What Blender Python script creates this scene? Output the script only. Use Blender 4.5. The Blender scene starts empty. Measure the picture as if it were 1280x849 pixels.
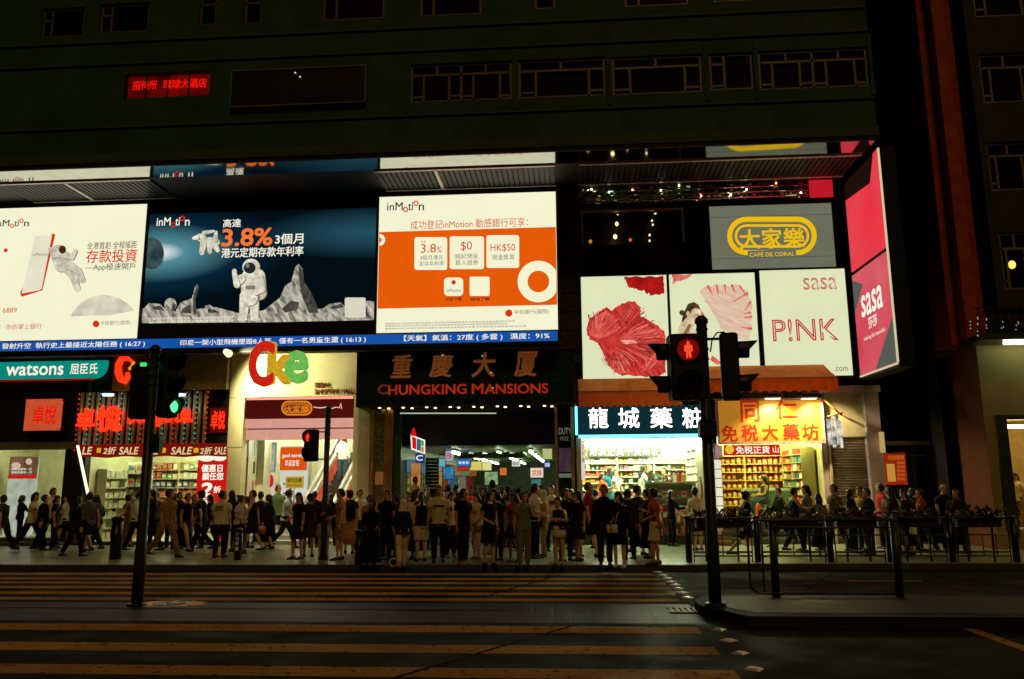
import bpy, bmesh, math, random
from mathutils import Vector, Matrix, noise
R = math.radians
random.seed(11)
S = bpy.context.scene
C = S.collection

# ------------------------------------------------------------------ camera
FPX, CX, CY = 995.0, 640.0, 424.5
EYE = Vector((0.0, 0.0, 2.0))
ROT = Matrix.Rotation(R(4.0), 3, 'Z') @ Matrix.Rotation(R(90 + 10.17), 3, 'X') @ Matrix.Rotation(R(-0.40), 3, 'Z')
cd = bpy.data.cameras.new('camera')
cam = bpy.data.objects.new('camera', cd)
C.objects.link(cam)
cam.matrix_world = Matrix.Translation(EYE) @ ROT.to_4x4()
cd.sensor_width = 36.0
cd.lens = 36.0 * FPX / 1280.0
cd.clip_end = 3000
S.camera = cam

# ------------------------------------------------------------------ night sky, faint street light, exposure
w = bpy.data.worlds.new('World')
S.world = w
w.use_nodes = True
wn = w.node_tree
bg = wn.nodes['Background']
sky = wn.nodes.new('ShaderNodeTexSky')
sky.sky_type = 'NISHITA'
sky.sun_disc = False
sky.sun_elevation = R(43)
sky.sun_rotation = R(166)
tint = wn.nodes.new('ShaderNodeMixRGB')
tint.blend_type = 'MULTIPLY'
tint.inputs[0].default_value = 1.0
tint.inputs[2].default_value = (0.62, 1.0, 0.16, 1)      # city glow on a night sky
wn.links.new(sky.outputs[0], tint.inputs[1])
wn.links.new(tint.outputs[0], bg.inputs[0])
bg.inputs[1].default_value = 0.001
sd = bpy.data.lights.new('street_glow', 'SUN')
sd.energy = 0.31
sd.angle = R(14)
sd.color = (1.0, 0.56, 0.15)
sun = bpy.data.objects.new('street_glow', sd)
C.objects.link(sun)
sun.rotation_euler = (R(47), 0, R(14))
S.view_settings.view_transform = 'Standard'
S.view_settings.look = 'None'
S.view_settings.exposure = 0.0
S.view_settings.gamma = 1.0
try:
    S.cycles.max_bounces = 6
    S.cycles.diffuse_bounces = 3
    S.cycles.sample_clamp_indirect = 3.0
    S.cycles.use_denoising = True
except Exception:
    pass

# ------------------------------------------------------------------ measuring: a point of the photograph put on a real plane
def ray(x, y):
    return ROT @ Vector(((x - CX) / FPX, (CY - y) / FPX, -1.0))
def P(x, y, Y):
    d = ray(x, y)
    return EYE + d * ((Y - EYE.y) / d.y)
def G(x, y, z):
    d = ray(x, y)
    return EYE + d * ((z - EYE.z) / d.z)
def PXX(x, y, X):
    d = ray(x, y)
    return EYE + d * ((X - EYE.x) / d.x)
def PROJ(p):
    q = ROT.transposed() @ (Vector(p) - EYE)
    return CX + FPX * q.x / -q.z, CY - FPX * q.y / -q.z
def rect(xl, xr, yt, yb, Y):
    xm, ym = (xl + xr) / 2, (yt + yb) / 2
    return P(xl, ym, Y).x, P(xr, ym, Y).x, P(xm, yb, Y).z, P(xm, yt, Y).z      # x0, x1, z0, z1

# ------------------------------------------------------------------ materials
def lin(c):
    return tuple(((v / 255) / 12.92 if v / 255 <= 0.04045 else ((v / 255 + 0.055) / 1.055) ** 2.4) for v in c[:3]) + (1.0,)
MC = {}
def mat(col, rough=0.6, metal=0.0, var=0.2, scale=3.0, bump=0.0, spec=0.5, name='paint'):
    """col: surface colour as sRGB 0-255, broken up by a little noise"""
    k = ('m', col, rough, metal, var, scale, bump, spec)
    if k in MC:
        return MC[k]
    m = bpy.data.materials.new(name)
    m.use_nodes = True
    nt = m.node_tree
    b = nt.nodes['Principled BSDF']
    b.inputs['Roughness'].default_value = rough
    b.inputs['Metallic'].default_value = metal
    b.inputs['Specular IOR Level'].default_value = spec
    c = lin(col)
    tc = nt.nodes.new('ShaderNodeTexCoord')
    nz = nt.nodes.new('ShaderNodeTexNoise')
    nz.inputs['Scale'].default_value = scale
    nz.inputs['Detail'].default_value = 5
    nt.links.new(tc.outputs['Object'], nz.inputs['Vector'])
    rp = nt.nodes.new('ShaderNodeValToRGB')
    rp.color_ramp.elements[0].position = 0.3
    rp.color_ramp.elements[1].position = 0.7
    rp.color_ramp.elements[0].color = tuple(v * (1 - var) for v in c[:3]) + (1,)
    rp.color_ramp.elements[1].color = tuple(min(1, v * (1 + var)) for v in c[:3]) + (1,)
    nt.links.new(nz.outputs['Fac'], rp.inputs['Fac'])
    nt.links.new(rp.outputs['Color'], b.inputs['Base Color'])
    if bump:
        bp = nt.nodes.new('ShaderNodeBump')
        bp.inputs['Strength'].default_value = bump
        n2 = nt.nodes.new('ShaderNodeTexNoise')
        n2.inputs['Scale'].default_value = scale * 8
        nt.links.new(tc.outputs['Object'], n2.inputs['Vector'])
        nt.links.new(n2.outputs['Fac'], bp.inputs['Height'])
        nt.links.new(bp.outputs['Normal'], b.inputs['Normal'])
    MC[k] = m
    return m
def glow(col, strength=1.0, var=0.0, scale=4.0, col2=None, wave=None, dist=6.0, rot=(0, 0, 0), name='lit'):
    """emission, also put into posters, cloth and letters that are no lamps: col sRGB at strength 1; col2 is a second colour of the picture shown"""
    k = ('e', col, strength, var, scale, col2, wave, dist, rot)
    if k in MC:
        return MC[k]
    m = bpy.data.materials.new(name)
    m.use_nodes = True
    nt = m.node_tree
    nt.nodes.clear()
    out = nt.nodes.new('ShaderNodeOutputMaterial')
    e = nt.nodes.new('ShaderNodeEmission')
    nt.links.new(e.outputs[0], out.inputs[0])
    e.inputs[1].default_value = strength
    c = lin(col)
    e.inputs[0].default_value = c
    if var or col2:
        c2 = lin(col2) if col2 else tuple(v * (1 - var) for v in c[:3]) + (1,)
        tc = nt.nodes.new('ShaderNodeTexCoord')
        mp = nt.nodes.new('ShaderNodeMapping')
        mp.inputs['Rotation'].default_value = rot
        nt.links.new(tc.outputs['Object'], mp.inputs[0])
        nz = nt.nodes.new('ShaderNodeTexNoise')
        nz.inputs['Scale'].default_value = scale
        nz.inputs['Detail'].default_value = 6
        if wave:                                   # drawn-out streaks
            nz.inputs['Distortion'].default_value = 0.6
            m3 = nt.nodes.new('ShaderNodeMapping')
            m3.inputs['Scale'].default_value = (wave, 1, 1)
            nt.links.new(mp.outputs[0], m3.inputs[0])
            nt.links.new(m3.outputs[0], nz.inputs['Vector'])
        else:
            nt.links.new(mp.outputs[0], nz.inputs['Vector'])
        rp = nt.nodes.new('ShaderNodeValToRGB')
        rp.color_ramp.elements[0].position = 0.3
        rp.color_ramp.elements[1].position = 0.7
        rp.color_ramp.elements[0].color = c2
        rp.color_ramp.elements[1].color = c
        nt.links.new(nz.outputs['Fac'], rp.inputs['Fac'])
        nt.links.new(rp.outputs['Color'], e.inputs[0])
    MC[k] = m
    return m
def board(col, emit, rough=.5, name='lit_board'):
    '''a printed board lit from outside by its lamps, with a little glow put into its colour'''
    k = ('b', col, emit)
    if k in MC: return MC[k]
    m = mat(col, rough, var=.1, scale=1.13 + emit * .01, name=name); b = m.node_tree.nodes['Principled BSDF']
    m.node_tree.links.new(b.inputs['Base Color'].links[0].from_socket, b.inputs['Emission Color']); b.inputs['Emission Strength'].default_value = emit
    MC[k] = m
    return m
def tiles(col, col2, sx, sy, rough=0.5, gap=0.02, bump=0.3, name='tiles', offset=0.5, vertical=False, metal=0.0):
    m = bpy.data.materials.new(name)
    m.use_nodes = True
    nt = m.node_tree
    b = nt.nodes['Principled BSDF']
    b.inputs['Roughness'].default_value = rough
    b.inputs['Metallic'].default_value = metal
    b.inputs['Specular IOR Level'].default_value = .15
    tc = nt.nodes.new('ShaderNodeTexCoord')
    mp = nt.nodes.new('ShaderNodeMapping')
    if vertical:
        mp.inputs['Rotation'].default_value = (R(-90), 0, 0)
    nt.links.new(tc.outputs['Object'], mp.inputs[0])
    br = nt.nodes.new('ShaderNodeTexBrick')
    br.offset = offset
    br.inputs['Scale'].default_value = 1.0
    br.inputs['Brick Width'].default_value = sx
    br.inputs['Row Height'].default_value = sy
    br.inputs['Mortar Size'].default_value = gap
    br.inputs['Color1'].default_value = lin(col)
    br.inputs['Color2'].default_value = lin(col2)
    br.inputs['Mortar'].default_value = tuple(v * 0.35 for v in lin(col2)[:3]) + (1,)
    nt.links.new(mp.outputs[0], br.inputs['Vector'])
    nz = nt.nodes.new('ShaderNodeTexNoise')
    nz.inputs['Scale'].default_value = 1.3
    nz.inputs['Detail'].default_value = 7
    nt.links.new(tc.outputs['Object'], nz.inputs['Vector'])
    mx = nt.nodes.new('ShaderNodeMixRGB')
    mx.blend_type = 'MULTIPLY'
    mx.inputs[0].default_value = 0.7
    nt.links.new(br.outputs['Color'], mx.inputs[1])
    nt.links.new(nz.outputs['Fac'], mx.inputs[2])
    nt.links.new(mx.outputs[0], b.inputs['Base Color'])
    bp = nt.nodes.new('ShaderNodeBump')
    bp.inputs['Strength'].default_value = bump
    bp.inputs['Distance'].default_value = 0.02
    bp.invert = True
    nt.links.new(br.outputs['Fac'], bp.inputs['Height'])
    nt.links.new(bp.outputs['Normal'], b.inputs['Normal'])
    return m

# ------------------------------------------------------------------ mesh builder
ORG = {}
class MB:
    def __init__(s):
        s.v, s.f, s.m, s.sm = [], [], [], []
    def add(s, vs, fs, m=0, smooth=False):
        o = len(s.v)
        s.v += [Vector(p) for p in vs]
        for f in fs:
            s.f.append(tuple(i + o for i in f)); s.m.append(m); s.sm.append(smooth)
        return s
    def box(s, x0, x1, y0, y1, z0, z1, m=0):
        vs = [(x0, y0, z0), (x1, y0, z0), (x1, y1, z0), (x0, y1, z0), (x0, y0, z1), (x1, y0, z1), (x1, y1, z1), (x0, y1, z1)]
        return s.add(vs, [(0, 3, 2, 1), (4, 5, 6, 7), (0, 1, 5, 4), (1, 2, 6, 5), (2, 3, 7, 6), (3, 0, 4, 7)], m)
    def cbox(s, x0, x1, y0, y1, z0, z1, c=0.02, m=0):
        """box with its edges taken off"""
        c = min(c, (x1 - x0) / 3, (y1 - y0) / 3, (z1 - z0) / 3)
        rings = []
        for z, i in ((z0, c), (z0 + c, 0), (z1 - c, 0), (z1, c)):
            xa, xb, ya, yb = x0 + i, x1 - i, y0 + i, y1 - i
            k = c
            rings.append([(xa + k, ya, z), (xb - k, ya, z), (xb, ya + k, z), (xb, yb - k, z), (xb - k, yb, z), (xa + k, yb, z), (xa, yb - k, z), (xa, ya + k, z)])
        return s.loft(rings, m, smooth=False)
    def quad(s, a, b, c, d, m=0):
        return s.add([a, b, c, d], [(0, 1, 2, 3)], m)
    def loft(s, rings, m=0, smooth=True, caps=True):
        n = len(rings[0]); vs = [p for r in rings for p in r]; fs = []
        for i in range(len(rings) - 1):
            for j in range(n):
                fs.append((i * n + j, i * n + (j + 1) % n, (i + 1) * n + (j + 1) % n, (i + 1) * n + j))
        if caps:
            fs.append(tuple(range(n - 1, -1, -1))); fs.append(tuple((len(rings) - 1) * n + j for j in range(n)))
        return s.add(vs, fs, m, smooth)
    def tube(s, pts, rad, n=8, m=0, smooth=True):
        """pts: points; rad: one radius or one per point"""
        pts = [Vector(p) for p in pts]
        rad = [rad] * len(pts) if not hasattr(rad, '__len__') else rad
        rings = []
        up = None
        for i, p in enumerate(pts):
            d = (pts[min(i + 1, len(pts) - 1)] - pts[max(i - 1, 0)]).normalized()
            if up is None:
                up = Vector((0, 0, 1)) if abs(d.z) < 0.9 else Vector((0, 1, 0))
            a = d.cross(up).normalized(); b = a.cross(d).normalized()
            up = b
            rings.append([p + (a * math.cos(2 * math.pi * k / n) + b * math.sin(2 * math.pi * k / n)) * rad[i] for k in range(n)])
        return s.loft(rings, m, smooth)
    def ell(s, c, r, n=12, h=8, m=0, f=None):
        """ellipsoid; f moves each unit-sphere point before scaling"""
        c = Vector(c); rings = []
        for i in range(h + 1):
            t = math.pi * i / h
            t = min(max(t, 0.02), math.pi - 0.02)
            rr = []
            for j in range(n):
                a = 2 * math.pi * j / n
                u = Vector((math.sin(t) * math.cos(a), math.sin(t) * math.sin(a), -math.cos(t)))
                if f: u = f(u)
                rr.append(c + Vector((u.x * r[0], u.y * r[1], u.z * r[2])))
            rings.append(rr)
        return s.loft(rings, m, True)
    def rings_z(s, prof, n=16, m=0, smooth=True, pw=1.0):
        """prof: (z, half width, half depth, y shift[, x shift])"""
        rr = []
        for q in prof:
            z, a, b, y = q[:4]; xs = q[4] if len(q) > 4 else 0
            r = []
            for k in range(n):
                t = 2 * math.pi * k / n
                cx, sx = math.cos(t), math.sin(t)
                if pw != 1.0:
                    cx = math.copysign(abs(cx) ** pw, cx); sx = math.copysign(abs(sx) ** pw, sx)
                r.append((xs + a * cx, y + b * sx, z))
            rr.append(r)
        return s.loft(rr, m, smooth)
    def prism(s, pts, th, m=0):
        """flat outline pts (3D), given thickness vector th"""
        n = len(pts); th = Vector(th)
        vs = [Vector(p) for p in pts] + [Vector(p) + th for p in pts]
        fs = [tuple(range(n)), tuple(range(2 * n - 1, n - 1, -1))] + [(i, n + i, n + (i + 1) % n, (i + 1) % n) for i in range(n)]
        return s.add(vs, fs, m)
    def disc(s, c, r, nrm, th, n=20, m=0):
        c = Vector(c); nrm = Vector(nrm).normalized()
        return s.tube([c, c + nrm * th], r, n, m, smooth=False)
    def xform(s, M, start=0):
        for i in range(start, len(s.v)): s.v[i] = M @ s.v[i]
        return s
    def mesh(s, name, mats):
        me = bpy.data.meshes.new(name)
        me.from_pydata([tuple(p) for p in s.v], [], s.f)
        for m_ in (mats if isinstance(mats, (list, tuple)) else [mats]): me.materials.append(m_)
        me.polygons.foreach_set('material_index', s.m)
        me.polygons.foreach_set('use_smooth', s.sm)
        me.update()
        return me
    def build(s, name, mats, parent=None, org=None):
        if parent is not None:
            o = ORG.get(parent.name, Vector((0, 0, 0)))
        elif org is not None:
            o = Vector(org)
        else:
            xs = [p.x for p in s.v]; ys = [p.y for p in s.v]
            o = Vector(((min(xs) + max(xs)) / 2, (min(ys) + max(ys)) / 2, min(p.z for p in s.v)))
        for i in range(len(s.v)): s.v[i] = s.v[i] - o
        me = s.mesh(name, mats)
        ob = bpy.data.objects.new(name, me)
        C.objects.link(ob)
        if parent is not None:
            ob.parent = parent; ORG[ob.name] = o
        else:
            ob.location = o; ORG[ob.name] = o
        return ob
def tag(o, label, cat, group=None):
    o['label'] = label; o['category'] = cat
    if group: o['group'] = group
    return o
def thing(name, label, cat, loc=(0, 0, 0), group=None):
    o = bpy.data.objects.new(name, None)
    o.empty_display_size = 0.2
    C.objects.link(o); o.location = loc
    ORG[o.name] = Vector(loc)
    return tag(o, label, cat, group)
def struct(o):
    o['kind'] = 'structure'
    return o
def kids(o): return [c for c in bpy.data.objects if c.parent == o]
def copy_tree(o, par=None):
    c = o.copy(); C.objects.link(c)
    if par is not None: c.parent = par
    ORG[c.name] = ORG.get(o.name, Vector((0, 0, 0)))
    for ch in list(o.children): copy_tree(ch, c)
    return c

# ------------------------------------------------------------------ lettering
TC = {}
def glyphs(body, bold=0.0, extrude=0.0, shear=0.0, space=1.0, res=3):
    k = (body, bold, extrude, shear, space, res)
    if k in TC: return TC[k]
    cu = bpy.data.curves.new('letters', 'FONT')
    cu.body = body; cu.offset = bold; cu.extrude = extrude; cu.shear = shear; cu.space_character = space; cu.resolution_u = res
    ob = bpy.data.objects.new('letters', cu)
    tmp = bpy.data.collections.new('tmp')
    sc2 = LETTER_SCENE
    sc2.collection.objects.link(ob)
    vl = sc2.view_layers[0]
    vl.update()
    dg = vl.depsgraph
    dg.update()
    me = bpy.data.meshes.new_from_object(ob.evaluated_get(dg))
    vs = [v.co.copy() for v in me.vertices]; fs = [tuple(p.vertices) for p in me.polygons]
    bpy.data.objects.remove(ob); bpy.data.curves.remove(cu); bpy.data.meshes.remove(me); bpy.data.collections.remove(tmp)
    TC[k] = (vs, fs)
    return TC[k]
LETTER_SCENE = bpy.data.scenes.new('letters_scene')
def lettering(body, o, u, v, n, wd, ht, mats, parent, name='lettering', bold=0.0, extrude=0.0, shear=0.0, space=1.0, up_off=0.0, inline=None):
    """letters fitted to a wd x ht rectangle whose lower left corner is o; u right, v up, n towards the reader"""
    vs, fs = glyphs(body, 0.0, extrude, shear, space)
    xs = [p.x for p in vs]; ys = [p.y for p in vs]
    x0, x1, y0, y1 = min(xs), max(xs), min(ys), max(ys)
    kx, ky = wd / (x1 - x0), ht / (y1 - y0)
    kz = min(kx, ky)
    b = MB(); d = bold * 0.62
    dirs = [(0, 0)]
    if bold > 0.032: dirs += [(d * math.cos(R(45 * q)), d * math.sin(R(45 * q))) for q in range(8)]
    elif bold > 0.008: dirs += [(-d, -d), (d, -d), (d, d), (-d, d)]
    for q, (dx, dy) in enumerate(dirs):
        b.add([Vector(o) + Vector(u) * ((p.x + dx - x0) * kx) + Vector(v) * ((p.y + dy - y0) * ky) + Vector(n) * (p.z * kz + up_off - q * 0.0006) for p in vs], fs)
    if inline:
        iv, jf = glyphs(body, -0.036, extrude, shear, space); c = MB()
        c.add([Vector(o) + Vector(u) * ((p.x - x0) * kx) + Vector(v) * ((p.y - y0) * ky) + Vector(n) * 0.006 for p in iv], jf); c.build('inline_lettering', inline, parent)
    return b.build(name, mats, parent)
def text_px(body, xl, xr, yt, yb, Y, mats, parent, **kw):
    x0, x1, z0, z1 = rect(xl, xr, yt, yb, Y)
    return lettering(body, (x0, Y, z0), (1, 0, 0), (0, 0, 1), (0, -1, 0), x1 - x0, z1 - z0, mats, parent, **kw)
def poly_px(b, pts, Y, m=0, th=0.004):
    return b.prism([P(x, y, Y) for x, y in pts], (0, th, 0), m)
def circ_px(b, x, y, r, Y, m=0, ry=None, n=24, th=0.004, a0=0, a1=360):
    ry = ry or r
    return poly_px(b, [(x + r * math.cos(R(a0 + (a1 - a0) * k / n)), y + ry * math.sin(R(a0 + (a1 - a0) * k / n))) for k in range(n if a1 - a0 == 360 else n + 1)], Y, m, th)
def rrect_px(b, xl, xr, yt, yb, r, Y, m=0, th=0.004):
    pts = []
    for cx, cy, a in ((xr - r, yt + r, -90), (xr - r, yb - r, 0), (xl + r, yb - r, 90), (xl + r, yt + r, 180)):
        for k in range(6):
            t = R(a + 18 * k); pts.append((cx + r * math.cos(t), cy + r * math.sin(t)))
    return poly_px(b, pts, Y, m, th)
def ring_pts(b, outer, inner, th, m=0):
    """flat closed band between two outlines of equal count"""
    n = len(outer); th = Vector(th)
    vs = [Vector(p) for p in outer] + [Vector(p) for p in inner] + [Vector(p) + th for p in outer] + [Vector(p) + th for p in inner]
    fs = []
    for i in range(n):
        j = (i + 1) % n
        fs += [(i, j, n + j, n + i), (2 * n + j, 2 * n + i, 3 * n + i, 3 * n + j), (j, i, 2 * n + i, 2 * n + j), (n + i, n + j, 3 * n + j, 3 * n + i)]
    return b.add(vs, fs, m)
def rr_pts(xl, xr, yt, yb, r):
    pts = []
    for cx, cy, a in ((xr - r, yt + r, -90), (xr - r, yb - r, 0), (xl + r, yb - r, 90), (xl + r, yt + r, 180)):
        for k in range(7):
            t = R(a + 15 * k); pts.append((cx + r * math.cos(t), cy + r * math.sin(t)))
    return pts
# ------------------------------------------------------------------ main planes of the place
YS = 24.0                       # front of the big screens
YF = 25.2                       # shop fronts
PZ = 0.13                       # pavement level
ZS = P(585, 238, YS).z + 0.12   # underside of the overhanging storeys
YU = G(585, 189, ZS).y          # front of the overhanging storeys
YK = G(640, 713, 0.0).y         # far kerb
XR_END = P(1098, 180, YU).x     # right end of the big block
XL_END = -40.0

def patchy(c1, c2, c3, rough, name, fine=60.0, chip=None):
    '''broad patches of c1 and c2, fine grain, and chips of c3 where the surface has worn off'''
    m = bpy.data.materials.new(name); m.use_nodes = True; nt = m.node_tree; b = nt.nodes['Principled BSDF']
    tc = nt.nodes.new('ShaderNodeTexCoord')
    def nz(s, d): 
        n = nt.nodes.new('ShaderNodeTexNoise'); n.inputs['Scale'].default_value = s; n.inputs['Detail'].default_value = d; nt.links.new(tc.outputs['Object'], n.inputs['Vector']); return n
    def ramp(n, p0, p1, a, c):
        r = nt.nodes.new('ShaderNodeValToRGB'); r.color_ramp.elements[0].position = p0; r.color_ramp.elements[1].position = p1; r.color_ramp.elements[0].color = a; r.color_ramp.elements[1].color = c; nt.links.new(n.outputs['Fac'], r.inputs[0]); return r
    r1 = ramp(nz(0.55, 6), .38, .62, lin(c1), lin(c2)); r2 = ramp(nz(fine, 3), .3, .7, (.45, .45, .45, 1), (1, 1, 1, 1))
    mx = nt.nodes.new('ShaderNodeMixRGB'); mx.blend_type = 'MULTIPLY'; mx.inputs[0].default_value = 1; nt.links.new(r1.outputs[0], mx.inputs[1]); nt.links.new(r2.outputs[0], mx.inputs[2])
    last = mx
    if chip:
        r3 = ramp(nz(9, 9), chip, chip + .05, (0, 0, 0, 1), (1, 1, 1, 1)); m2 = nt.nodes.new('ShaderNodeMixRGB'); nt.links.new(r3.outputs[0], m2.inputs[0]); nt.links.new(mx.outputs[0], m2.inputs[1]); m2.inputs[2].default_value = lin(c3); last = m2
    nt.links.new(last.outputs[0], b.inputs['Base Color'])
    rr = ramp(nz(1.4, 5), .35, .65, (rough * .8,) * 3 + (1,), (min(1, rough * 1.2),) * 3 + (1,)); nt.links.new(rr.outputs[0], b.inputs['Roughness']); b.inputs['Specular IOR Level'].default_value = .06
    bp = nt.nodes.new('ShaderNodeBump'); bp.inputs['Strength'].default_value = .4; bp.inputs['Distance'].default_value = .01; nt.links.new(r2.outputs[0], bp.inputs['Height']); nt.links.new(bp.outputs[0], b.inputs['Normal'])
    return m
M_asph = patchy((38, 42, 28), (26, 30, 20), None, .85, 'asphalt')
M_paint = patchy((216, 158, 44), (186, 128, 30), (34, 34, 26), .85, 'road_paint', 40.0, .60)
M_pave = tiles((178, 190, 156), (156, 168, 134), 0.4, 0.4, rough=0.3, gap=0.012, bump=0.25, name='paving', offset=0.0)
M_kerb = mat((66, 66, 58), 0.6, var=0.3, scale=1.5, bump=0.2, name='kerb_stone')
M_black = mat((16, 17, 15), 0.35, var=0.3, name='black_paint')
M_dark = mat((26, 28, 24), 0.55, var=0.3, name='dark_paint')
M_soot = mat((12, 13, 11), 0.8, var=0.3, name='soot')
M_steel = mat((120, 124, 118), 0.3, metal=0.9, var=0.2, name='steel')
M_green_wall = mat((38, 78, 38), 0.8, var=0.3, scale=0.7, bump=0.15, name='painted_render')
M_frame = mat((104, 96, 70), 0.45, var=0.2, name='window_frame')
M_glass = mat((8, 10, 9), 0.5, var=0.2, spec=0.05, name='dark_glass')
M_mirror = mat((200, 200, 195), 0.06, metal=1.0, var=0.08, name='mirror_metal')
M_slat = mat((34, 30, 24), 0.5, var=0.25, name='slats')
M_trim = mat((225, 205, 195), 0.35, metal=0.3, var=0.15, name='pale_trim')
M_beige = mat((222, 212, 160), 0.6, var=0.12, scale=1.2, name='beige_panel')
M_white = mat((226, 228, 196), 0.5, var=0.08, name='white_panel')
M_cream = mat((222, 218, 172), 0.6, var=0.1, name='cream_wall')

# ------------------------------------------------------------------ ground
b = MB(); b.quad((-400, -60, 0), (400, -60, 0), (400, 600, 0), (-400, 600, 0))
struct(b.build('road', M_asph, org=(0, 0, 0)))
b = MB()
kx = G(860, 712, 0).x
# far pavement: slab with kerb; its front steps forward a little where the railing stands
slab = [(-60, YK), (kx, YK), (kx + 1.0, YK + 0.25), (60, YK + 0.25), (60, 60), (-60, 60)]
b.prism([(x, y, PZ) for x, y in slab], (0, 0, -PZ - 0.05))
o = struct(b.build('pavement', M_pave, org=(0, 0, 0)))
b = MB()
k2 = [(-60, YK - 0.15), (kx, YK - 0.15), (kx + 1.0, YK + 0.10), (60, YK + 0.10), (60, YK + 0.25), (kx + 1.0, YK + 0.25), (kx, YK), (-60, YK)]
b.prism([(x, y, PZ + 0.004) for x, y in k2], (0, 0, -PZ - 0.05))
struct(b.build('kerb', M_kerb, org=(0, 0, 0)))

# crossing stripes: far carriageway, then the near one
def stripe(yt, yb, xr_t, xm, side):
    y1, y0 = G(xm, yt, 0).y, G(xm, yb, 0).y
    x1 = G(xr_t, (yt + yb) / 2, 0).x
    b = MB()
    N = 40; x0 = -22.0
    top, bot = [], []
    for i in range(N + 1):                      # worn edges
        x = x0 + (x1 - x0) * i / N
        j = noise.noise(Vector((x * 1.7, y0 * 3, 0))) * 0.015
        k = noise.noise(Vector((x * 1.9, y1 * 3 + 9, 0))) * 0.015
        top.append((x, y1 + k, 0.004)); bot.append((x, y0 + j, 0.004))
    b.add(bot + top, [(i, i + 1, N + 2 + i, N + 1 + i) for i in range(N)])
    struct(b.build('crossing_stripe', M_paint, org=(0, 0, 0.0)))
for yt, yb, xr in ((717, 719.5, 818), (723, 725.5, 825), (728.3, 730.8, 832), (734.2, 737, 838), (741.5, 744.5, 844), (748.8, 752, 848)):
    stripe(yt, yb, xr, 700, 1)
for yt, yb, xr in ((783.5, 792, 874), (808, 818.5, 896), (837, 849.5, 922)):
    stripe(yt, yb, xr, 760, 0)
stripe(872, 888, 950, 760, 0)
# median strip with ribbed paving, and the raised refuge at the right
M_tact = tiles((50, 52, 42), (40, 42, 34), 0.3, 0.3, rough=0.6, gap=0.03, bump=0.5, name='ribbed_paving', offset=0.0)
ym1, ym0 = G(640, 755, 0).y, G(640, 779, 0).y
b = MB(); b.quad((-22, ym0, 0.004), (G(872, 767, 0).x, ym0, 0.004), (G(872, 767, 0).x, ym1, 0.004), (-22, ym1, 0.004))
struct(b.build('median', M_tact, org=(0, 0, 0)))
IX = G(868, 762, 0).x
b = MB()
pts = [(IX, (ym0 + ym1) / 2 - 0.15), (IX + 0.5, ym0 - 0.25), (60, ym0 - 0.25), (60, ym1 + 0.1), (IX + 0.3, ym1 + 0.1), (IX, (ym0 + ym1) / 2 + 0.35)]
b.prism([(x, y, PZ + 0.02) for x, y in pts], (0, 0, -0.25))
struct(b.build('refuge_island', mat((40, 42, 34), .8, var=.4, scale=2.0, bump=.2, spec=.1), org=(0, 0, 0)))
cxm, cym = (IX + 60) / 2, (ym0 + ym1) / 2
M_isl = tiles((40, 42, 32), (30, 32, 25), 0.2, 0.1, rough=0.6, gap=0.012, bump=0.4, name='refuge_bricks')
b = MB(); b.prism([(cxm + (x - cxm) * 0.994, cym + (y - cym) * 0.75, PZ + 0.024) for x, y in pts], (0, 0, -0.1))
struct(b.build('refuge_paving', M_isl, org=(0, 0, 0)))
# tarmac joints and the lane line at the right
b = MB()
for (xa, ya), (xb, yb), wd in (((490, 849), (722, 781), 0.03), ((600, 748), (700, 719), 0.03), ((990, 750), (1040, 718), 0.02), ((1102, 741), (1190, 718), 0.03), ((0, 760), (640, 764), 0.03)):
    p, q = G(xa, ya, 0), G(xb, yb, 0)
    d = (q - p).normalized(); s_ = Vector((-d.y, d.x, 0)) * wd
    up = Vector((0, 0, 0.008))
    b.quad(p - s_ + up, q - s_ + up, q + s_ + up, p + s_ + up)
struct(b.build('tar_joint', mat((14, 14, 11), 0.9, spec=.03, name='tar'), org=(0, 0, 0)))
b = MB()
p, q = G(1196, 781, 0), G(1300, 818, 0)
d = (q - p).normalized(); s_ = Vector((-d.y, d.x, 0)) * 0.09; up = Vector((0, 0, 0.004))
b.quad(p - s_ + up, q - s_ + up, q + s_ + up, p + s_ + up)
p, q = G(1060, 726.5, 0), G(1152, 726.5, 0); s_ = Vector((0, 0.05, 0))
b.quad(p - s_ + up, q - s_ + up, q + s_ + up, p + s_ + up)
struct(b.build('lane_line', M_paint, org=(0, 0, 0)))
# kerbside gutter grating by the refuge
b = MB()
g0, g1 = G(838, 764, 0), G(870, 764, 0)
for i in range(7): b.box(g0.x + i * 0.09, g0.x + i * 0.09 + 0.045, g0.y - 0.2, g0.y + 0.2, 0.006, 0.02)
b.box(g0.x - 0.04, g0.x + 0.64, g0.y - 0.24, g0.y - 0.2, 0.006, 0.022); b.box(g0.x - 0.04, g0.x + 0.64, g0.y + 0.2, g0.y + 0.24, 0.006, 0.022)
tag(b.build('drain_grate', mat((70, 70, 60), .6, metal=.3)), 'steel drain grate beside the tip of the raised refuge', 'drain grate')
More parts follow.
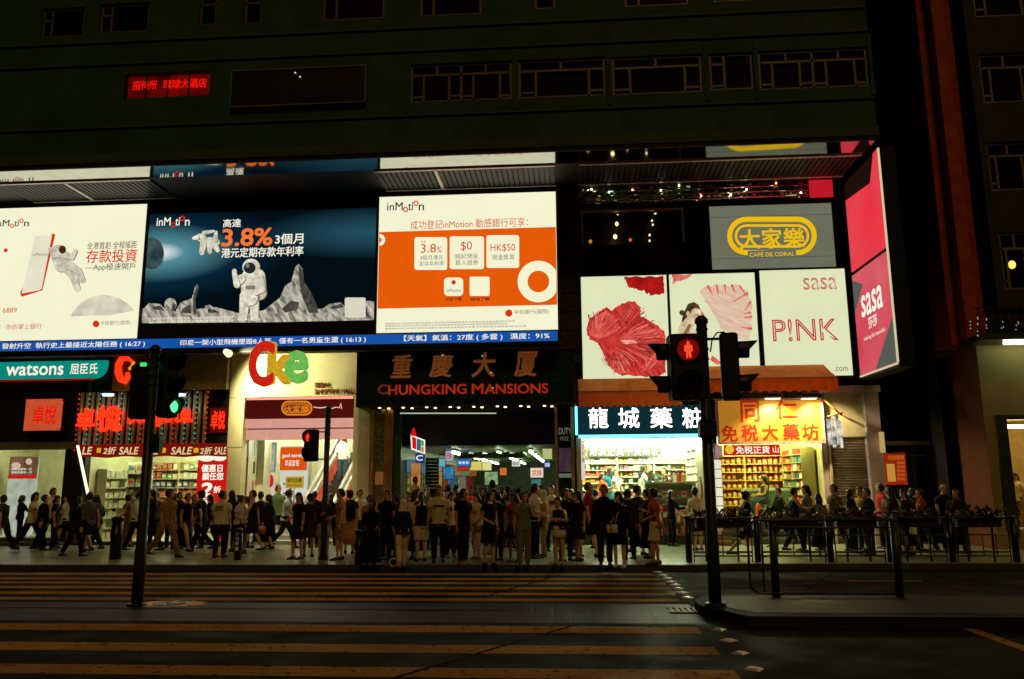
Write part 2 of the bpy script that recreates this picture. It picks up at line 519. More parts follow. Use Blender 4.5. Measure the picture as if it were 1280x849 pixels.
# pool of light by the left pole, put into a pale patch; lid added
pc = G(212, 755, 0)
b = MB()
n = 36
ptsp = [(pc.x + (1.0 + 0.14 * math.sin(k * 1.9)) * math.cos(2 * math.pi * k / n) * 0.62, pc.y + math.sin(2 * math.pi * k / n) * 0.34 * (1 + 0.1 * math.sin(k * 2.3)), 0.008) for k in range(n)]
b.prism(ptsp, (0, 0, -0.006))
th = thing('light_patch', 'round iron manhole cover in a pale concrete patch beside the left signal pole', 'light patch', (pc.x, pc.y, 0))
b.build('painted_light_patch', mat((200, 150, 96), 0.5, var=0.2, name='patch'), th)
b = MB(); b.disc((pc.x, pc.y, 0.009), 0.27, (0, 0, 1), 0.01, 28); b.disc((pc.x, pc.y, 0.02), 0.06, (0, 0, 1), 0.008, 10)
for k in range(10):
    a = 2 * math.pi * k / 10; b.disc((pc.x + 0.17 * math.cos(a), pc.y + 0.17 * math.sin(a), 0.018), 0.02, (0, 0, 1), 0.006, 6)
b.build('added_lid', mat((40, 38, 32), 0.4, metal=0.6, name='cast_iron'), th)
# reflective road studs along the crossing edge
M_stud = mat((235, 235, 225), 0.25, metal=0.4, var=0.05, name='stud_metal')
proto = None
for i, (x, y) in enumerate(((822, 715.5), (829, 719.5), (834, 723.5), (839, 727.5), (844, 731.5), (848, 736), (853, 741), (859, 747.5), (898, 787.5), (911, 801), (925, 817), (942, 837))):
    p = G(x, y, 0.0)
    if proto is None:
        b = MB(); r = 0.085
        b.loft([[(-r, -r, 0), (r, -r, 0), (r, r, 0), (-r, r, 0)], [(-r * .95, -r * .95, 0.006), (r * .95, -r * .95, 0.006), (r * .95, r * .95, 0.006), (-r * .95, r * .95, 0.006)], [(-r * .45, -r * .45, 0.024), (r * .45, -r * .45, 0.024), (r * .45, r * .45, 0.024), (-r * .45, r * .45, 0.024)]], smooth=False)
        proto = b.build('road_stud', M_stud, org=(0, 0, 0)); o = proto
    else:
        o = proto.copy(); C.objects.link(o)
    o.location = (p.x, p.y, 0.001); o.rotation_euler = (0, 0, R(40 + 10 * (i % 3)))
    if i < 8: tag(o, 'small bright metal stud at the right end of the far crossing stripes', 'road stud', 'studs along the far crossing')
    else: tag(o, ('metal stud just right of the top stripe of the near crossing', 'metal stud right of the middle stripe of the near crossing', 'metal stud on the near road, second nearest to the camera', 'metal stud nearest to the camera on the near road')[i - 8], 'road stud', 'studs along the near crossing')

# ------------------------------------------------------------------ the big block: overhanging upper storeys over the shops
block = thing('apartment_block', 'dark green apartment block overhanging the bright screens and shops', 'building', (0, YU, 0))
def wall_front(x0, x1, z0, z1, y, holes, depth, mats, name, parent, m=0):
    b = MB()
    xs = sorted(set([x0, x1] + [h[0] for h in holes] + [h[1] for h in holes]))
    zs = sorted(set([z0, z1] + [h[2] for h in holes] + [h[3] for h in holes]))
    for i in range(len(xs) - 1):
        for j in range(len(zs) - 1):
            cx_, cz = (xs[i] + xs[i + 1]) / 2, (zs[j] + zs[j + 1]) / 2
            if any(h[0] < cx_ < h[1] and h[2] < cz < h[3] for h in holes): continue
            b.quad((xs[i], y, zs[j]), (xs[i + 1], y, zs[j]), (xs[i + 1], y, zs[j + 1]), (xs[i], y, zs[j + 1]), m)
    for h in holes:
        a, c, d, e = h
        b.quad((a, y, d), (a, y, e), (a, y + depth, e), (a, y + depth, d), m); b.quad((c, y, e), (c, y, d), (c, y + depth, d), (c, y + depth, e), m)
        b.quad((a, y, e), (c, y, e), (c, y + depth, e), (a, y + depth, e), m); b.quad((c, y, d), (a, y, d), (a, y + depth, d), (c, y + depth, d), m)
    return b.build(name, mats, parent)
# window pictures: outline, mullion layout (fractions): tall side lights with a transom row above
WINS = [(513, 640, 78, 126, 'D'), (648, 757, 73, 121, 'A'), (765, 878, 69, 117, 'A'), (887, 942, 66, 112, 'B'), (948, 1086, 61, 110, 'D'),
        (404, 481, -40, 24, 'C'), (525, 602, -44, 19, 'C'), (250, 271, -22, 31, 'T'), (306, 328, -24, 29, 'T'), (668, 694, -30, 11, 'T'), (780, 860, -50, 7, 'C'), (52, 105, 10, 46, 'C'), (125, 186, 4, 40, 'C'), (890, 960, -50, 1, 'C')]
holes, wrec = [], []
for xl, xr, yt, yb, kd in WINS:
    q = rect(xl, xr, yt, yb, YU); holes.append(q); wrec.append(q + (kd,))
qb = rect(155, 262, 90, 121, YU); holes.append(qb)                 # red lit window
ZTOP = 34.0
wall_front(XL_END, XR_END, ZS, ZTOP, YU, holes, 0.28, M_green_wall, 'front_wall', block)
b = MB()
b.box(XL_END, XR_END - 0.002, YU + 0.9, YU + 1.0, ZS + 0.3, ZTOP)          # dark rooms behind the glass
b.quad((XR_END, YU, ZS), (XR_END, 60, ZS), (XR_END, 60, ZTOP), (XR_END, YU, ZTOP))
b.quad((XL_END, YU, ZTOP), (XR_END, YU, ZTOP), (XR_END, 60, ZTOP), (XL_END, 60, ZTOP))
b.build('side_wall', M_soot, block)
def window(q, kd, y, par, mf=M_frame, lab=None):
    x0, x1, z0, z1 = q; W, H = x1 - x0, z1 - z0; t = 0.07
    b = MB(); ya, yb = y + 0.06, y + 0.13
    def bar(a, c, d, e): b.box(a, c, ya, yb, d, e)
    bar(x0, x1, z0, z0 + t); bar(x0, x1, z1 - t, z1); bar(x0, x0 + t, z0 + t, z1 - t); bar(x1 - t, x1, z0 + t, z1 - t)
    def v(fx, f0, f1): bar(x0 + fx * W - t / 2, x0 + fx * W + t / 2, z0 + f0 * H, z0 + f1 * H)
    def h(fz, f0, f1): bar(x0 + f0 * W, x0 + f1 * W, z0 + fz * H - t / 2, z0 + fz * H + t / 2)
    if kd == 'A':
        h(0.72, 0.03, 0.97); v(0.49, 0.74, 0.97); v(0.20, 0.03, 0.70); v(0.81, 0.03, 0.70); h(0.16, 0.03, 0.19); h(0.16, 0.82, 0.97)
    elif kd == 'B':
        h(0.72, 0.03, 0.33); v(0.34, 0.03, 0.97); h(0.14, 0.03, 0.33)
    elif kd == 'D':
        h(0.72, 0.03, 0.97); v(0.5, 0.03, 0.97); v(0.26, 0.74, 0.97); v(0.74, 0.74, 0.97); v(0.13, 0.03, 0.70); v(0.38, 0.03, 0.70); v(0.62, 0.03, 0.70); v(0.88, 0.03, 0.70); h(0.16, 0.03, 0.12); h(0.16, 0.39, 0.49); h(0.14, 0.51, 0.61); h(0.12, 0.89, 0.97)
    elif kd == 'C':
        v(0.22, 0.03, 0.97); h(0.62, 0.03, 0.20)
    else:
        h(0.5, 0.03, 0.97)
    f = b.build('window', mf, par)
    b = MB(); b.box(x0, x1, y + 0.14, y + 0.16, z0, z1); b.build('pane', M_glass, f)
    return f
for q in wrec: window(q[:4], q[4], YU, block)
M_ledge = mat((58, 84, 52), 0.8, var=0.3, name='ledge_paint')
for py in (139, 57, 28):                      # string courses along the front
    z = P(700, py, YU).z; b = MB(); b.box(XL_END, XR_END - 0.02, YU - 0.05, YU - 0.002, z, z + 0.07); b.build('string_course', M_ledge, block)
z0 = ZS + 0.02; b = MB(); b.box(XL_END, XR_END + 0.03, YU - 0.06, YU - 0.002, z0, z0 + 0.28); b.build('string_course', M_ledge, block)
for px in (644, 761, 883, 945, 1090, 508):    # piers between windows, proud of the wall
    x = P(px, 95, YU).x; b = MB(); b.box(x - 0.05, x + 0.05, YU - 0.03, YU - 0.001, P(700, 134, YU).z, P(700, 60, YU).z); b.build('window_pier', M_green_wall, block)
# soffit under the overhang: slatted panels at the back, polished metal strip along the front edge
ysl = G(585, 207.5, ZS).y
b = MB(); b.quad((XL_END, ysl, ZS), (XR_END, ysl, ZS), (XR_END, YF + 4, ZS), (XL_END, YF + 4, ZS))
b.build('soffit', M_dark, block)
b = MB(); b.box(XL_END, XR_END, YU + 0.05, ysl, ZS - 0.03, ZS - 0.004)
b.build('mirror_soffit', M_mirror, block)
b = MB(); b.box(XL_END, XR_END, YU - 0.03, YU + 0.05, ZS - 0.10, ZS - 0.003); b.build('front_lip', M_soot, block)
def xs_at(px, py): return G(px, py, ZS).x
for xl, xr in ((-12, 187), (474, 695), (722, 1050)):
    ya, yb = ysl + 0.06, G(585, 233, ZS).y; c_ = MB()
    X0, X1 = xs_at(xl, 222), xs_at(xr, 222)
    n = int((X1 - X0) / 0.16)
    for i in range(n): c_.box(X0 + (X1 - X0) * i / n, X0 + (X1 - X0) * i / n + 0.12, ya + .1, yb - .1, ZS - 0.06, ZS - 0.012)
    c_.build('slat_panel', M_slat, block)
    b = MB(); b.box(X0, X1, ya - 0.04, ya + 0.05, ZS - 0.075, ZS - 0.006); b.build('soffit_rail', M_trim, block)
    b = MB(); b.box(X0, X1, yb - 0.05, yb + 0.04, ZS - 0.085, ZS - 0.006); b.build('soffit_rail', M_trim, block)
    if xl < 700:
        xm = X0 + (X1 - X0) * (0.42 if xl < 0 else 0.33); b = MB(); b.box(xm, xm + 0.10, ya + 0.05, yb - 0.05, ZS - 0.085, ZS - 0.072); b.build('soffit_rail', M_trim, block)

# dark wall behind the screens and billboards
b = MB()
zl = P(360, 432, YF).z
b.box(XL_END, XR_END, YF + 0.5, YF + 0.8, zl, ZS - 0.01)
b.build('first_floor_wall', M_soot, block)
b = MB(); b.box(XL_END, P(-62, 340, YS).x, YS + .3, YF + .49, PZ, ZS - .012); b.build('podium_wall', mat((70, 66, 54), .7, var=.4), block)
# podium return wall at the right end, pilasters and floor band
M_brown = mat((58, 50, 40), 0.6, var=0.3, name='brown_panel')
b = MB()
q = rect(698, 727, 240, 440, YF); b.box(q[0], q[1], YF - 0.6, YF + 0.5, q[2], q[3])
for i in range(9):
    z = q[2] + (q[3] - q[2]) * i / 9; b.box(q[0] - 0.01, q[1] + 0.01, YF - 0.63, YF - 0.601, z, z + 0.1 + 0.05 * (i % 3))
b.build('brown_pilaster', mat((74, 58, 38), 0.35, metal=0.4, var=0.5, scale=5, name='brass_marble'), block)

# dark red boarding window high up on the left, lit in red
rw = thing('red_lit_window', 'barred window glowing red with red characters on the dark upper storey', 'lit window', (qb[0], YU, qb[2]))
b = MB(); b.box(qb[0], qb[1], YU + 0.22, YU + 0.26, qb[2], qb[3]); b.build('back_panel', glow((120, 8, 4), 0.8, var=0.85, scale=1.2), rw)
text_px('招待所', 166, 196, 101, 112, YU + 0.17, glow((255, 20, 8), 0.9), rw, bold=0.04, name='red_characters')
text_px('環球大酒店', 204, 258, 99, 110, YU + 0.17, glow((255, 20, 8), 0.9), rw, bold=0.04, name='red_characters')
b = MB()
for k in range(5):
    x = qb[0] + (qb[1] - qb[0]) * k / 4; b.box(x - 0.02, x + 0.02, YU + 0.05, YU + 0.08, qb[2], qb[3])
b.build('window_bar', M_soot, rw)
# blank unlit signboard
q = rect(291, 459, 88, 134, YU)
ub = thing('blank_signboard', 'unlit black signboard with a thin pale edge on the dark upper wall', 'signboard', (q[0], YU, q[2]))
b = MB(); b.box(q[0], q[1], YU - 0.14, YU - 0.07, q[2], q[3]); b.build('board', mat((14, 14, 12), 0.4), ub)
b = MB()
for a in ((q[0], q[1], q[2], q[2] + .03), (q[0], q[1], q[3] - .03, q[3]), (q[0], q[0] + .03, q[2] + .03, q[3] - .03), (q[1] - .03, q[1], q[2] + .03, q[3] - .03)): b.box(a[0], a[1], YU - 0.16, YU - 0.142, a[2], a[3])
b.build('edge_trim', mat((130, 120, 96), 0.4), ub)
b = MB()
for x, y in ((369, 91), (375, 96)): b.ell(P(x, y, YU - 0.18), (0.025, 0.02, 0.02), 8, 6)
b.build('indicator_lamp', glow((255, 250, 220), 1.0), ub)
# ------------------------------------------------------------------ colours of light
WSC = glow((246, 245, 210), 1.0, var=0.04, scale=0.6, name='screen_white')
ORG_ = glow((235, 92, 8), 1.0, var=0.1, scale=1.0, name='screen_orange')
INK = glow((24, 26, 22), 0.9, name='screen_black')
GRY = glow((110, 106, 92), 1.0, name='screen_grey')
RED = glow((214, 48, 16), 1.0, name='screen_red')
CRM = glow((250, 245, 225), 1.0, name='screen_letters')
SUIT = glow((226, 222, 200), 1.0, scale=5.0, col2=(170, 164, 146), name='suit_white')
SUITD = glow((104, 98, 84), 1.0, var=.2, name='suit_shade')
SUITL = glow((244, 240, 220), 1.0, scale=6.0, col2=(176, 170, 150), name='suit_pale')
MOON = glow((216, 210, 190), 1.0, scale=2.4, col2=(60, 60, 54), wave=3.0, rot=(0, R(35), 0), name='moon_rock')
MDARK = glow((40, 42, 40), 1.0, scale=4.0, col2=(90, 88, 78), wave=2.0)
class Pic:
    """flat picture pieces stacked on a screen, each layer a few millimetres in front of the one before"""
    def __init__(s, Y, step=0.004): s.y, s.k, s.st = Y, 0, step
    def Y(s): s.k += 1; return s.y - s.st * s.k
def capsule_px(b, x0, y0, r0, x1, y1, r1, Y, m=0, sh=None):
    if sh is not None and r0 > 1:
        capsule_px(b, x0 + .9, y0 + .7, r0 * 1.02, x1 + .9, y1 + .7, r1 * 1.02, Y + .0012, sh)
    a = math.atan2(y1 - y0, x1 - x0); pts = []
    for k in range(9):
        t = a + math.pi / 2 + math.pi * k / 8; pts.append((x0 + r0 * math.cos(t), y0 + r0 * math.sin(t)))
    for k in range(9):
        t = a - math.pi / 2 + math.pi * k / 8; pts.append((x1 + r1 * math.cos(t), y1 + r1 * math.sin(t)))
    return poly_px(b, pts, Y, m, 0.003)
def screen(name, label, cat, xl, xr, yt, yb, Y, face, depth=0.35, bezel=0.10):
    q = rect(xl, xr, yt, yb, Y)
    t = thing(name, label, cat, ((q[0] + q[1]) / 2, Y, q[2]))
    b = MB(); b.box(q[0], q[1], Y, Y + 0.03, q[2], q[3]); b.build('display', face, t)
    b = MB(); b.box(q[0] - bezel, q[1] + bezel, Y + 0.034, Y + depth, q[2] - bezel, q[3] + bezel); b.build('housing', M_soot, t)
    return t, q
# logotype with two red rings
def logotype(xl, xr, yt, yb, Y, ink, par, slope=0.0):
    w_ = xr - xl
    text_px('inM', xl, xl + w_ * .42, yt, yb, Y, ink, par, bold=0.01, name='logo_lettering')
    text_px('ti', xl + w_ * .57, xl + w_ * .70, yt, yb, Y, ink, par, bold=0.01, name='logo_lettering')
    text_px('n', xl + w_ * .86, xr, yt + (yb - yt) * .28, yb, Y, ink, par, bold=0.01, name='logo_lettering')
    h = yb - yt
    for cx, cy in ((xl + w_ * .50, yb - h * .10), (xl + w_ * .78, yt + h * .12)):
        b = MB()
        o_ = [P(cx + h * .34 * math.cos(R(15 * k)), cy + h * .34 * math.sin(R(15 * k)), Y) for k in range(24)]
        i_ = [P(cx + h * .2 * math.cos(R(15 * k)), cy + h * .2 * math.sin(R(15 * k)), Y) for k in range(24)]
        ring_pts(b, o_, i_, (0, 0.003, 0)); b.build('logo_ring', RED, par)

# ---- left white screen (telephone and floating astronaut)
t, q = screen('led_screen', 'white lit screen at far left showing a telephone and a floating astronaut', 'LED screen', -60, 176.7, 259, 425, YS, WSC, bezel=.03)
pc_ = Pic(YS)
Y0 = YS - 0.006
logotype(-6, 36, 275, 283, Y0, INK, t)
b = MB(); poly_px(b, [(25, 366), (27, 371), (50, 364), (53, 363), (69, 293), (65, 292)], YS - 0.006); b.build('telephone_edge', RED, t)
b = MB(); poly_px(b, [(27, 367), (44, 296), (47, 295), (65, 294), (52, 361), (49, 363)], YS - 0.012); b.build('telephone', glow((236, 230, 205), 1.0, var=0.12, scale=1.0), t)
text_px('inMotion', 41, 60, 316, 320, YS - 0.018, GRY, t)
b = MB(); L = lambda: pc_.Y() - 0.014
capsule_px(b, 72, 318, 9, 76, 332, 8, L(), 0, sh=2); capsule_px(b, 79, 330, 7, 92, 346, 5, L(), 0, sh=2); capsule_px(b, 92, 346, 5, 96, 360, 4, L(), 0, sh=2); capsule_px(b, 84, 330, 6, 97, 338, 4.5, L(), 0, sh=2); capsule_px(b, 97, 338, 4.5, 103, 350, 3.5, L(), 0, sh=2)
capsule_px(b, 80, 318, 5, 90, 322, 3, L(), 0, sh=2); capsule_px(b, 90, 322, 3, 94, 314, 2.5, L(), 0, sh=2); capsule_px(b, 68, 318, 5, 63, 312, 3, L(), 0, sh=2)
circ_px(b, 73, 314, 8.5, L(), 0); circ_px(b, 78, 312, 4.5, L(), 1, ry=5); circ_px(b, 97, 362, 4, L(), 0, ry=2.5); circ_px(b, 104, 352, 3.5, L(), 0, ry=2.5)
b.build('astronaut_picture', [SUIT, glow((70, 38, 22), 1.0), SUITD], t)
b = MB(); circ_px(b, 130, 415, 46, YS - 0.006, 0, ry=46, a0=195, a1=325, n=30)
b.build('moon_picture', glow((230, 225, 200), 1.0, scale=2.0, col2=(186, 180, 160)), t)
b = MB(); q2 = rect(-60, 172, 396, 424, YS - 0.012); b.box(q2[0], q2[1], YS - 0.012, YS - 0.009, q2[2], q2[3]); b.build('footer_panel', WSC, t)
text_px('全港首創 全程搖距', 109, 171, 302, 311, Y0, INK, t)
text_px('存款投資', 108, 171, 312, 328, Y0, RED, t, bold=0.012)
text_px('—App極速開戶', 107, 169, 329, 339, Y0, INK, t)
text_px('37 6889', -8, 21, 385, 391, Y0, RED, t)
text_px('行 · 你的掌上銀行', -6, 52, 405, 412, YS - 0.018, RED, t)
text_px('中信銀行(國際)', 126, 163, 401, 407, YS - 0.018, GRY, t)
b = MB(); circ_px(b, 120, 405, 4.2, YS - 0.018); circ_px(b, 7, 313, 2.5, YS - 0.018); b.build('emblem', RED, t)
# ---- middle dark screen (moon landscape)
YM = YS + 0.2
m = bpy.data.materials.new('space_picture'); m.use_nodes = True
nt = m.node_tree; nt.nodes.clear()
out = nt.nodes.new('ShaderNodeOutputMaterial'); em = nt.nodes.new('ShaderNodeEmission'); nt.links.new(em.outputs[0], out.inputs[0])
tcn = nt.nodes.new('ShaderNodeTexCoord'); mp = nt.nodes.new('ShaderNodeMapping'); nt.links.new(tcn.outputs['Object'], mp.inputs[0])
gr = nt.nodes.new('ShaderNodeTexGradient'); gr.gradient_type = 'SPHERICAL'
rp = nt.nodes.new('ShaderNodeValToRGB')
for e_, (p_, c_) in zip((rp.color_ramp.elements[0], rp.color_ramp.elements[1], rp.color_ramp.elements.new(0.35), rp.color_ramp.elements.new(0.75)), ((0.0, (2, 13, 20)), (1.0, (206, 226, 208)), (0.4, (6, 36, 54)), (0.8, (80, 140, 150)))):
    e_.position = p_; e_.color = lin(c_)
nt.links.new(mp.outputs[0], gr.inputs[0]); nt.links.new(gr.outputs['Fac'], rp.inputs[0])
# second glow at the right
mp2 = nt.nodes.new('ShaderNodeMapping'); nt.links.new(tcn.outputs['Object'], mp2.inputs[0])
gr2 = nt.nodes.new('ShaderNodeTexGradient'); gr2.gradient_type = 'SPHERICAL'; nt.links.new(mp2.outputs[0], gr2.inputs[0])
rp2 = nt.nodes.new('ShaderNodeValToRGB'); rp2.color_ramp.elements[0].color = (0, 0, 0, 1); rp2.color_ramp.elements[1].color = lin((36, 78, 96))
nt.links.new(gr2.outputs['Fac'], rp2.inputs[0])
ad = nt.nodes.new('ShaderNodeMixRGB'); ad.blend_type = 'ADD'; ad.inputs[0].default_value = 1
nt.links.new(rp.outputs[0], ad.inputs[1]); nt.links.new(rp2.outputs[0], ad.inputs[2]); nt.links.new(ad.outputs[0], em.inputs[0])
t, q = screen('led_screen', 'dark blue lit screen of a moon landscape with a standing astronaut and dog', 'LED screen', 178.5, 474, 264, 419, YM, m)
cen = Vector(((q[0] + q[1]) / 2, YS + 0.2, q[2]))
g1 = P(196, 316, YM) - cen; g2 = P(470, 290, YM) - cen
# mapping: (v - centre) / radius
def setmap(mp_, g_, rx, rz):
    mp_.inputs['Scale'].default_value = (1 / rx, 0.2, 1 / rz); mp_.inputs['Location'].default_value = (-g_.x / rx, 0, -g_.z / rz)
setmap(mp, g1, 4.6, 1.7); setmap(mp2, g2, 4.2, 0.9)
y_ = YM - 0.006
b = MB(); q2 = rect(172, 474, 404, 420, YM - 0.006); b.box(q2[0], q2[1], YM - 0.006, YM - 0.003, q2[2], q2[3]); b.build('dark_footer', M_soot, t)
logotype(196, 237, 272, 282, y_, CRM, t)
text_px('高達', 279, 301, 274, 284, y_, CRM, t, bold=0.02)
OR2 = glow((244, 120, 50), 1.0)
text_px('3.8%', 278, 340, 286, 307, y_, OR2, t, bold=0.03)
text_px('3個月', 344, 379, 292, 305, y_, CRM, t, bold=0.02)
text_px('港元定期存款年利率', 277, 379, 309, 321, y_, CRM, t, bold=0.02)
b = MB(); circ_px(b, 190, 317, 15, y_, 0, ry=20); b.build('planet_picture', glow((74, 92, 92), 1.0, scale=2.0, col2=(20, 44, 52)), t)
b = MB()
def rk(pts, Y): poly_px(b, pts, Y, 0, 0.003)
rk([(172, 404), (172, 388), (184, 384), (200, 388), (230, 390), (250, 386), (270, 384), (300, 392), (330, 388), (360, 390), (400, 386), (440, 384), (474, 380), (474, 400), (330, 403)], YM - 0.010)
rk([(178, 388), (186, 379), (200, 380), (208, 388)], YM - 0.014); circ_px(b, 213, 381, 7.5, YM - 0.018, ry=8.5); rk([(220, 388), (226, 378), (240, 373), (240, 393), (222, 392)], YM - 0.022)
rk([(236, 394), (240, 372), (244, 358), (247, 355), (248, 362), (244, 374), (246, 394)], YM - 0.026)
rk([(256, 382), (262, 381), (272, 388), (276, 392), (258, 392)], YM - 0.014)
rk([(330, 388), (350, 372), (356, 358), (364, 352), (369, 334), (373, 330), (378, 336), (380, 352), (388, 364), (396, 382), (398, 392), (334, 394)], YM - 0.018)
rk([(340, 392), (352, 376), (370, 370), (376, 376), (374, 388)], YM - 0.022); rk([(364, 364), (370, 350), (378, 360), (384, 372), (372, 370)], YM - 0.026)
rk([(400, 388), (412, 380), (426, 378), (432, 384), (420, 388)], YM - 0.014); rk([(444, 382), (460, 376), (474, 378), (474, 384)], YM - 0.014)
def shade(pts, Y): poly_px(b, pts, Y, 1, 0.003)
shade([(373, 331), (378, 337), (380, 352), (388, 364), (396, 382), (398, 391), (386, 391), (378, 372), (374, 352)], YM - 0.029); shade([(352, 386), (364, 376), (374, 378), (372, 387), (356, 391)], YM - 0.030); shade([(246, 357), (248, 362), (244, 374), (246, 393), (242, 393), (241, 374)], YM - 0.029)
shade([(216, 378), (220, 381), (219, 387), (214, 389)], YM - 0.029); shade([(228, 386), (238, 380), (239, 392), (226, 391)], YM - 0.029); shade([(190, 384), (200, 382), (206, 388), (192, 387)], YM - 0.029); shade([(260, 386), (270, 388), (275, 391), (260, 391)], YM - 0.029); shade([(412, 384), (426, 380), (430, 384), (416, 387)], YM - 0.029)
b.build('moon_landscape', [MOON, MDARK], t)
pc_ = Pic(YM - 0.034, .0025); L = pc_.Y
b = MB()      # standing astronaut
capsule_px(b, 322, 345, 9, 324, 366, 9, L(), 0, sh=3); capsule_px(b, 304, 352, 0.1, 304, 352, 0.1, L(), 0, sh=3)
capsule_px(b, 306, 370, 6.5, 304, 396, 5, L(), 0, sh=3); capsule_px(b, 317, 370, 6.5, 318, 396, 5, L(), 0, sh=3)
capsule_px(b, 312, 348, 11, 312, 372, 10.5, L(), 0, sh=3); capsule_px(b, 302, 348, 5, 296, 356, 4, L(), 0, sh=3); capsule_px(b, 296, 356, 4, 293, 342, 3, L(), 0, sh=3); circ_px(b, 293, 339, 3, L())
capsule_px(b, 324, 348, 5, 328, 362, 4, L(), 0, sh=3); capsule_px(b, 328, 362, 4, 320, 366, 3.2, L(), 0, sh=3)
circ_px(b, 314, 334, 11, L(), 0, ry=10.5); circ_px(b, 312, 335, 7.5, L(), 1, ry=7); circ_px(b, 309.5, 332, 2.2, L(), 2, ry=3)
poly_px(b, [(307, 357), (319, 357), (319, 362), (307, 362)], L(), 2, 0.003); circ_px(b, 303, 399, 6, L(), 0, ry=2.5); circ_px(b, 319, 399, 6, L(), 0, ry=2.5)
b.build('astronaut_picture', [SUITL, glow((34, 40, 40), 1.0), glow((130, 124, 108), 1.0), SUITD], t)
b = MB()      # small floating dog
capsule_px(b, 256, 303, 6, 268, 303, 6.5, L(), 0, sh=1); capsule_px(b, 254, 306, 4, 252, 316, 3, L(), 0, sh=1); capsule_px(b, 262, 306, 3.6, 262, 315, 2.6, L(), 0, sh=1); capsule_px(b, 268, 306, 4, 272, 313, 2.6, L(), 0, sh=1); capsule_px(b, 269, 300, 3, 270, 290, 1.8, L(), 0, sh=1)
circ_px(b, 251, 297, 6.5, L(), 0, ry=5); capsule_px(b, 246, 297, 3, 242, 298, 2, L(), 0, sh=1); capsule_px(b, 255, 291, 2.5, 267, 289, 1.5, L(), 0, sh=1)
b.build('dog_picture', [SUITL, SUITD], t)
for r_ in range(2): text_px('定期存款利率須受條款約束 詳情請瀏覽網頁或致電查詢', 186, 292, 396 + 4 * r_, 399.4 + 4 * r_, YM - 0.036, CRM, t, name='small_print')
b = MB(); rrect_px(b, 431, 457, 372, 397, 2, YM - 0.034); b.build('pale_square', glow((222, 218, 198), 1.0, var=0.1), t)
# ---- right white and orange screen
t, q = screen('led_screen', 'white lit screen with a broad orange band and three white offer boxes', 'LED screen', 472.5, 696, 243, 414, YS, WSC)
y_ = YS - 0.006
def band(xl, xr, yt, yb, Y, m_, nm):
    b = MB(); r_ = rect(xl, xr, yt, yb, Y); b.box(r_[0], r_[1], Y, Y + 0.003, r_[2], r_[3]); return b.build(nm, m_, t)
band(473, 695.6, 287, 383.5, y_, ORG_, 'orange_band')
logotype(484, 530, 253, 263, y_, INK, t)
text_px('成功登記inMotion 動感銀行可享：', 513, 660, 274, 285, y_, RED, t, bold=0.004)
y2 = YS - 0.012; y3 = YS - 0.018
for xl, xr, yt in ((518, 559, 296.5), (562, 605, 295.5), (608, 649, 294)):
    b = MB(); rrect_px(b, xl, xr, yt, yt + 41, 3, y2); b.build('offer_box', WSC, t)
text_px('3.8', 526, 545, 305, 316, y3, RED, t); text_px('%', 545.5, 552, 308, 316, y3, RED, t); text_px('高達', 526, 532, 301, 304, y3, RED, t)
text_px('3個月港元', 525, 554, 319, 325, y3, GRY, t); text_px('定存年利率', 524, 555, 326.5, 332.5, y3, GRY, t)
text_px('$0', 576, 590, 302, 314, y3, RED, t); text_px('經紀佣金', 569, 598, 317, 323.5, y3, GRY, t); text_px('買入證券', 569, 598, 325, 331.5, y3, GRY, t)
text_px('HK$50', 613, 644, 305, 315, y3, RED, t); text_px('現金獎賞', 615, 643, 318, 325, y3, GRY, t)
b = MB(); rrect_px(b, 555, 579, 347, 370, 5, y2); rrect_px(b, 587, 612, 346, 370, 2, y2); b.build('app_tile', WSC, t)
b = MB(); circ_px(b, 567, 353, 2.8, y3); b.build('emblem', RED, t)
text_px('inMotion', 558, 576, 361, 365, y3, GRY, t); text_px('立即下載', 557, 577, 372, 376, y3, INK, t, bold=.02); text_px('掃描了解', 588, 612, 372, 376, y3, INK, t, bold=.02)
b = MB()
def arc_band(cx, cy, ro, ri, a0, a1, Y):
    n = 30; oo = [P(cx + ro * math.cos(R(a0 + (a1 - a0) * k / n)), cy + ro * math.sin(R(a0 + (a1 - a0) * k / n)), Y) for k in range(n + 1)]
    ii = [P(cx + ri * math.cos(R(a0 + (a1 - a0) * k / n)), cy + ri * math.sin(R(a0 + (a1 - a0) * k / n)), Y) for k in range(n + 1)]
    b.add(oo + ii, [(k, k + 1, n + 2 + k, n + 1 + k) for k in range(n)])
n = 48; ro = [min(26, 22.2 / max(1e-6, math.cos(R(7.5 * k)))) if math.cos(R(7.5 * k)) > 0 else 26 for k in range(n)]
ring_pts(b, [P(673 + ro[k] * math.cos(R(7.5 * k)), 352 + ro[k] * math.sin(R(7.5 * k)), y2) for k in range(n)], [P(673 + 13.5 * math.cos(R(7.5 * k)), 352 + 13.5 * math.sin(R(7.5 * k)), y2) for k in range(n)], (0, .003, 0))
b.build('white_ring', WSC, t)
b = MB(); arc_band(474, 300, 7.5, 3.2, -86, 86, y2); b.build('white_ring', WSC, t)
text_px('中信銀行(國際)', 643, 686, 387, 393.5, y_, GRY, t)
b = MB(); circ_px(b, 636, 391.5, 4.5, y_); b.build('emblem', RED, t)
for k, xe in enumerate((644, 634, 658)): text_px('推廣期由即日起須受條款及細則約束詳情請瀏覽網頁投資涉及風險借定唔借還得到先好借', 481, xe, 403 + 3.1 * k - 1, 405.3 + 3.1 * k - 1, y_, GRY, t, name='small_print')
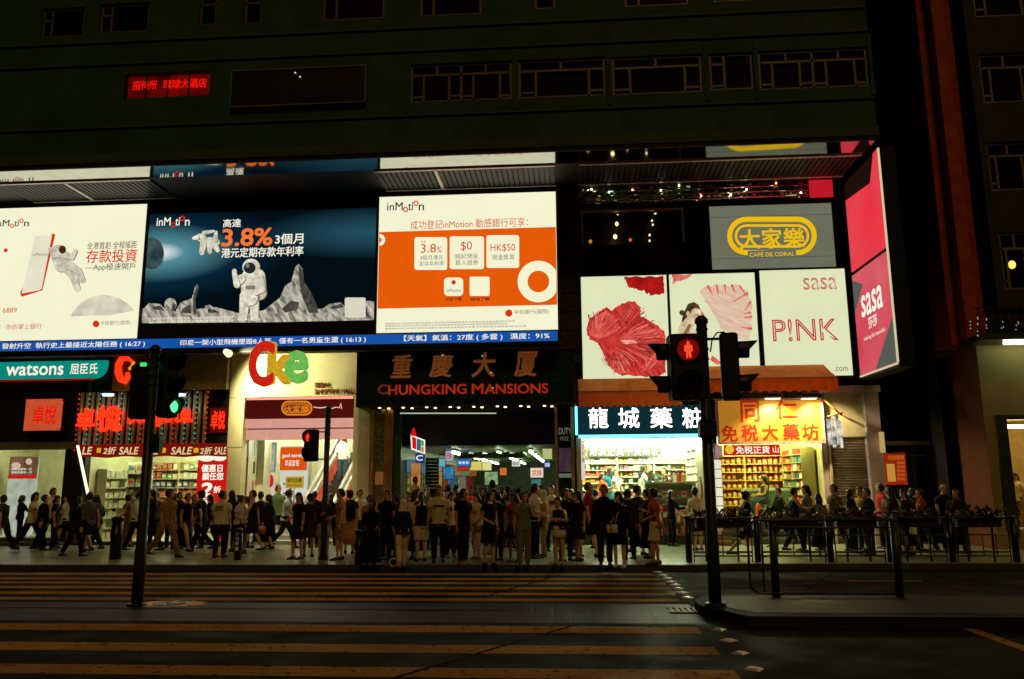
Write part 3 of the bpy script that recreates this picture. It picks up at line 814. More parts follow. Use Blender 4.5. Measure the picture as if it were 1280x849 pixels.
# ---- news ticker below
YT = YS - 0.08
qa, qb_ = P(-60, 439, YT), P(697, 421.5, YT)
zt1 = (P(100, 425.5, YT).z + P(600, 415.6, YT).z) / 2; zt0 = (P(100, 437, YT).z + P(600, 428.5, YT).z) / 2
t = thing('news_ticker', 'long blue lit news ticker strip running below the three screens', 'LED ticker', ((qa.x + qb_.x) / 2, YT, zt0))
b = MB(); b.box(qa.x, qb_.x, YT, YT + 0.05, zt0, zt1); b.build('display', glow((24, 84, 170), 1.0, var=0.12, scale=0.8), t)
b = MB(); b.box(qa.x, qb_.x + 0.05, YT + 0.052, YT + 0.5, zt0 - 0.16, zt1 + 0.02); b.box(qa.x, qb_.x + 0.05, YT - 0.03, YT + 0.05, zt0 - 0.1, zt0 - 0.004); b.build('housing', M_soot, t)
def tick(s_, xl, xr):
    a, c = P(xl, 433, YT), P(xr, 433, YT); h_ = zt1 - zt0
    lettering(s_, (a.x, YT - 0.006, zt0 + h_ * .16), (1, 0, 0), (0, 0, 1), (0, -1, 0), c.x - a.x, h_ * .68, CRM, t, bold=0.015)
tick('探測器」發射升空  執行史上最接近太陽任務 ( 16:27 )', -34, 181); tick('印尼一架小型飛機墜毀8人死，僅有一名男童生還 ( 16:13 )', 225, 457); tick('【天氣】氣溫：27度 ( 多雲 )   濕度：91%', 505, 687)

# ------------------------------------------------------------------ first floor right: window, lit boards, wing sign
YB = 24.45
# eatery window with lamps
q = rect(727, 856, 262, 345, YB + 0.2); x0, x1, z0, z1 = q
t = thing('eatery_window', 'wide dark upstairs eatery window with warm lamps inside a gilt frame', 'window', ((x0 + x1) / 2, YB, z0))
b = MB(); f_ = 0.06
zs_ = P(790, 306, YB + .2).z
b.box(x0, x1, YB + 0.14, YB + 0.24, z1 - f_, z1); b.box(x1 - f_, x1, YB + 0.14, YB + 0.24, zs_, z1 - f_); b.box(x0, x0 + f_, YB + 0.14, YB + 0.24, zs_, z1 - f_)
b.build('gilt_frame', mat((230, 190, 110), 0.3, metal=0.6), t)
b = MB(); b.box(x0, x1, YB + 0.16, YB + 0.25, z0, zs_); b.build('dark_apron', M_soot, t)
b = MB()
b.quad((x0, YB + .25, zs_), (x1, YB + .25, zs_), (x1, YB + .94, zs_), (x0, YB + .94, zs_)); b.quad((x0, YB + .94, zs_), (x1, YB + .94, zs_), (x1, YB + .94, z1), (x0, YB + .94, z1)); b.quad((x0, YB + .25, z1 - .01), (x0, YB + .94, z1 - .01), (x1, YB + .94, z1 - .01), (x1, YB + .25, z1 - .01))
b.quad((x0, YB + .25, zs_), (x0, YB + .94, zs_), (x0, YB + .94, z1), (x0, YB + .25, z1)); b.quad((x1, YB + .25, zs_), (x1, YB + .25, z1), (x1, YB + .94, z1), (x1, YB + .94, zs_))
b.build('dining_room', mat((36, 30, 20), 0.5, var=0.3), t)
WL = glow((255, 226, 150), 2.2)
for i, (x, y, r) in enumerate(((730, 267, .055), (772, 267, .05), (819, 266, .055), (771, 280, .07), (815, 276, .035), (816, 281, .035), (769, 296, .08), (812, 294, .04), (812, 301, .035), (738, 302, .07), (788, 300, .06))):
    p = P(x, y, YB + 0.62)
    b = MB(); b.ell(p, (r * .8, r * .8, r), 10, 7)
    lp = b.build('ceiling_lamp', WL if i not in (9, 10) else glow((210, 130, 50), 0.8), t)
    b = MB(); b.tube([p + Vector((0, 0, r)), (p.x, p.y, z1 - 0.012)], 0.008, 5); b.build('lamp_cord', M_black, lp)
# grey eatery board with a yellow pill-shaped emblem
def pill_emblem(par, xl, xr, yt, yb, Y, yel, inner, sub, scale_in=0.13):
    b = MB(); r = (yb - yt) / 2 - 0.1
    lw = (yb - yt) * scale_in
    ring_pts(b, [P(x, y, Y) for x, y in rr_pts(xl, xr, yt, yb, r)], [P(x, y, Y) for x, y in rr_pts(xl + lw, xr - lw, yt + lw, yb - lw, r - lw)], (0, 0.01, 0))
    l2 = lw * 1.5; l3 = lw * 2.0
    ring_pts(b, [P(x, y, Y) for x, y in rr_pts(xl + l2, xr - l2, yt + l2, yb - l2, r - l2)], [P(x, y, Y) for x, y in rr_pts(xl + l3, xr - l3, yt + l3, yb - l3, r - l3)], (0, 0.01, 0))
    b.build('pill_outline', yel, par)
    h = yb - yt; w_ = xr - xl
    text_px('大家樂', xl + w_ * .14, xr - w_ * .14, yt + h * .31, yb - h * .18, Y - 0.003, yel, par, bold=0.025)
    if sub:
        b = MB(); r_ = rect(xl + w_ * .23, xr - w_ * .23, yb - h * .13, yb + h * .05, Y - 0.004); b.box(r_[0], r_[1], Y - 0.004, Y - 0.001, r_[2], r_[3]); b.build('caption_panel', inner, par)
        text_px('CAFÉ DE CORAL', xl + w_ * .25, xr - w_ * .25, yb - h * .10, yb + h * .03, Y - 0.008, yel, par, bold=0.012)
GB = glow((108, 112, 92), 1.0, var=0.12, scale=1.5)
YEL = glow((238, 190, 12), 1.0, var=0.05)
t, q = screen('eatery_board', 'grey lit board with a yellow pill-shaped emblem at first floor', 'signboard', 888.5, 1042, 256, 335, YB, GB, depth=0.3, bezel=0.05)
pill_emblem(t, 909, 1021, 271, 319, YB - 0.012, YEL, GB, True)
b = MB()
for y in (270, 322):
    z = P(965, y, YB).z; b.box(q[0], q[1], YB - 0.004, YB - 0.001, z - 0.008, z + 0.008)
b.build('panel_joint', glow((70, 74, 62), 1.0), t)
# three lit picture boards
LBW = glow((226, 231, 188), 1.0, var=0.07, scale=0.8)
BETTA = glow((224, 74, 62), 1.0, scale=3.0, col2=(150, 14, 18), wave=5.0, rot=(0, R(35), 0))
BETT2 = glow((240, 116, 100), 1.0, scale=3.4, col2=(196, 34, 34), wave=5.0, rot=(0, R(-50), 0))
def ruffle(pts, amp=1.2, sub=7, seed=0):
    o = []; n = len(pts)
    for i in range(n):
        (xa, ya), (xb, yb) = pts[i], pts[(i + 1) % n]
        for k in range(sub):
            f = k / sub
            dx, dy = xb - xa, yb - ya; L_ = math.hypot(dx, dy) or 1
            j = amp * noise.noise(Vector((i * 3.1 + seed, f * 9, 0))) * 2 + (amp * 0.5 if k % 2 else 0)
            o.append((xa + dx * f - dy / L_ * j, ya + dy * f + dx / L_ * j))
    return o
t, q = screen('picture_lightbox', 'lit board with a big deep red fighting fish fin on cream', 'lightbox', 727.5, 835.5, 345, 473, YB, LBW, depth=0.25, bezel=0.05)
pc_ = Pic(YB - 0.004); L = pc_.Y
b = MB()
poly_px(b, ruffle([(779, 345.5), (829, 344.5), (830, 367), (815, 369), (806, 366), (793, 361), (783, 358), (782, 351)], 1.6, 6, 4), L(), 1)
poly_px(b, ruffle([(733, 412), (736, 400), (746, 391), (757, 384), (765, 388), (777, 379), (793, 376), (802, 385), (800, 394), (812, 401), (821, 406), (830, 414), (832, 420), (832, 466), (823, 471), (778, 470), (768, 464), (757, 450), (752, 438), (745, 428), (736, 424)], 1.0, 6, 2), L(), 0)
poly_px(b, ruffle([(736, 418), (738, 403), (757, 388), (768, 396), (776, 410), (762, 420), (748, 424)], .8, 5, 5), L(), 2)
poly_px(b, ruffle([(775, 422), (800, 408), (828, 412), (832, 424), (812, 420), (796, 424), (778, 430)], .8, 5, 8), L(), 3)
poly_px(b, ruffle([(757, 450), (780, 452), (788, 466), (774, 468), (764, 462)], .8, 5, 9), L(), 2)
poly_px(b, ruffle([(800, 460), (818, 442), (831, 448), (822, 452), (806, 464)], .8, 5, 12), L(), 3)
poly_px(b, ruffle([(775, 425), (794, 426), (797, 429), (782, 430)], .4, 4, 14), L(), 4)
poly_px(b, ruffle([(800, 436), (812, 424), (826, 430), (830, 458), (822, 440), (810, 446)], .8, 5, 17), L(), 5)
rs_ = random.Random(6)
for cx, cy, a0, a1, r0, r1, n_ in ((748, 424, -150, -40, 6, 36, 44), (764, 430, -75, 20, 10, 62, 60), (762, 432, 10, 75, 8, 42, 40), (768, 466, -140, -60, 4, 26, 24), (806, 468, -100, -20, 6, 24, 22)):
    for k in range(n_):
        a = R(a0 + (a1 - a0) * (k + rs_.random()) / n_); ra = r0 + (r1 - r0) * rs_.random() * .5; rb = ra + (r1 - ra) * rs_.uniform(.5, 1)
        xa, ya, xb, yb = cx + ra * math.cos(a), cy + ra * math.sin(a), cx + rb * math.cos(a + .12), cy + rb * math.sin(a + .12)
        if xb > 831 or yb > 469 or xb < 735: continue
        capsule_px(b, xa, ya, .15, xb, yb, rs_.uniform(.25, .6), pc_.y - .045 - .0006 * k, rs_.choice((5, 5, 6, 7)))
b.build('fish_picture', [BETTA, glow((186, 30, 26), 1.0, scale=3.0, col2=(140, 14, 14)), BETT2, BETT2, glow((236, 190, 170), 1.0), glow((96, 14, 18), 1.0, scale=2.6, col2=(206, 80, 74), wave=5.0, rot=(0, R(80), 0)), glow((160, 24, 28), 1.0), glow((236, 116, 100), 1.0)], t)
t, q = screen('picture_lightbox', 'lit board with a woman in profile and a pale pink fin', 'lightbox', 839, 947, 342, 472, YB, LBW, depth=0.25, bezel=0.05)
b = MB(); pc_ = Pic(YB - 0.004); L = pc_.Y
poly_px(b, ruffle([(840, 343), (866, 342.5), (858, 349), (850, 351), (841, 355)], 1.0, 5, 3), L(), 0)
poly_px(b, ruffle([(874, 364), (884, 357), (905, 357), (922, 356), (934, 364), (940, 376), (940, 392), (940, 408), (936, 424), (928, 426), (900, 410), (888, 386)], 1.2, 5, 6), L(), 1)
for k, (xa, ya, xb, yb) in enumerate(((885, 358, 891, 369), (896, 357, 898, 369), (906, 357, 907, 367), (915, 357, 919, 366), (925, 358, 932, 368), (934, 367, 917, 377), (938, 378, 931, 388), (938, 391, 930, 392), (939, 396, 930, 397), (939, 411, 926, 409))):
    capsule_px(b, xa, ya, 1.6, xb, yb, 0.5, L(), 0)
poly_px(b, [(861, 383), (866, 379), (872, 384), (873, 391), (876, 396), (873, 398), (873, 402), (870, 405), (867, 407), (866, 412), (874, 414), (874, 424), (846, 424), (847, 412), (852, 402), (858, 400), (857, 390)], L(), 2)
poly_px(b, [(856, 388), (860, 380), (867, 377.5), (873, 381), (876, 388), (871, 385), (866, 386), (863, 392), (859, 396), (856, 400), (852, 404), (853, 396)], L(), 3); circ_px(b, 852.5, 391, 3.4, L(), 3)
circ_px(b, 860, 392, 2.2, L(), 2, ry=3); capsule_px(b, 869.5, 394, .7, 873, 393.5, .4, L(), 3); poly_px(b, [(876, 388), (879, 391), (882, 397), (876, 396)], L(), 0)
capsule_px(b, 862, 407, 2, 853, 424, 2.5, L(), 4); poly_px(b, [(890, 444), (904, 455), (896, 456), (888, 450)], L(), 0)
b.build('woman_picture', [glow((208, 60, 52), 1.0, scale=4.0, col2=(226, 140, 120)), glow((226, 206, 176), 1.0, scale=2.0, col2=(216, 170, 150), wave=5.0, rot=(0, R(60), 0)), glow((230, 214, 176), 1.0, scale=6.0, col2=(176, 140, 100)), glow((46, 30, 18), 1.0, scale=9, col2=(96, 72, 44)), glow((140, 104, 66), 1.0)], t)
t, q = screen('picture_lightbox', 'plain cream lit board with wide red lettering at the right end', 'lightbox', 953.5, 1061, 337, 470, YB, LBW, depth=0.25, bezel=0.05)
PINK = glow((196, 16, 60), 1.0)
text_px('P!NK', 966, 1047, 399, 426, YB - 0.006, PINK, t, bold=0.012, inline=LBW)
text_px('sasa', 1004, 1046, 347, 362, YB - 0.006, glow((196, 60, 70), 1.0), t, inline=LBW)
text_px('.com', 1043, 1060, 459, 464, YB - 0.006, GRY, t)
# wing sign standing out from the front at its right end: two stacked lit faces turned to the left
XW = P(1068, 400, 24.8).x
def W_(x, y): return PXX(x, y, XW)
yb0, yf0 = 24.7, W_(1117, 400).y
ztop = ZS - 0.05; zmid = (W_(1068, 334).z + W_(1108, 318).z) / 2; zbot = (W_(1080, 467).z + W_(1120, 455).z) / 2
t = thing('wing_sign', 'tall red and pink lit wing sign jutting over the pavement at the right corner', 'signboard', (XW, (yb0 + yf0) / 2, zbot))
b = MB(); b.box(XW + 0.03, XW + 0.45, yf0 - 0.05, yb0 + 0.2, zbot - 0.12, ztop); b.build('sign_case', M_soot, t)
b = MB(); b.box(XW, XW + 0.03, yf0, yb0, zmid + 0.06, ztop - 0.01); b.build('upper_face', glow((236, 40, 58), 1.0, scale=0.5, col2=(228, 70, 82)), t)
b = MB(); b.box(XW, XW + 0.03, yf0, yb0, zbot, zmid - 0.06); b.build('lower_face', glow((204, 52, 70), 1.0, scale=0.5, col2=(214, 96, 104)), t)
def wl(s_, y0f, y1f, z0f, z1f, mt, **kw):
    Wd, Hd = yb0 - yf0, zmid - 0.06 - zbot
    return lettering(s_, (XW - 0.006, yb0 - Wd * y0f, zbot + Hd * z0f), (0, -1, 0), (0, 0, 1), (-1, 0, 0), Wd * (y1f - y0f), Hd * (z1f - z0f), mt, t, **kw)
wl('sasa', .2, .78, .54, .74, CRM, bold=.02, shear=.1); wl('莎莎', .36, .60, .40, .51, CRM, bold=.02); wl('making life beautiful', .2, .78, .30, .35, CRM)
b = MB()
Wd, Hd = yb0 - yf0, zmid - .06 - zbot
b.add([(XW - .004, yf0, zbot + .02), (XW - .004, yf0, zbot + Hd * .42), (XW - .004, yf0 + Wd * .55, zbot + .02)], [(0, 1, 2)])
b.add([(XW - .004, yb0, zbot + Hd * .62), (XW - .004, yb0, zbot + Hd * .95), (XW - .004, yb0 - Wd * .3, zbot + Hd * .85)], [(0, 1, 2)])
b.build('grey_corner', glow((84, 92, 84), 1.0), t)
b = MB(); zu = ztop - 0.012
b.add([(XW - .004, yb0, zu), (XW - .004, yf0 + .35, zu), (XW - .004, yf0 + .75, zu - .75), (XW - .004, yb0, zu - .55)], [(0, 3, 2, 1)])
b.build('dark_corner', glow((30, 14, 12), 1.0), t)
b = MB(); b.box(XW - 0.02, XW + .02, yf0 - .06, yf0 - .002, zbot, ztop - .02); b.box(XW - .02, XW + .02, yf0, yb0, zbot - .05, zbot - .003); b.build('pale_edge', glow((232, 220, 170), 0.8), t)
# tinsel and pipes imitating bright reflections under the soffit above the boards
random.seed(5)
t = thing('reflection_foil', 'crinkled foil band imitating bright reflections under the soffit above the eatery board', 'reflection band', P(880, 245, YB + .05))
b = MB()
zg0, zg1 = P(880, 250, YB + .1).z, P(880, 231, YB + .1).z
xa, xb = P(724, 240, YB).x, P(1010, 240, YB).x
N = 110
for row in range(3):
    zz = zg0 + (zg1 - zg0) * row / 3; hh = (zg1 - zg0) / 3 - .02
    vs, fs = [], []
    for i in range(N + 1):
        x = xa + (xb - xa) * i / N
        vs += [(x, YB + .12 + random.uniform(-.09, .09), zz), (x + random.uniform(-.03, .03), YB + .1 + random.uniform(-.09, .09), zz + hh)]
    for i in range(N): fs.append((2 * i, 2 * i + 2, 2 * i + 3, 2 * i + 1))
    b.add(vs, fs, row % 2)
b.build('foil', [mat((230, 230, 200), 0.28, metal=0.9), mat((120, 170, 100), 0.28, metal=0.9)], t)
b = MB()
for k in range(3):
    z = zg0 + (zg1 - zg0) * (k + .05) / 3; b.tube([(xa, YB - .02, z), (xb, YB - .02, z)], 0.035, 8)
b.build('chrome_pipe', mat((210, 205, 195), 0.12, metal=1.0), t)
for k in range(10):  # small glowing beads added to brighten the foil
    x = xa + (xb - xa) * (k + .3 + .5 * random.random()) / 10; z = zg0 + (zg1 - zg0) * random.uniform(.1, .9)
    bl = MB(); bl.ell((x, YB - .08, z), (.03, .03, .03), 8, 6); bl.build('added_light_bead', glow(((255, 236, 190), (210, 255, 190), (255, 150, 120))[k % 3], 7), t)
b = MB(); qr = rect(1012, 1041, 222, 246, YB - .05); b.box(qr[0], qr[1], YB - .05, YB + .02, qr[2], qr[3]); b.build('red_panel', glow((196, 26, 40), 0.9), t)
# ------------------------------------------------------------------ shops at street level
def zpx(y, Y=YF, x=640): return P(x, y, Y).z
def xpx(x, y=600, Y=YF): return P(x, y, Y).x
def room(b, x0, x1, y0, y1, z0, z1, mw=0, mf=1, mc=2):
    b.quad((x0, y1, z0), (x1, y1, z0), (x1, y1, z1), (x0, y1, z1), mw)
    b.quad((x0, y0, z0), (x0, y1, z0), (x0, y1, z1), (x0, y0, z1), mw)
    b.quad((x1, y1, z0), (x1, y0, z0), (x1, y0, z1), (x1, y1, z1), mw)
    b.quad((x0, y0, z0), (x1, y0, z0), (x1, y1, z0), (x0, y1, z0), mf)
    b.quad((x0, y1, z1), (x1, y1, z1), (x1, y0, z1), (x0, y0, z1), mc)
def tube_light(x0, x1, y, z, label, st=12, group=None, col=(255, 252, 226), along=0):
    if along: x1 = x0
    t = thing('tube_light', label, 'ceiling light', ((x0 + x1) / 2, y, z), group)
    if along:
        b = MB(); b.tube([(x0, y, z), (x0, y + along, z)], 0.05, 8); b.build('lamp_tube', glow(col, st), t)
        b = MB(); b.box(x0 - .06, x0 + .06, y - .03, y + along + .03, z + .055, z + .085); b.build('batten', M_white, t)
        return t
    b = MB(); b.tube([(x0, y, z), (x1, y, z)], 0.045, 8); b.build('lamp_tube', glow(col, st), t)
    b = MB(); b.box(x0 - .03, x1 + .03, y - .06, y + .06, z + .05, z + .09); b.build('batten', M_white, t)
    return t
ZB = P(360, 437, YF).z            # under the ticker
# goods: a few prototypes, copied one by one onto the shelves
GCOL = [(214, 206, 176), (190, 60, 44), (226, 220, 200), (60, 120, 126), (206, 150, 60), (120, 140, 96), (70, 86, 120), (230, 226, 214), (150, 96, 60), (208, 96, 60)]
def gbox(c1, c2):
    b = MB(); b.box(-.5, .5, -.5, .5, 0, 1); b.box(-.42, .42, -.512, -.501, .32, .72, 1); b.box(-.42, .1, -.512, -.501, .8, .88, 1)
    return b.mesh('goods_box', [mat(c1, .4, var=.1), mat(c2, .4, var=.1)])
def gbot(c1, c2):
    b = MB(); b.rings_z([(0, .42, .42, 0), (.62, .42, .42, 0), (.72, .2, .2, 0), (.8, .2, .2, 0)], 10, 0); b.rings_z([(.805, .24, .24, 0), (1, .24, .24, 0)], 10, 1); b.rings_z([(.15, .43, .43, 0), (.5, .43, .43, 0)], 10, 1)
    return b.mesh('goods_bottle', [mat(c1, .3, var=.1), mat(c2, .3, var=.1)])
def gjar(c1, c2):
    b = MB(); b.rings_z([(0, .46, .46, 0), (.05, .5, .5, 0), (.7, .5, .5, 0), (.78, .44, .44, 0)], 12, 0); b.rings_z([(.785, .47, .47, 0), (1, .47, .47, 0)], 12, 1)
    return b.mesh('goods_jar', [mat(c1, .25, var=.3, scale=6), mat(c2, .35, var=.1)])
random.seed(3)
BOXES = [gbox(GCOL[i], GCOL[(i * 3 + 2) % 10]) for i in range(10)]
PALE = [gbox(a, c) for a, c in (((228, 224, 206), (90, 140, 130)), ((222, 216, 190), (196, 80, 56)), ((232, 230, 220), (120, 130, 150)), ((214, 210, 186), (150, 150, 90)), ((226, 220, 196), (206, 160, 70)))]
BOTS = [gbot((214, 180, 110), (220, 214, 190)), gbot((110, 60, 34), (214, 170, 60)), gbot((226, 224, 212), (70, 130, 130)), gbot((196, 70, 46), (230, 220, 200))]
JARS = [gjar((186, 160, 74), (206, 70, 40)), gjar((170, 130, 60), (214, 120, 50)), gjar((190, 176, 110), (190, 60, 40)), gjar((130, 96, 46), (200, 84, 40))]
NGOODS = {}
def put(me, name, x, y, z, sx, sy, sz, rz, label, cat, group):
    if me.name.startswith('goods_bottle'): name, label, cat, group = 'goods_bottle', label.replace('packet', 'bottle').replace('carton', 'bottle'), 'bottle', group.replace('packets', 'bottles').replace('cosmetics', 'bottles')
    o = bpy.data.objects.new(name, me); C.objects.link(o)
    o.location = (x, y, z); o.scale = (sx, sy, sz); o.rotation_euler = (0, 0, rz)
    tag(o, label, cat, group); NGOODS[name] = NGOODS.get(name, 0) + 1
    return o
def shelving(name, label, a, bpt, z0, z1, rows, depth, nrm, stock, glabel, gcat, ggroup, per_m=4.0, hmax=0.9, skip=0.08, frame=None, gname='medicine_packet', tray=False, wfill=.92):
    """an upright shelf unit from a to bpt (plan points), front looking along nrm, with goods standing on its shelves"""
    a, bpt = Vector((a[0], a[1], 0)), Vector((bpt[0], bpt[1], 0)); u = (bpt - a); Ln = u.length; u = u.normalized(); n = Vector(nrm).normalized()
    fr = frame or M_white
    t = thing(name, label, 'shelves', ((a.x + bpt.x) / 2, (a.y + bpt.y) / 2, z0))
    def slab(b, s0, s1, d0, d1, za, zb):
        p = [a + u * s0 + n * d1, a + u * s1 + n * d1, a + u * s1 + n * d0, a + u * s0 + n * d0]
        b.loft([[(q.x, q.y, za) for q in p], [(q.x, q.y, zb) for q in p]], smooth=False)
    b = MB(); slab(b, 0, Ln, 0, .02, z0, z1); b.build('back_panel', fr, t)
    k = max(1, round(Ln / 1.2))
    for i in range(k + 1):
        b = MB(); s = Ln * i / k; slab(b, max(0, s - .02), min(Ln, s + .02), .022, depth, z0, z1); b.build('upright', fr, t)
    dz = (z1 - z0) / rows
    rz = math.atan2(u.y, u.x)
    for r in range(rows):
        b = MB(); slab(b, .002, Ln - .002, .021, depth + .01, z0 + dz * r + .02, z0 + dz * r + .045); b.build('shelf', fr, t)
        cnt = max(1, int(Ln * per_m)); wgap = Ln / cnt
        runm = random.choice(stock)
        for i in range(cnt):
            if random.random() < .45: runm = random.choice(stock)
            if random.random() < skip: continue
            h = dz * hmax * random.uniform(.62, .95) - .03; wd = wgap * wfill * random.uniform(.8, 1)
            p = a + u * (wgap * (i + .5)) + n * (depth - .16 + random.uniform(-.03, .02))
            put(runm, gname, p.x, p.y, z0 + dz * r + .047, wd, min(.26, depth - .1), h, rz, glabel, gcat, ggroup)
    return t

# ---------------- far left: pharmacy with a teal sign, then the make-up shop with red neon
XA = xpx(-40); XB_ = xpx(94); XC = xpx(283); XD = xpx(447)
zf = PZ + .22
t = thing('corner_pharmacy', 'brightly lit beige shop interior at the far left with a low step', 'shop', ((XA + XB_) / 2, YF, PZ))
b = MB(); room(b, XA, XB_, YF + .31, YF + 3.4, zf, zpx(562, x=40) + .4); b.build('shop_room', [M_cream, M_white, M_white], t)
b = MB(); b.box(XA, XB_, YF - .5, YF, PZ - .02, PZ + .11); b.box(XA, XB_, YF - .2, YF + .02, PZ + .112, zf - .003); b.build('step', M_kerb, t)
zc = zpx(562, x=40)
b = MB(); b.box(XA, XB_ - .02, YF - .05, YF + .3, zc, ZB + .3); b.build('dark_fascia', M_dark, t)
b = MB(); b.box(XA, XB_ - .02, YF - .10, YF - .052, zc, zc + .24); b.build('pale_lintel', mat((120, 118, 96), .5), t)
b = MB(); b.box(xpx(80), XB_ + .32, YF - .06, YF + .4, PZ, zc - .003); b.build('dark_column', M_soot, t)
tube_light(XA + .5, XB_ - 1.2, YF + 1.0, zc + .28, 'ceiling tube light in the beige shop at the far left', 34, col=(246, 255, 206))
q = rect(8, 44, 571, 668, YF + 1.2)
ps = thing('pharmacy_poster', 'tall poster stand with a red stripe and white lower half in the left shop', 'poster', ((q[0] + q[1]) / 2, YF + 1.2, zf))
b = MB(); b.box(q[0], q[1], YF + 1.2, YF + 1.26, zf, q[3]); b.build('poster_board', glow((206, 206, 184), .8, scale=2.5, col2=(150, 168, 150)), ps)
zz = lambda y: P(26, y, YF + 1.2).z
b = MB(); b.box(q[0], q[1], YF + 1.19, YF + 1.198, zz(594), q[3]); b.build('upper_picture', glow((150, 112, 84), .7, scale=3, col2=(98, 60, 40)), ps)
b = MB(); b.box(q[0], q[1], YF + 1.18, YF + 1.188, zz(598.5), zz(594)); b.build('red_stripe', glow((206, 30, 18), .9), ps)
b = MB(); circ_px(b, 36, 577, 4, YF + 1.17); circ_px(b, 20, 582, 6, YF + 1.17, ry=4); b.build('round_mark', glow((210, 190, 160), .9), ps)
for k in range(2): text_px('健康美麗每一天', 14, 40, 586 + 4 * k - 1, 589 + 4 * k - 1, YF + 1.17, CRM, ps)
# teal sign
q = rect(-40, 132, 452, 474, YF - .25)
ts = thing('teal_sign', 'teal lit shop sign with white lettering and a rounded lower corner at far left', 'shop sign', ((q[0] + q[1]) / 2, YF - .2, q[2]))
x0, x1, z0, z1 = q; yy = YF - .25; rr = .42
pts = [(x0, yy, z1), (x1, yy, z1)] + [(x1 - rr + rr * math.cos(R(-a)), yy, z0 + rr + rr * math.sin(R(-a))) for a in range(0, 91, 10)] + [(x0, yy, z0)]
b = MB(); b.prism(pts, (0, .14, 0)); b.build('sign_face', glow((10, 150, 134), .85, var=.12), ts)
b = MB(); b.box(x0, x1 - rr, yy - .03, yy + .12, z0 - .05, z0 - .003); b.build('red_edge', glow((150, 20, 10), .7), ts)
text_px('watsons', 8, 79, 456, 469, yy - .012, CRM, ts, bold=.02); text_px('屈臣氏', 88, 122, 454.5, 467.5, yy - .012, CRM, ts, bold=.02)
# small orange square sign hung under the fascia
q = rect(31, 75, 499, 538, YF - .5)
os_ = thing('square_sign', 'square orange lit sign with two red characters hanging left of the striped shopfront', 'hanging sign', ((q[0] + q[1]) / 2, YF - .5, q[2]))
b = MB(); b.box(q[0], q[1], YF - .5, YF - .4, q[2], q[3]); b.build('sign_face', glow((214, 84, 48), .9, var=.2), os_)
b = MB(); b.box(q[0] - .03, q[1] + .03, YF - .396, YF - .3, q[2] - .03, q[3] + .03); b.box(q[1], q[1] + .3, YF - .46, YF - .42, q[2] + .02, q[2] + .06); b.box(q[1], q[1] + .3, YF - .46, YF - .42, q[3] - .06, q[3] - .02); b.build('sign_bracket', M_black, os_)
text_px('卓悅', 41, 70, 508, 530, YF - .512, glow((230, 24, 8), 1.0), os_, bold=.03)

# make-up shop: chrome striped fascia above a lit interior
t = thing('cosmetics_shop', 'shop with a chrome striped fascia, red neon and a lit shelf-lined interior', 'shop', ((XB_ + XC) / 2, YF, PZ))
zi = zpx(566, x=190); zst1 = zpx(490, x=190)
b = MB(); room(b, XB_ + .34, XC - .02, YF + .21, YF + 4.2, zf - .12, zi + .4); b.build('shop_room', [M_cream, M_white, M_white], t)
b = MB(); b.box(XB_ + .34, XC, YF - .3, YF + .04, PZ - .02, PZ + .10); b.build('step', M_kerb, t)
b = MB(); b.box(XB_ + .3, XC - .02, YF - .03, YF + .2, zi, ZB + .3); b.build('back_fascia', M_soot, t)
b = MB(); b.box(xpx(138), XC - .03, YF - .34, YF - .031, zst1 + .03, ZB + .28); b.build('beige_hood', mat((176, 160, 112), .6), t)
b = MB(); x0, x1 = xpx(100, 525), xpx(261, 525); n = 24
for i in range(n):
    x = x0 + (x1 - x0) * (i + .5) / n; b.rings_z([(zi + .02, .055, .07, YF - .1, x), (zst1, .055, .07, YF - .1, x)], 8, 0, True)
b.build('chrome_stripe', mat((226, 234, 214), .3, metal=.35, var=.1), t)
b = MB(); r_ = MB()
for i in range(0, n + 1, 2):
    x = x0 + (x1 - x0) * i / n
    for k in range(12):
        z = zi + .1 + (zst1 - zi - .15) * k / 11; (b if (i // 2) % 3 else r_).ell((x, YF - .15, z), (.022, .022, .022), 6, 4)
b.build('bulb_row', glow((150, 220, 180), .7), t); r_.build('red_bulb_row', glow((255, 60, 20), 1.2), t)
NEON = glow((255, 38, 12), 2.6)
def neon(s_, xl, xr, yt, yb, par, Y=YF - .24, **kw):
    return text_px(s_, xl, xr, yt, yb, Y, NEON, par, extrude=.05, name='neon_lettering', **kw)
ns = thing('red_neon_sign', 'large red neon lettering across the chrome striped shopfront', 'neon sign', (xpx(160), YF - .24, zpx(538)))
neon('卓', 96, 117, 511, 537, ns, bold=.035); neon('悅', 122, 151, 508, 539, ns, bold=.035); neon('BONJOUR', 160, 240, 512, 533, ns, bold=.03)
ns2 = thing('square_neon', 'small square red neon sign at the right end of the chrome stripes', 'neon sign', (xpx(272), YF - .3, zpx(540)))
q = rect(262, 283, 510, 541, YF - .1); b = MB(); b.box(q[0], q[1], YF - .1, YF - .04, q[2], q[3]); b.build('sign_face', glow((96, 14, 10), .8), ns2)
text_px('卓悅', 264, 281, 514, 536, YF - .12, NEON, ns2, bold=.03)
ng = thing('round_neon', 'round red neon hook with an orange end above the left signals', 'neon sign', P(157, 476, YF - .3))
b = MB(); pts = [(167, 453), (160, 448), (153, 449), (149, 457), (149, 467), (152, 474), (158, 477), (161, 472), (160, 466)]
b.tube([P(x, y, YF - .3) for x, y in pts], [.05, .09, .12, .13, .13, .13, .12, .11, .08], 8); b.build('neon_tube', NEON, ng)
b = MB(); b.tube([P(x, y, YF - .3) for x, y in ((162, 462), (166, 458), (168, 452))], .07, 8); b.build('orange_tube', glow((255, 130, 30), 1.2), ng)
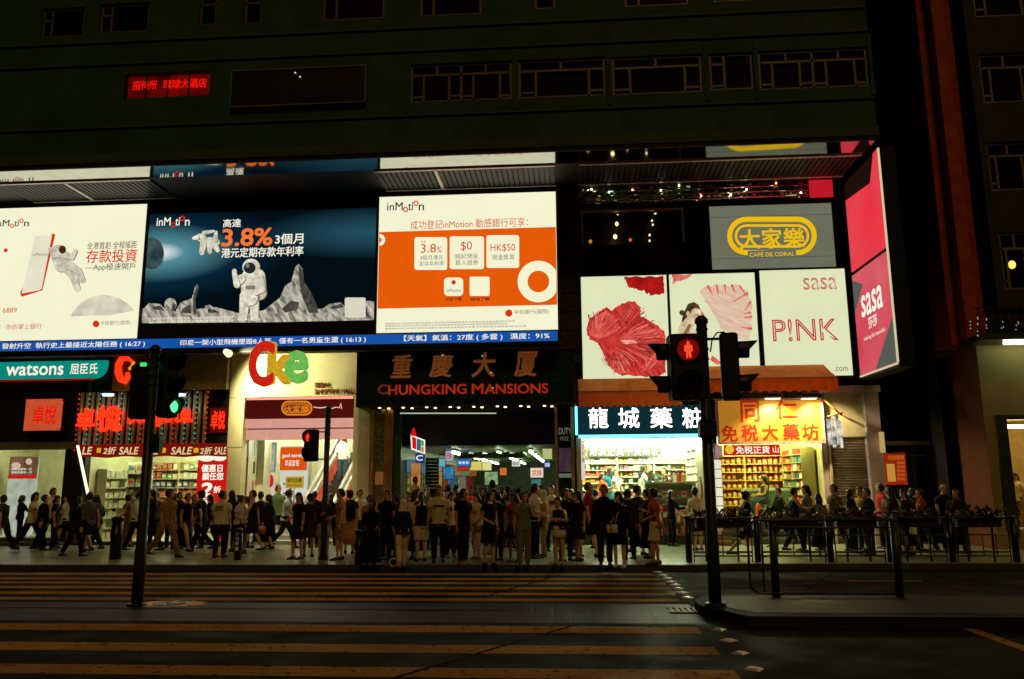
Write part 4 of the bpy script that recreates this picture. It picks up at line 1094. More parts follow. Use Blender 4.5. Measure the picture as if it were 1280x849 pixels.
b = MB(); b.box(P(158, 460, YF).x - .05, P(158, 460, YF).x + .05, YF - .2, YF - .04, zpx(470), zpx(455)); b.build('neon_bracket', M_black, ng)
# sale banner
q = rect(98, 284, 555, 571, YF - .3)
sb = thing('sale_banner', 'long red sale banner across the head of the striped shopfront', 'banner', ((q[0] + q[1]) / 2, YF - .3, q[2]))
b = MB(); N = 30; vs, fs = [], []
for i in range(N + 1):
    x = q[0] + (q[1] - q[0]) * i / N; d = .025 * math.sin(i * 1.3)
    vs += [(x, YF - .30 + d, q[2] + .02 * math.sin(i * .8)), (x, YF - .30 - d, q[3])]
b.add(vs, [(2 * i, 2 * i + 2, 2 * i + 3, 2 * i + 1) for i in range(N)]); b.build('cloth', glow((140, 22, 12), .75, var=.3), sb)
for s_, xl, xr in (('LE', 103, 115), ('2折', 129, 145), ('SALE', 149, 173), ('LE', 188, 198), ('SALE', 214, 240), ('2折', 250, 265), ('SALE', 268, 283)):
    text_px(s_, xl, xr, 559, 568, YF - .345, glow((236, 206, 150), .9), sb, bold=.03, shear=.15)
b = MB()
for a, c in ((121, 126), (201, 207), (242, 248)):
    qq = rect(a, c, 560, 566, YF - .345); b.box(qq[0], qq[1], YF - .345, YF - .34, qq[2], qq[3])
b.build('yellow_patch', glow((230, 170, 20), .9), sb)
# leaning white light tube
lt = thing('leaning_tube', 'long slanting white light tube at the left edge of the striped shopfront', 'light tube', P(113, 630, YF - .2))
b = MB(); b.tube([P(97, 557, YF - .32), P(113, 632, YF - .32)], .042, 10); b.build('lamp_tube', glow((255, 240, 200), 1.6), lt)
b = MB(); b.tube([P(95.5, 556, YF - .25), P(111.5, 634, YF - .25)], .075, 8); b.build('tube_rail', M_black, lt)
# red sale poster on the right
q = rect(246, 283, 569, 632, YF - .12)
sp = thing('sale_poster', 'tall red sale poster with big white figures beside the mall entrance', 'poster', ((q[0] + q[1]) / 2, YF - .1, q[2]))
b = MB(); b.box(q[0], q[1], YF - .12, YF - .06, q[2], q[3]); b.box(q[0] + .1, q[0] + .16, YF - .1, YF - .06, PZ, q[2]); b.box(q[1] - .16, q[1] - .1, YF - .1, YF - .06, PZ, q[2]); b.build('poster_board', glow((206, 24, 20), .95, var=.1), sp)
b = MB(); circ_px(b, 258, 573, 10, YF - .128, ry=4); circ_px(b, 274, 572, 9, YF - .132, ry=4.5); circ_px(b, 249, 572, 3, YF - .136, ry=3); b.build('cloud_mark', CRM, sp)
text_px('優惠日', 252, 278, 581, 590, YF - .13, CRM, sp, bold=.05); text_px('顧任您', 253, 279, 591, 600, YF - .13, CRM, sp, bold=.05)
text_px('2', 249, 264, 604, 620, YF - .13, CRM, sp, bold=.06, shear=.2); text_px('折', 267, 276, 608, 616, YF - .13, CRM, sp, bold=.05); text_px('起', 250, 264, 622, 631, YF - .13, CRM, sp, bold=.05)
for k, x in enumerate((135, 225)):
    p = P(x, 493, YF - .55)
    dl = thing('spot_lamp', 'white canopy lamp over the chrome stripes, %s of the traffic signals' % ('left' if k == 0 else 'right'), 'spot lamp', p)
    b = MB(); b.rings_z([(p.z - .06, .17, .12, p.y, p.x), (p.z + .02, .2, .14, p.y, p.x)], 14); b.build('lamp_lens', glow((200, 232, 226), 1.6), dl)
    b = MB(); b.rings_z([(p.z + .022, .24, .18, p.y, p.x), (p.z + .1, .14, .12, p.y, p.x)], 14); b.box(p.x - .03, p.x + .03, p.y, YF, p.z + .1, p.z + .14); b.build('lamp_hood', M_black, dl)
p = P(284, 441, YF - 1.5)
dl = thing('spot_lamp', 'tilted cream spotlight at the upper left corner of the mall front', 'spot lamp', p)
b = MB(); b.tube([p + Vector((.1, -.1, -.05)), p + Vector((-.08, .08, .05))], [.12, .09], 12); b.build('lamp_lens', glow((255, 226, 170), 1.8), dl)
def lamp_of(name, par, loc, aim, watt, col, size, r=.06):
    ld = bpy.data.lights.new(name, 'SPOT'); ld.energy = watt; ld.color = col; ld.spot_size = R(size); ld.spot_blend = .6; ld.shadow_soft_size = r
    lo = bpy.data.objects.new(name, ld); C.objects.link(lo); lo.parent = par
    d = Vector(aim) - Vector(loc); q_ = d.to_track_quat('-Z', 'Y')
    lo.location = Vector(loc) - ORG[par.name]; lo.rotation_euler = q_.to_euler()
lamp_of('spot_beam', dl, p + Vector((.16, -.16, -.09)), P(375, 505, YF), 800, (1, .92, .55), 125)
b = MB(); b.tube([p + Vector((-.085, .085, .055)), p + Vector((-.2, .2, .12)), (p.x - .2, YF, p.z + .4)], [.1, .08, .03], 10); b.build('lamp_body', M_black, dl)
tube_light(XB_ + .8, XC - .6, YF + 1.0, zi + .28, 'front ceiling tube light in the striped make-up shop', 38, col=(240, 255, 200)); tube_light(XB_ + .8, XC - .6, YF + 2.6, zi + .28, 'rear ceiling tube light in the striped make-up shop', 32, col=(240, 255, 200))
zfl = zf - .12
shelving('shop_shelves', 'wide shelves at the back of the striped make-up shop', (XB_ + .5, YF + 4.15), (XC - .2, YF + 4.15), zfl, zi - .2, 8, .4, (0, -1, 0), BOXES + BOTS, 'small cosmetics packet on the back shelves of the striped make-up shop', 'packet', 'cosmetics on the back shelves', per_m=5.0, gname='cosmetics_packet', frame=mat((200, 180, 120), .5))
shelving('shop_shelves', 'shelves of white packets along the left wall of the striped make-up shop', (XB_ + .38, YF + 3.6), (XB_ + .38, YF + .6), zfl, zi - .5, 7, .32, (1, 0, 0), PALE, 'white packet on the left wall shelves of the striped make-up shop', 'packet', 'packets on the left shelves', per_m=3.4, gname='cosmetics_packet')
shelving('display_rack', 'free-standing rack of packets between the entrance and signal pole', (xpx(132), YF + 1.6), (xpx(152), YF + 1.6), zfl, zpx(572), 6, .35, (0, -1, 0), PALE, 'white packet on the free-standing rack by the make-up shop entrance', 'packet', 'packets on the rack', per_m=4.5, gname='cosmetics_packet')
shelving('shop_shelves', 'shelves along the right wall of the striped make-up shop', (XC - .04, YF + .9), (XC - .04, YF + 3.7), zfl, zi - .5, 6, .3, (-1, 0, 0), BOXES, 'packet on the right wall shelves of the striped make-up shop', 'packet', 'packets on the right shelves', per_m=2.4, gname='cosmetics_packet')

# ---------------- mall entrance with escalator
M_pinkl = glow((236, 168, 150), .85, var=.1)
t = thing('shopping_mall', 'beige mall front with pink lit bands above an escalator hall', 'shopping mall', ((XC + XD) / 2, YF, PZ))
z_open = zpx(549, x=370); zband0, zband1 = zpx(522, x=370), zpx(497, x=370)
xo0, xo1 = xpx(302), xpx(441); zhall = z_open + 0.75
b = MB()
b.box(XC, xo0, YF - .1, YF + .3, PZ, ZB + .3); b.box(xo1, XD, YF - .1, YF + .3, PZ, ZB + .3); b.box(xo0, xo1, YF - .1, YF + .3, zband1 + .02, ZB + .3)
b.build('beige_wall', M_beige, t)
b = MB()
for z in (zpx(498, x=300), zpx(560, x=300), zpx(620, x=300)): b.box(XC + .01, xo0 - .01, YF - .104, YF - .101, z, z + .02)
b.build('panel_joint', mat((120, 108, 84), .6), t)
q = (xo0, xo1, zband0, zband1)
b = MB(); b.box(xo0 + .002, xo1 - .002, YF - .02, YF + .2, zband0, zband1 + .018); b.build('red_band', glow((88, 20, 14), .8, var=.3, scale=.6), t)
b = MB(); b.tube([(xo0 + .05, YF - .06, zband1 - .03), (xo1 - .05, YF - .06, zband1 - .03)], .04, 8); b.build('band_light', glow((255, 150, 130), 1.3), t)
zm = (z_open + zband0) / 2
b = MB(); b.box(xo0 + .002, xo1 - .002, YF + .05, YF + .3, zm + .03, zband0 - .03); b.box(xo0 + .002, xo1 - .002, YF + .15, YF + .4, z_open, zm - .02); b.build('pink_band', M_pinkl, t)
b = MB(); b.box(xo0 + .002, xo1 - .002, YF + .405, YF + .45, z_open + .0, zhall + .3); b.build('band_backing', M_dark, t)
b = MB(); room(b, xo0, xo1, YF + .46, YF + 7, PZ + .30, zhall); b.build('escalator_hall', [M_white, mat((170, 164, 140), .3), M_white], t)
b = MB(); b.box(xo0, xo1, YF - .35, YF - .02, PZ - .02, PZ + .13); b.box(xo0, xo1, YF - .018, YF + .458, PZ - .02, PZ + .28); b.build('step', mat((190, 184, 160), .5), t)
b = MB()
for z in (PZ + .13, PZ + .28): b.box(xo0, xo1, (YF - .37 if z < PZ + .2 else YF - .04), (YF - .33 if z < PZ + .2 else YF), z + .002, z + .022)
b.build('step_edge', glow((236, 230, 200), .6), t)
tube_light(xo0 + .3, xo1 - .3, YF + 1.4, zhall - .1, 'front ceiling tube light in the escalator hall', 50, col=(248, 250, 214)); tube_light(xo0 + .3, xo1 - .3, YF + 3.6, zhall - .1, 'middle ceiling tube light in the escalator hall', 50, col=(248, 250, 214)); tube_light(xo0 + .3, xo1 - .3, YF + 5.8, zhall - .1, 'rear ceiling tube light in the escalator hall', 50, col=(248, 250, 214))
# letters on the mall front
ls = thing('mall_sign', 'big plump red, yellow and green letters on the beige mall front', 'shop sign', P(347, 482, YF - .3))
for s_, xl, xr, yt, yb, c in (('C', 313, 342, 429, 481, (222, 40, 26)), ('k', 337, 363, 430, 478, (226, 176, 40)), ('e', 358, 383, 441, 477, (120, 200, 90))):
    y_ = YS - .22 - (.06 if s_ == 'C' else .03 if s_ == 'k' else 0)
    o = text_px(s_, xl, xr, yt, yb, y_, [glow(c, .95, var=.35, scale=9)], ls, bold=.06, extrude=.05, name='plump_letter')
text_px('重慶站', 393, 412, 478, 484, YF - .14, mat((120, 50, 22), .4), ls, bold=.03, extrude=.03); text_px('SHOPPING MALL', 393, 442, 486, 492, YF - .14, mat((120, 50, 22), .4), ls, bold=.03, extrude=.03)
es = thing('eatery_sign', 'small orange pill-shaped emblem on the dark red band of the mall', 'shop sign', P(371, 518, YF - .06))
b = MB(); q_ = rect(352, 390, 501, 519, YF - .04); b.box(q_[0] + .1, q_[1] - .1, YF - .05, YF - .025, q_[2] + .05, q_[3] - .05); b.build('sign_plate', mat((70, 14, 8), .4), es)
pill_emblem(es, 351.5, 390.5, 501, 519.5, YF - .075, glow((226, 126, 30), 1.0), None, False)
tn = thing('script_neon', 'thin white neon script at the right end of the red band', 'neon sign', P(425, 512, YF - .06))
b = MB(); b.tube([P(x, y, YF - .06) for x, y in ((392, 509), (400, 510), (408, 509), (414, 511), (420, 509), (424, 510), (426, 504), (427, 511))], .018, 6); b.build('neon_tube', glow((236, 190, 160), 1.1), tn)
# things in the hall
def poster(name, label, xl, xr, yt, yb, Y, mt, cat='poster'):
    q_ = rect(xl, xr, yt, yb, Y); b = MB(); b.box(q_[0], q_[1], Y, Y + .05, q_[2], q_[3])
    tt = thing(name, label, cat, ((q_[0] + q_[1]) / 2, Y, q_[2])); b.build('sheet', mt, tt); return tt
def on(tt, xl, xr, yt, yb, Y, mt, nm='picture'):
    q_ = rect(xl, xr, yt, yb, Y); b = MB(); b.box(q_[0], q_[1], Y, Y + .006, q_[2], q_[3]); return b.build(nm, mt, tt)
YH = YF + 2.6
p_ = poster('hall_poster', 'large orange and white breakfast poster left of the escalator', 350, 384, 558, 652, YH, glow((224, 226, 208), .8))
on(p_, 350, 384, 559, 588, YH - .01, glow((226, 84, 14), .9)); text_px('good mornings', 353, 381, 567, 573, YH - .02, CRM, p_, bold=.02); text_px('早晨套餐', 356, 374, 575, 583, YH - .02, CRM, p_)
on(p_, 350, 384, 628, 652, YH - .01, glow((206, 56, 20), .9)); text_px('om', 352, 362, 636, 644, YH - .02, CRM, p_); b = MB()
for k in range(7): circ_px(b, 355 + 4 * (k % 4), 605 + 3 * k % 14, 1.3, YH - .012 - .002 * k)
b.build('dots', glow((70, 70, 60), .8), p_)
p_ = poster('hall_notice', 'yellow notice board with black lettering at the escalator foot', 357, 379, 596, 610, YF + 2.0, glow((196, 160, 40), .8), 'notice board'); text_px('按次自費', 359, 377, 598, 603, YF + 1.99, INK, p_, bold=.02); text_px('Notice Board', 359, 377, 605, 608, YF + 1.99, INK, p_)
b = MB(); qn = rect(357, 379, 596, 610, YF + 2); b.tube([((qn[0] + qn[1]) / 2, YF + 2.03, PZ + .3), ((qn[0] + qn[1]) / 2, YF + 2.03, qn[2])], .03, 8); b.build('notice_post', M_steel, p_)
for lab, xl, xr, yt, yb, c, c2 in (('pale blue framed notice on the left hall wall', 310, 318, 552, 570, (170, 206, 206), (110, 160, 170)), ('yellow framed notice below the pale blue one', 309, 318, 577, 592, (216, 180, 50), (96, 90, 40)), ('white and red notice low on the left hall wall', 308, 316, 600, 618, (236, 220, 206), (204, 40, 50))):
    p_ = poster('wall_notice', lab, xl, xr, yt, yb, YF + .9, glow(c2, .8), 'notice'); on(p_, xl + 1.5, xr - 1.5, yt + 2, yb - 3, YF + .89, glow(c, .8))
p_ = poster('notice_case', 'tall grey-framed list panel on the hall wall', 331, 345, 553, 590, YH - .1, glow((150, 156, 140), .7), 'list panel'); on(p_, 333, 343, 556, 588, YH - .11, glow((206, 206, 188), .8, scale=8, col2=(150, 150, 130)))
p_ = poster('red_leaf_poster', 'small red heart poster below the tall list panel', 329, 343, 594, 622, YH - .1, glow((226, 200, 180), .8)); b = MB(); circ_px(b, 334, 603, 4, YH - .12, ry=8); circ_px(b, 338, 601, 4, YH - .124, ry=8); b.build('heart', glow((206, 20, 30), .9), p_)
b = MB(); xw = xpx(326, 600, YF + 1.3); b.box(xw - .12, xw + .12, YF + 1.2, YF + 1.5, PZ + .3, zhall - .02)
pw = thing('hall_pillar', 'slim white pillar inside the escalator hall', 'pillar', (xw, YF + 1.35, PZ + .3)); b.build('shaft', M_white, pw)
b = MB(); b.box(xw - .15, xw + .15, YF + 1.17, YF + 1.53, PZ + .302, PZ + .5); b.build('base', M_white, pw)
# escalators: two balustrades with red sides, steps between
e0 = Vector((xpx(392, 640, YF + 2.2), YF + 2.2, PZ + .3)); run, rise = 4.6, 3.0
ex0, ex1 = xpx(374, 640, YF + 2.0), xpx(424, 640, YF + 2.0)
ex1 = min(ex1, xo1 - .1)
esc = thing('escalator', 'escalator with red side panels and white rails rising inside the mall', 'escalator', ((ex0 + ex1) / 2, YF + 2.2, PZ + .3))
y0_, y1_ = YF + 1.6, YF + 6.6
def ez(y): return PZ + .3 + max(0, (y - y0_ - .5)) * .62
M_redp = glow((196, 50, 24), .75, scale=3, col2=(214, 110, 70)); M_rail = mat((20, 20, 18), .3)
for xb0 in (ex0, ex1 - .32):
    b = MB(); b.prism([(xb0, y0_, PZ + .3), (xb0, y1_, ez(y1_) - .2), (xb0, y1_, ez(y1_) + .75), (xb0, y0_ + .3, ez(y0_) + .8), (xb0, y0_, ez(y0_) + .6)], (.30, 0, 0)); b.build('balustrade', mat((210, 200, 186), .3), esc)
    for xs_ in (xb0 - .006, xb0 + .302):
        b = MB(); b.prism([(xs_, y0_ + .2, PZ + .4), (xs_, y1_, ez(y1_)), (xs_, y1_, ez(y1_) + .62), (xs_, y0_ + .35, ez(y0_) + .6)], (.004, 0, 0)); b.build('side_poster', M_redp, esc)
    b = MB(); b.tube([(xb0 + .15, y0_ - .02, ez(y0_) + .5), (xb0 + .15, y0_ + .15, ez(y0_) + .82), (xb0 + .15, y0_ + .5, ez(y0_) + .88), (xb0 + .15, y1_, ez(y1_) + .84)], .05, 8); b.build('handrail', M_rail, esc)
b = MB(); n = 16
for i in range(n):
    ya = y0_ + .3 + (y1_ - y0_ - .3) * i / n; yb = y0_ + .3 + (y1_ - y0_ - .3) * (i + 1) / n
    b.box(ex0 + .32, ex1 - .34, ya, yb - .002, PZ + .25, max(PZ + .32, ez(yb)))
b.build('step_tread', mat((70, 74, 66), .4, metal=.5), esc)
# right pilaster between mall and arcade
b = MB(); b.box(XD + .004, xpx(462), YF - .1, YF + .4, PZ, zpx(505, x=455)); b.box(XD - .02, xpx(462) + .02, YF - .14, YF + .44, PZ - .001, PZ + .3)
tag(b.build('stone_pilaster', mat((190, 172, 140), .55, var=.15)), 'pale stone pilaster between the mall front and the dark arcade entrance', 'pilaster')

# ---------------- big dark sign and arcade entrance
YG = YF - .55
q = rect(448, 717, 434, 505, YG)
ms = thing('mansion_sign', 'large dark green sign with bronze characters above red capital lettering', 'building sign', ((q[0] + q[1]) / 2, YG, q[2]))
m_g = bpy.data.materials.new('green_mosaic'); m_g.use_nodes = True; nt = m_g.node_tree; bs = nt.nodes['Principled BSDF']
vo = nt.nodes.new('ShaderNodeTexVoronoi'); vo.inputs['Scale'].default_value = 26; tcx = nt.nodes.new('ShaderNodeTexCoord'); nt.links.new(tcx.outputs['Object'], vo.inputs['Vector'])
rpx = nt.nodes.new('ShaderNodeValToRGB'); rpx.color_ramp.elements[0].color = lin((10, 24, 10)); rpx.color_ramp.elements[1].color = lin((44, 70, 34)); nt.links.new(vo.outputs['Color'], rpx.inputs[0]); nt.links.new(rpx.outputs[0], bs.inputs['Base Color'])
bs.inputs['Roughness'].default_value = .25
bpx = nt.nodes.new('ShaderNodeBump'); bpx.inputs['Strength'].default_value = .8; nt.links.new(vo.outputs['Color'], bpx.inputs['Height']); nt.links.new(bpx.outputs[0], bs.inputs['Normal'])
b = MB(); b.box(q[0], q[1], YG, YG + .6, q[2], q[3]); b.build('sign_face', m_g, ms)
b = MB()
for a in ((q[0] - .05, q[1] + .05, q[3] + .002, q[3] + .06), (q[0] - .05, q[1] + .05, q[2] - .06, q[2] - .002), (q[0] - .05, q[0] - .002, q[2], q[3]), (q[1] + .002, q[1] + .05, q[2], q[3])): b.box(a[0], a[1], YG - .04, YG + .6, a[2], a[3])
b.build('bronze_trim', mat((120, 84, 44), .3, metal=.8), ms)
BRZ = board((206, 116, 54), .16)  # faint glow put into the bronze letters in place of lamplight
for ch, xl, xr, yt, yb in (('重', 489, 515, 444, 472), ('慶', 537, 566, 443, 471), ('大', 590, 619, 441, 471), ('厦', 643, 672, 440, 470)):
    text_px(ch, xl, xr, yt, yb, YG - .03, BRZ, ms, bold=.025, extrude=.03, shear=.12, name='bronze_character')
def serif(s_, xl, xr, yt, yb):
    x0, x1, z0, z1 = rect(xl, xr, yt, yb, YG - .03)
    return x0, x1, z0, z1
RL = glow((182, 48, 18), .85, var=.3, scale=3)
for s_, xl, xr in (('C', 472.5, 484), ('HUNGKING', 485.5, 583), ('M', 590, 604), ('ANSIONS', 606, 685)):
    text_px(s_, xl, xr, 481 - (xl - 472) * .008, 493 - (xl - 472) * .008, YG - .035, RL if s_ != 'C' else glow((120, 46, 22), .6), ms, bold=.022, extrude=.03, name='red_capital')
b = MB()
for x, y in ((553, 444), (603, 445), (614, 466), (616, 485)): b.ell(P(x, y, YG - .09), (.02, .02, .02), 8, 6)  # glints of reflected light painted as tiny glowing beads
b.build('added_light_bead', glow((255, 210, 140), .9), ms)
# arcade: long hall behind
ax0, ax1 = xpx(462), xpx(716)
zar = q[2] - .1
ar = thing('arcade_hall', 'deep crowded arcade hall behind the entrance under the dark green sign', 'arcade', ((ax0 + ax1) / 2, YF, PZ))
M_arw = mat((84, 92, 68), .4, var=.4); M_arf = mat((130, 130, 112), .2, var=.3); M_arc = mat((80, 96, 70), .4, var=.4)
b = MB(); zlow = zpx(556, Y=YF + 1.6)
iw0, iw1 = xpx(500, 600, YF + 1), xpx(696, 600, YF + 1)
room(b, ax0, ax1, YF + .06, YF + 1.6, PZ + .01, zar); b.f = b.f[1:]; b.m = b.m[1:]; b.sm = b.sm[1:]
room(b, iw0 - .3, iw1 + .3, YF + 1.6, YF + 26, PZ + .01, zlow); b.build('hall_shell', [M_arw, M_arf, M_arc], ar)
b = MB(); b.box(ax0, ax1, YF + 1.6, YF + 1.8, zlow, zar); b.box(ax0, iw0 - .3, YF + 1.6, YF + 1.8, PZ, zlow - .002); b.box(iw1 + .3, ax1, YF + 1.6, YF + 1.8, PZ, zlow - .002); b.build('dark_lintel', mat((30, 34, 26), .5), ar)
for xl, xr, dy in ((484, 490, -.02), (694.5, 698, -.02), (463, 467, -.12), (480.5, 484, -.12), (714.5, 718.5, -.2)):
    b = MB(); b.box(xpx(xl), xpx(xr), YF + dy, YF + .05, PZ, zar); b.build('gold_jamb', mat((206, 160, 110), .35, metal=.5, var=.3), ar)
b = MB(); b.box(xpx(490) + .003, xpx(499), YF + .2, YF + .3, PZ, zar); b.build('green_jamb', mat((60, 96, 56), .3, var=.3), ar)
m_gl = bpy.data.materials.new('gold_mosaic'); m_gl.use_nodes = True; nt = m_gl.node_tree; bs = nt.nodes['Principled BSDF']
vo = nt.nodes.new('ShaderNodeTexVoronoi'); vo.inputs['Scale'].default_value = 22; tcx = nt.nodes.new('ShaderNodeTexCoord'); nt.links.new(tcx.outputs['Object'], vo.inputs['Vector'])
rpx = nt.nodes.new('ShaderNodeValToRGB'); rpx.color_ramp.elements[0].color = lin((30, 50, 18)); rpx.color_ramp.elements[1].color = lin((226, 214, 130)); nt.links.new(vo.outputs['Color'], rpx.inputs[0]); nt.links.new(rpx.outputs[0], bs.inputs['Base Color'])
bs.inputs['Metallic'].default_value = .6; bs.inputs['Roughness'].default_value = .2
b = MB(); b.box(xpx(467) + .005, xpx(480.5) - .005, YF - .08, YF + .05, PZ + 2.0, zar)
b.build('mosaic_panel', m_gl, ar)
b = MB(); b.box(xpx(467) + .005, xpx(480.5) - .005, YF - .08, YF + .05, PZ, PZ + 1.99); b.build('lower_panel', mat((120, 96, 60), .4, var=.4), ar)
on(ar, 469, 479, 590, 606, YF - .09, glow((150, 96, 40), .5), 'wall_plaque')
# downlights under the sign
b = MB()
for k in range(8):
    for r_ in range(2):
        x = xpx(478 + 29 * k + 9 * r_, 510); b.disc((x, YG + .18 + .26 * r_, q[2] - .075), .045, (0, 0, -1), .012, 10)
dlg = b.build('downlight_lens', glow((255, 214, 150), 5), ms)
b = MB(); b.box(q[0], q[1], YG + .02, YF + .2, q[2] - .072, q[2] - .062); b.build('foil_soffit', mat((190, 170, 130), .12, metal=1.0, var=.3), ms)
b = MB(); b.tube([(xpx(497), YF + .2, zar - .1), (xpx(620), YF + .2, zar - .14)], .02, 8)
tl = thing('strip_light', 'thin pale strip light along the arcade entrance head', 'strip light', (xpx(560), YF + .2, zar - .12)); b.build('lamp_tube', glow((196, 206, 176), .8), tl)
# right dark pillar with lettering
q = rect(698, 715, 507, 700, YF - .03)
dp = thing('dark_pillar', 'dark pillar with faint white lettering and a violet poster right of the arcade', 'pillar', ((q[0] + q[1]) / 2, YF, PZ))
b = MB(); b.box(q[0], q[1], YF - .03, YF + .3, PZ, zar); b.build('shaft', mat((24, 30, 24), .2), dp)
text_px('DUTY', 698.5, 714, 535, 543, YF - .05, glow((120, 126, 110), .8), dp); text_px('FREE', 700, 711, 546, 551, YF - .05, glow((90, 96, 80), .8), dp)
on(dp, 698.5, 714.5, 560, 590, YF - .04, glow((92, 66, 82), .6, scale=4, col2=(50, 36, 46)), 'violet_poster'); on(dp, 698.5, 714.5, 592, 597, YF - .04, glow((120, 140, 110), .5), 'pale_strip')
# signs and lights inside the arcade
sg = thing('money_sign', 'tilted white-edged red, green and orange lit sign projecting at the left of the arcade', 'hanging sign', P(522, 566, YF + .1))
b = MB(); yy = YF + .1
def quadpx(b, pts, Y, m=0, th=.02): return poly_px(b, pts, Y, m, th)
quadpx(b, [(513, 543), (531, 550), (531, 568), (514, 562)], yy, 0, .06); b.build('sign_edge', CRM, sg)
b = MB(); quadpx(b, [(515, 545.5), (520, 547.5), (520.5, 562), (515.5, 560.5)], yy - .02, 0); quadpx(b, [(521, 548), (526, 550), (526, 564), (521, 562.5)], yy - .02, 1); quadpx(b, [(526.5, 550), (529.5, 551.5), (529.5, 558), (526.5, 557)], yy - .02, 2); quadpx(b, [(526.5, 558), (529.5, 559), (529.5, 566), (526.5, 565)], yy - .02, 3)
b.build('colour_block', [glow((214, 16, 20), 1.0), glow((30, 110, 130), .9), glow((70, 150, 60), .9), glow((226, 110, 20), 1.0)], sg)
b = MB(); b.tube([P(517, y, yy) for y in (545, 540, 535)], [.1, .07, .02], 8); b.build('red_flame', glow((214, 16, 20), 1.0), sg)
def asign(lab, xl, xr, yt, yb, Y, c, st=1.0, txt=None, tcol=None, c2=None):
    q_ = rect(xl, xr, yt, yb, Y)
    s_ = thing('arcade_sign', lab, 'lit sign', ((q_[0] + q_[1]) / 2, Y, q_[2]))
    b = MB(); b.box(q_[0], q_[1], Y, Y + .1, q_[2], q_[3]); b.build('sign_face', glow(c, st, scale=3, col2=c2) if c2 else glow(c, st, var=.15), s_)
    b = MB(); b.box(q_[0] - .02, q_[1] + .02, Y + .104, Y + .16, q_[2] - .02, q_[3] + .02); b.build('sign_case', M_black, s_)
    if txt: text_px(txt, xl + (xr - xl) * .12, xr - (xr - xl) * .12, yt + (yb - yt) * .2, yb - (yb - yt) * .2, Y - .01, tcol or CRM, s_, bold=.02)
    return s_
asign('round blue lit sign just below the tilted sign at the arcade left', 519, 529.5, 567, 578, YF + .4, (20, 70, 150), .9, 'C')
asign('warm lit panel at the left arcade wall behind the man in cream', 514, 525, 578, 612, YF + 1.2, (214, 150, 80), .8, c2=(150, 90, 50))
asign('small white and blue lit sign deep at the arcade left', 557, 566, 564, 576, YF + 6, (150, 196, 214), .9, '匯', glow((206, 40, 50), .9))
asign('pale cyan lit sign at the arcade left', 549, 556, 574, 583, YF + 5, (110, 180, 206), .9)
asign('blue striped lit panel above the crowd at the arcade left', 554, 567, 583, 599, YF + 5, (70, 150, 190), .9, c2=(30, 70, 110))
sg_ = asign('blue dotted lit sign hanging in mid arcade', 571, 588, 574, 583, YF + 8, (60, 110, 190), .9)
for x in (575, 579.5, 584): b = MB(); circ_px(b, x, 578.5, 1.8, YF + 7.99); b.build('lit_dot', glow((190, 220, 250), 1.0), sg_)
asign('yellow lit sign hanging in mid arcade', 588, 602, 577, 588, YF + 8.2, (214, 206, 100), 1.0)
asign('thin red lit strip below the yellow hanging sign', 571, 585, 584, 588.5, YF + 7.9, (206, 40, 16), 1.0)
asign('upper blue lit sign near the arcade ceiling', 571, 591, 559, 564, YF + 6, (30, 80, 150), .8, 'OO')
asign('bright cream lit sign in the arcade centre', 602, 614, 577, 588, YF + 11, (226, 222, 150), 1.0)
asign('orange lit sign deep in the arcade', 625, 633, 585, 594, YF + 15, (214, 110, 40), 1.0)
asign('cream and red lit sign at the arcade right', 663, 679, 585, 597, YF + 7, (236, 216, 190), 1.0, '兌換', glow((206, 90, 70), .9))
asign('square yellow-green lit sign at the arcade right wall', 678, 690, 561, 574, YF + 2.2, (190, 196, 130), .9)
asign('blue lit sign with white characters at the arcade right wall', 680, 688, 577, 585, YF + 2.4, (20, 80, 160), .9, '找換')
asign('small green lit exit sign at the arcade right', 659, 664, 563, 572, YF + 5, (100, 150, 60), .8)
asign('added green and white lit stall sign at the arcade left, below the ducts', 590, 600, 566, 572, YF + 5.5, (150, 190, 110), .9, '餐廳', glow((30, 80, 40), .9))  # first of five lit stall signs added to brighten the arcade
asign('added white lit stall sign right of centre in the arcade', 640, 650, 576, 583, YF + 10, (226, 236, 206), 1.0, '電話', glow((40, 60, 120), 1))
asign('added amber lit stall front low at the arcade left', 538, 552, 590, 612, YF + 8, (190, 150, 70), .8, c2=(110, 90, 40))
asign('added pale green lit stall front deep in mid arcade', 606, 622, 590, 606, YF + 16, (170, 200, 140), .9, c2=(80, 110, 70))
asign('added teal lit stall front at the arcade right', 664, 676, 599, 612, YF + 9, (70, 150, 130), .8, c2=(40, 80, 70))
ORD = ('first', 'second', 'third', 'fourth', 'fifth', 'sixth', 'seventh', 'eighth')
for k in range(6):
    y = YF + 4.0 + 3.4 * k
    for x_, sd_ in ((iw0 + 1.3, 'left'), ((iw0 + iw1) / 2 + .3, 'middle'), (iw1 - 1.0, 'right')):  # left and middle rows added to brighten the hall
        tube_light(x_, 0, y + (.8 if sd_ == 'middle' else 0), zlow - .14, ORD[k] + ' pale green tube light of the %s ceiling row in the arcade' % sd_, 14.0, col=(220, 245, 190), along=1.9)
STC = [((206, 196, 110), (120, 100, 40)), ((150, 196, 150), (60, 96, 60)), ((226, 120, 60), (120, 50, 30)), ((120, 180, 200), (40, 80, 110)), ((220, 220, 180), (120, 120, 80)), ((190, 70, 60), (90, 30, 30))]
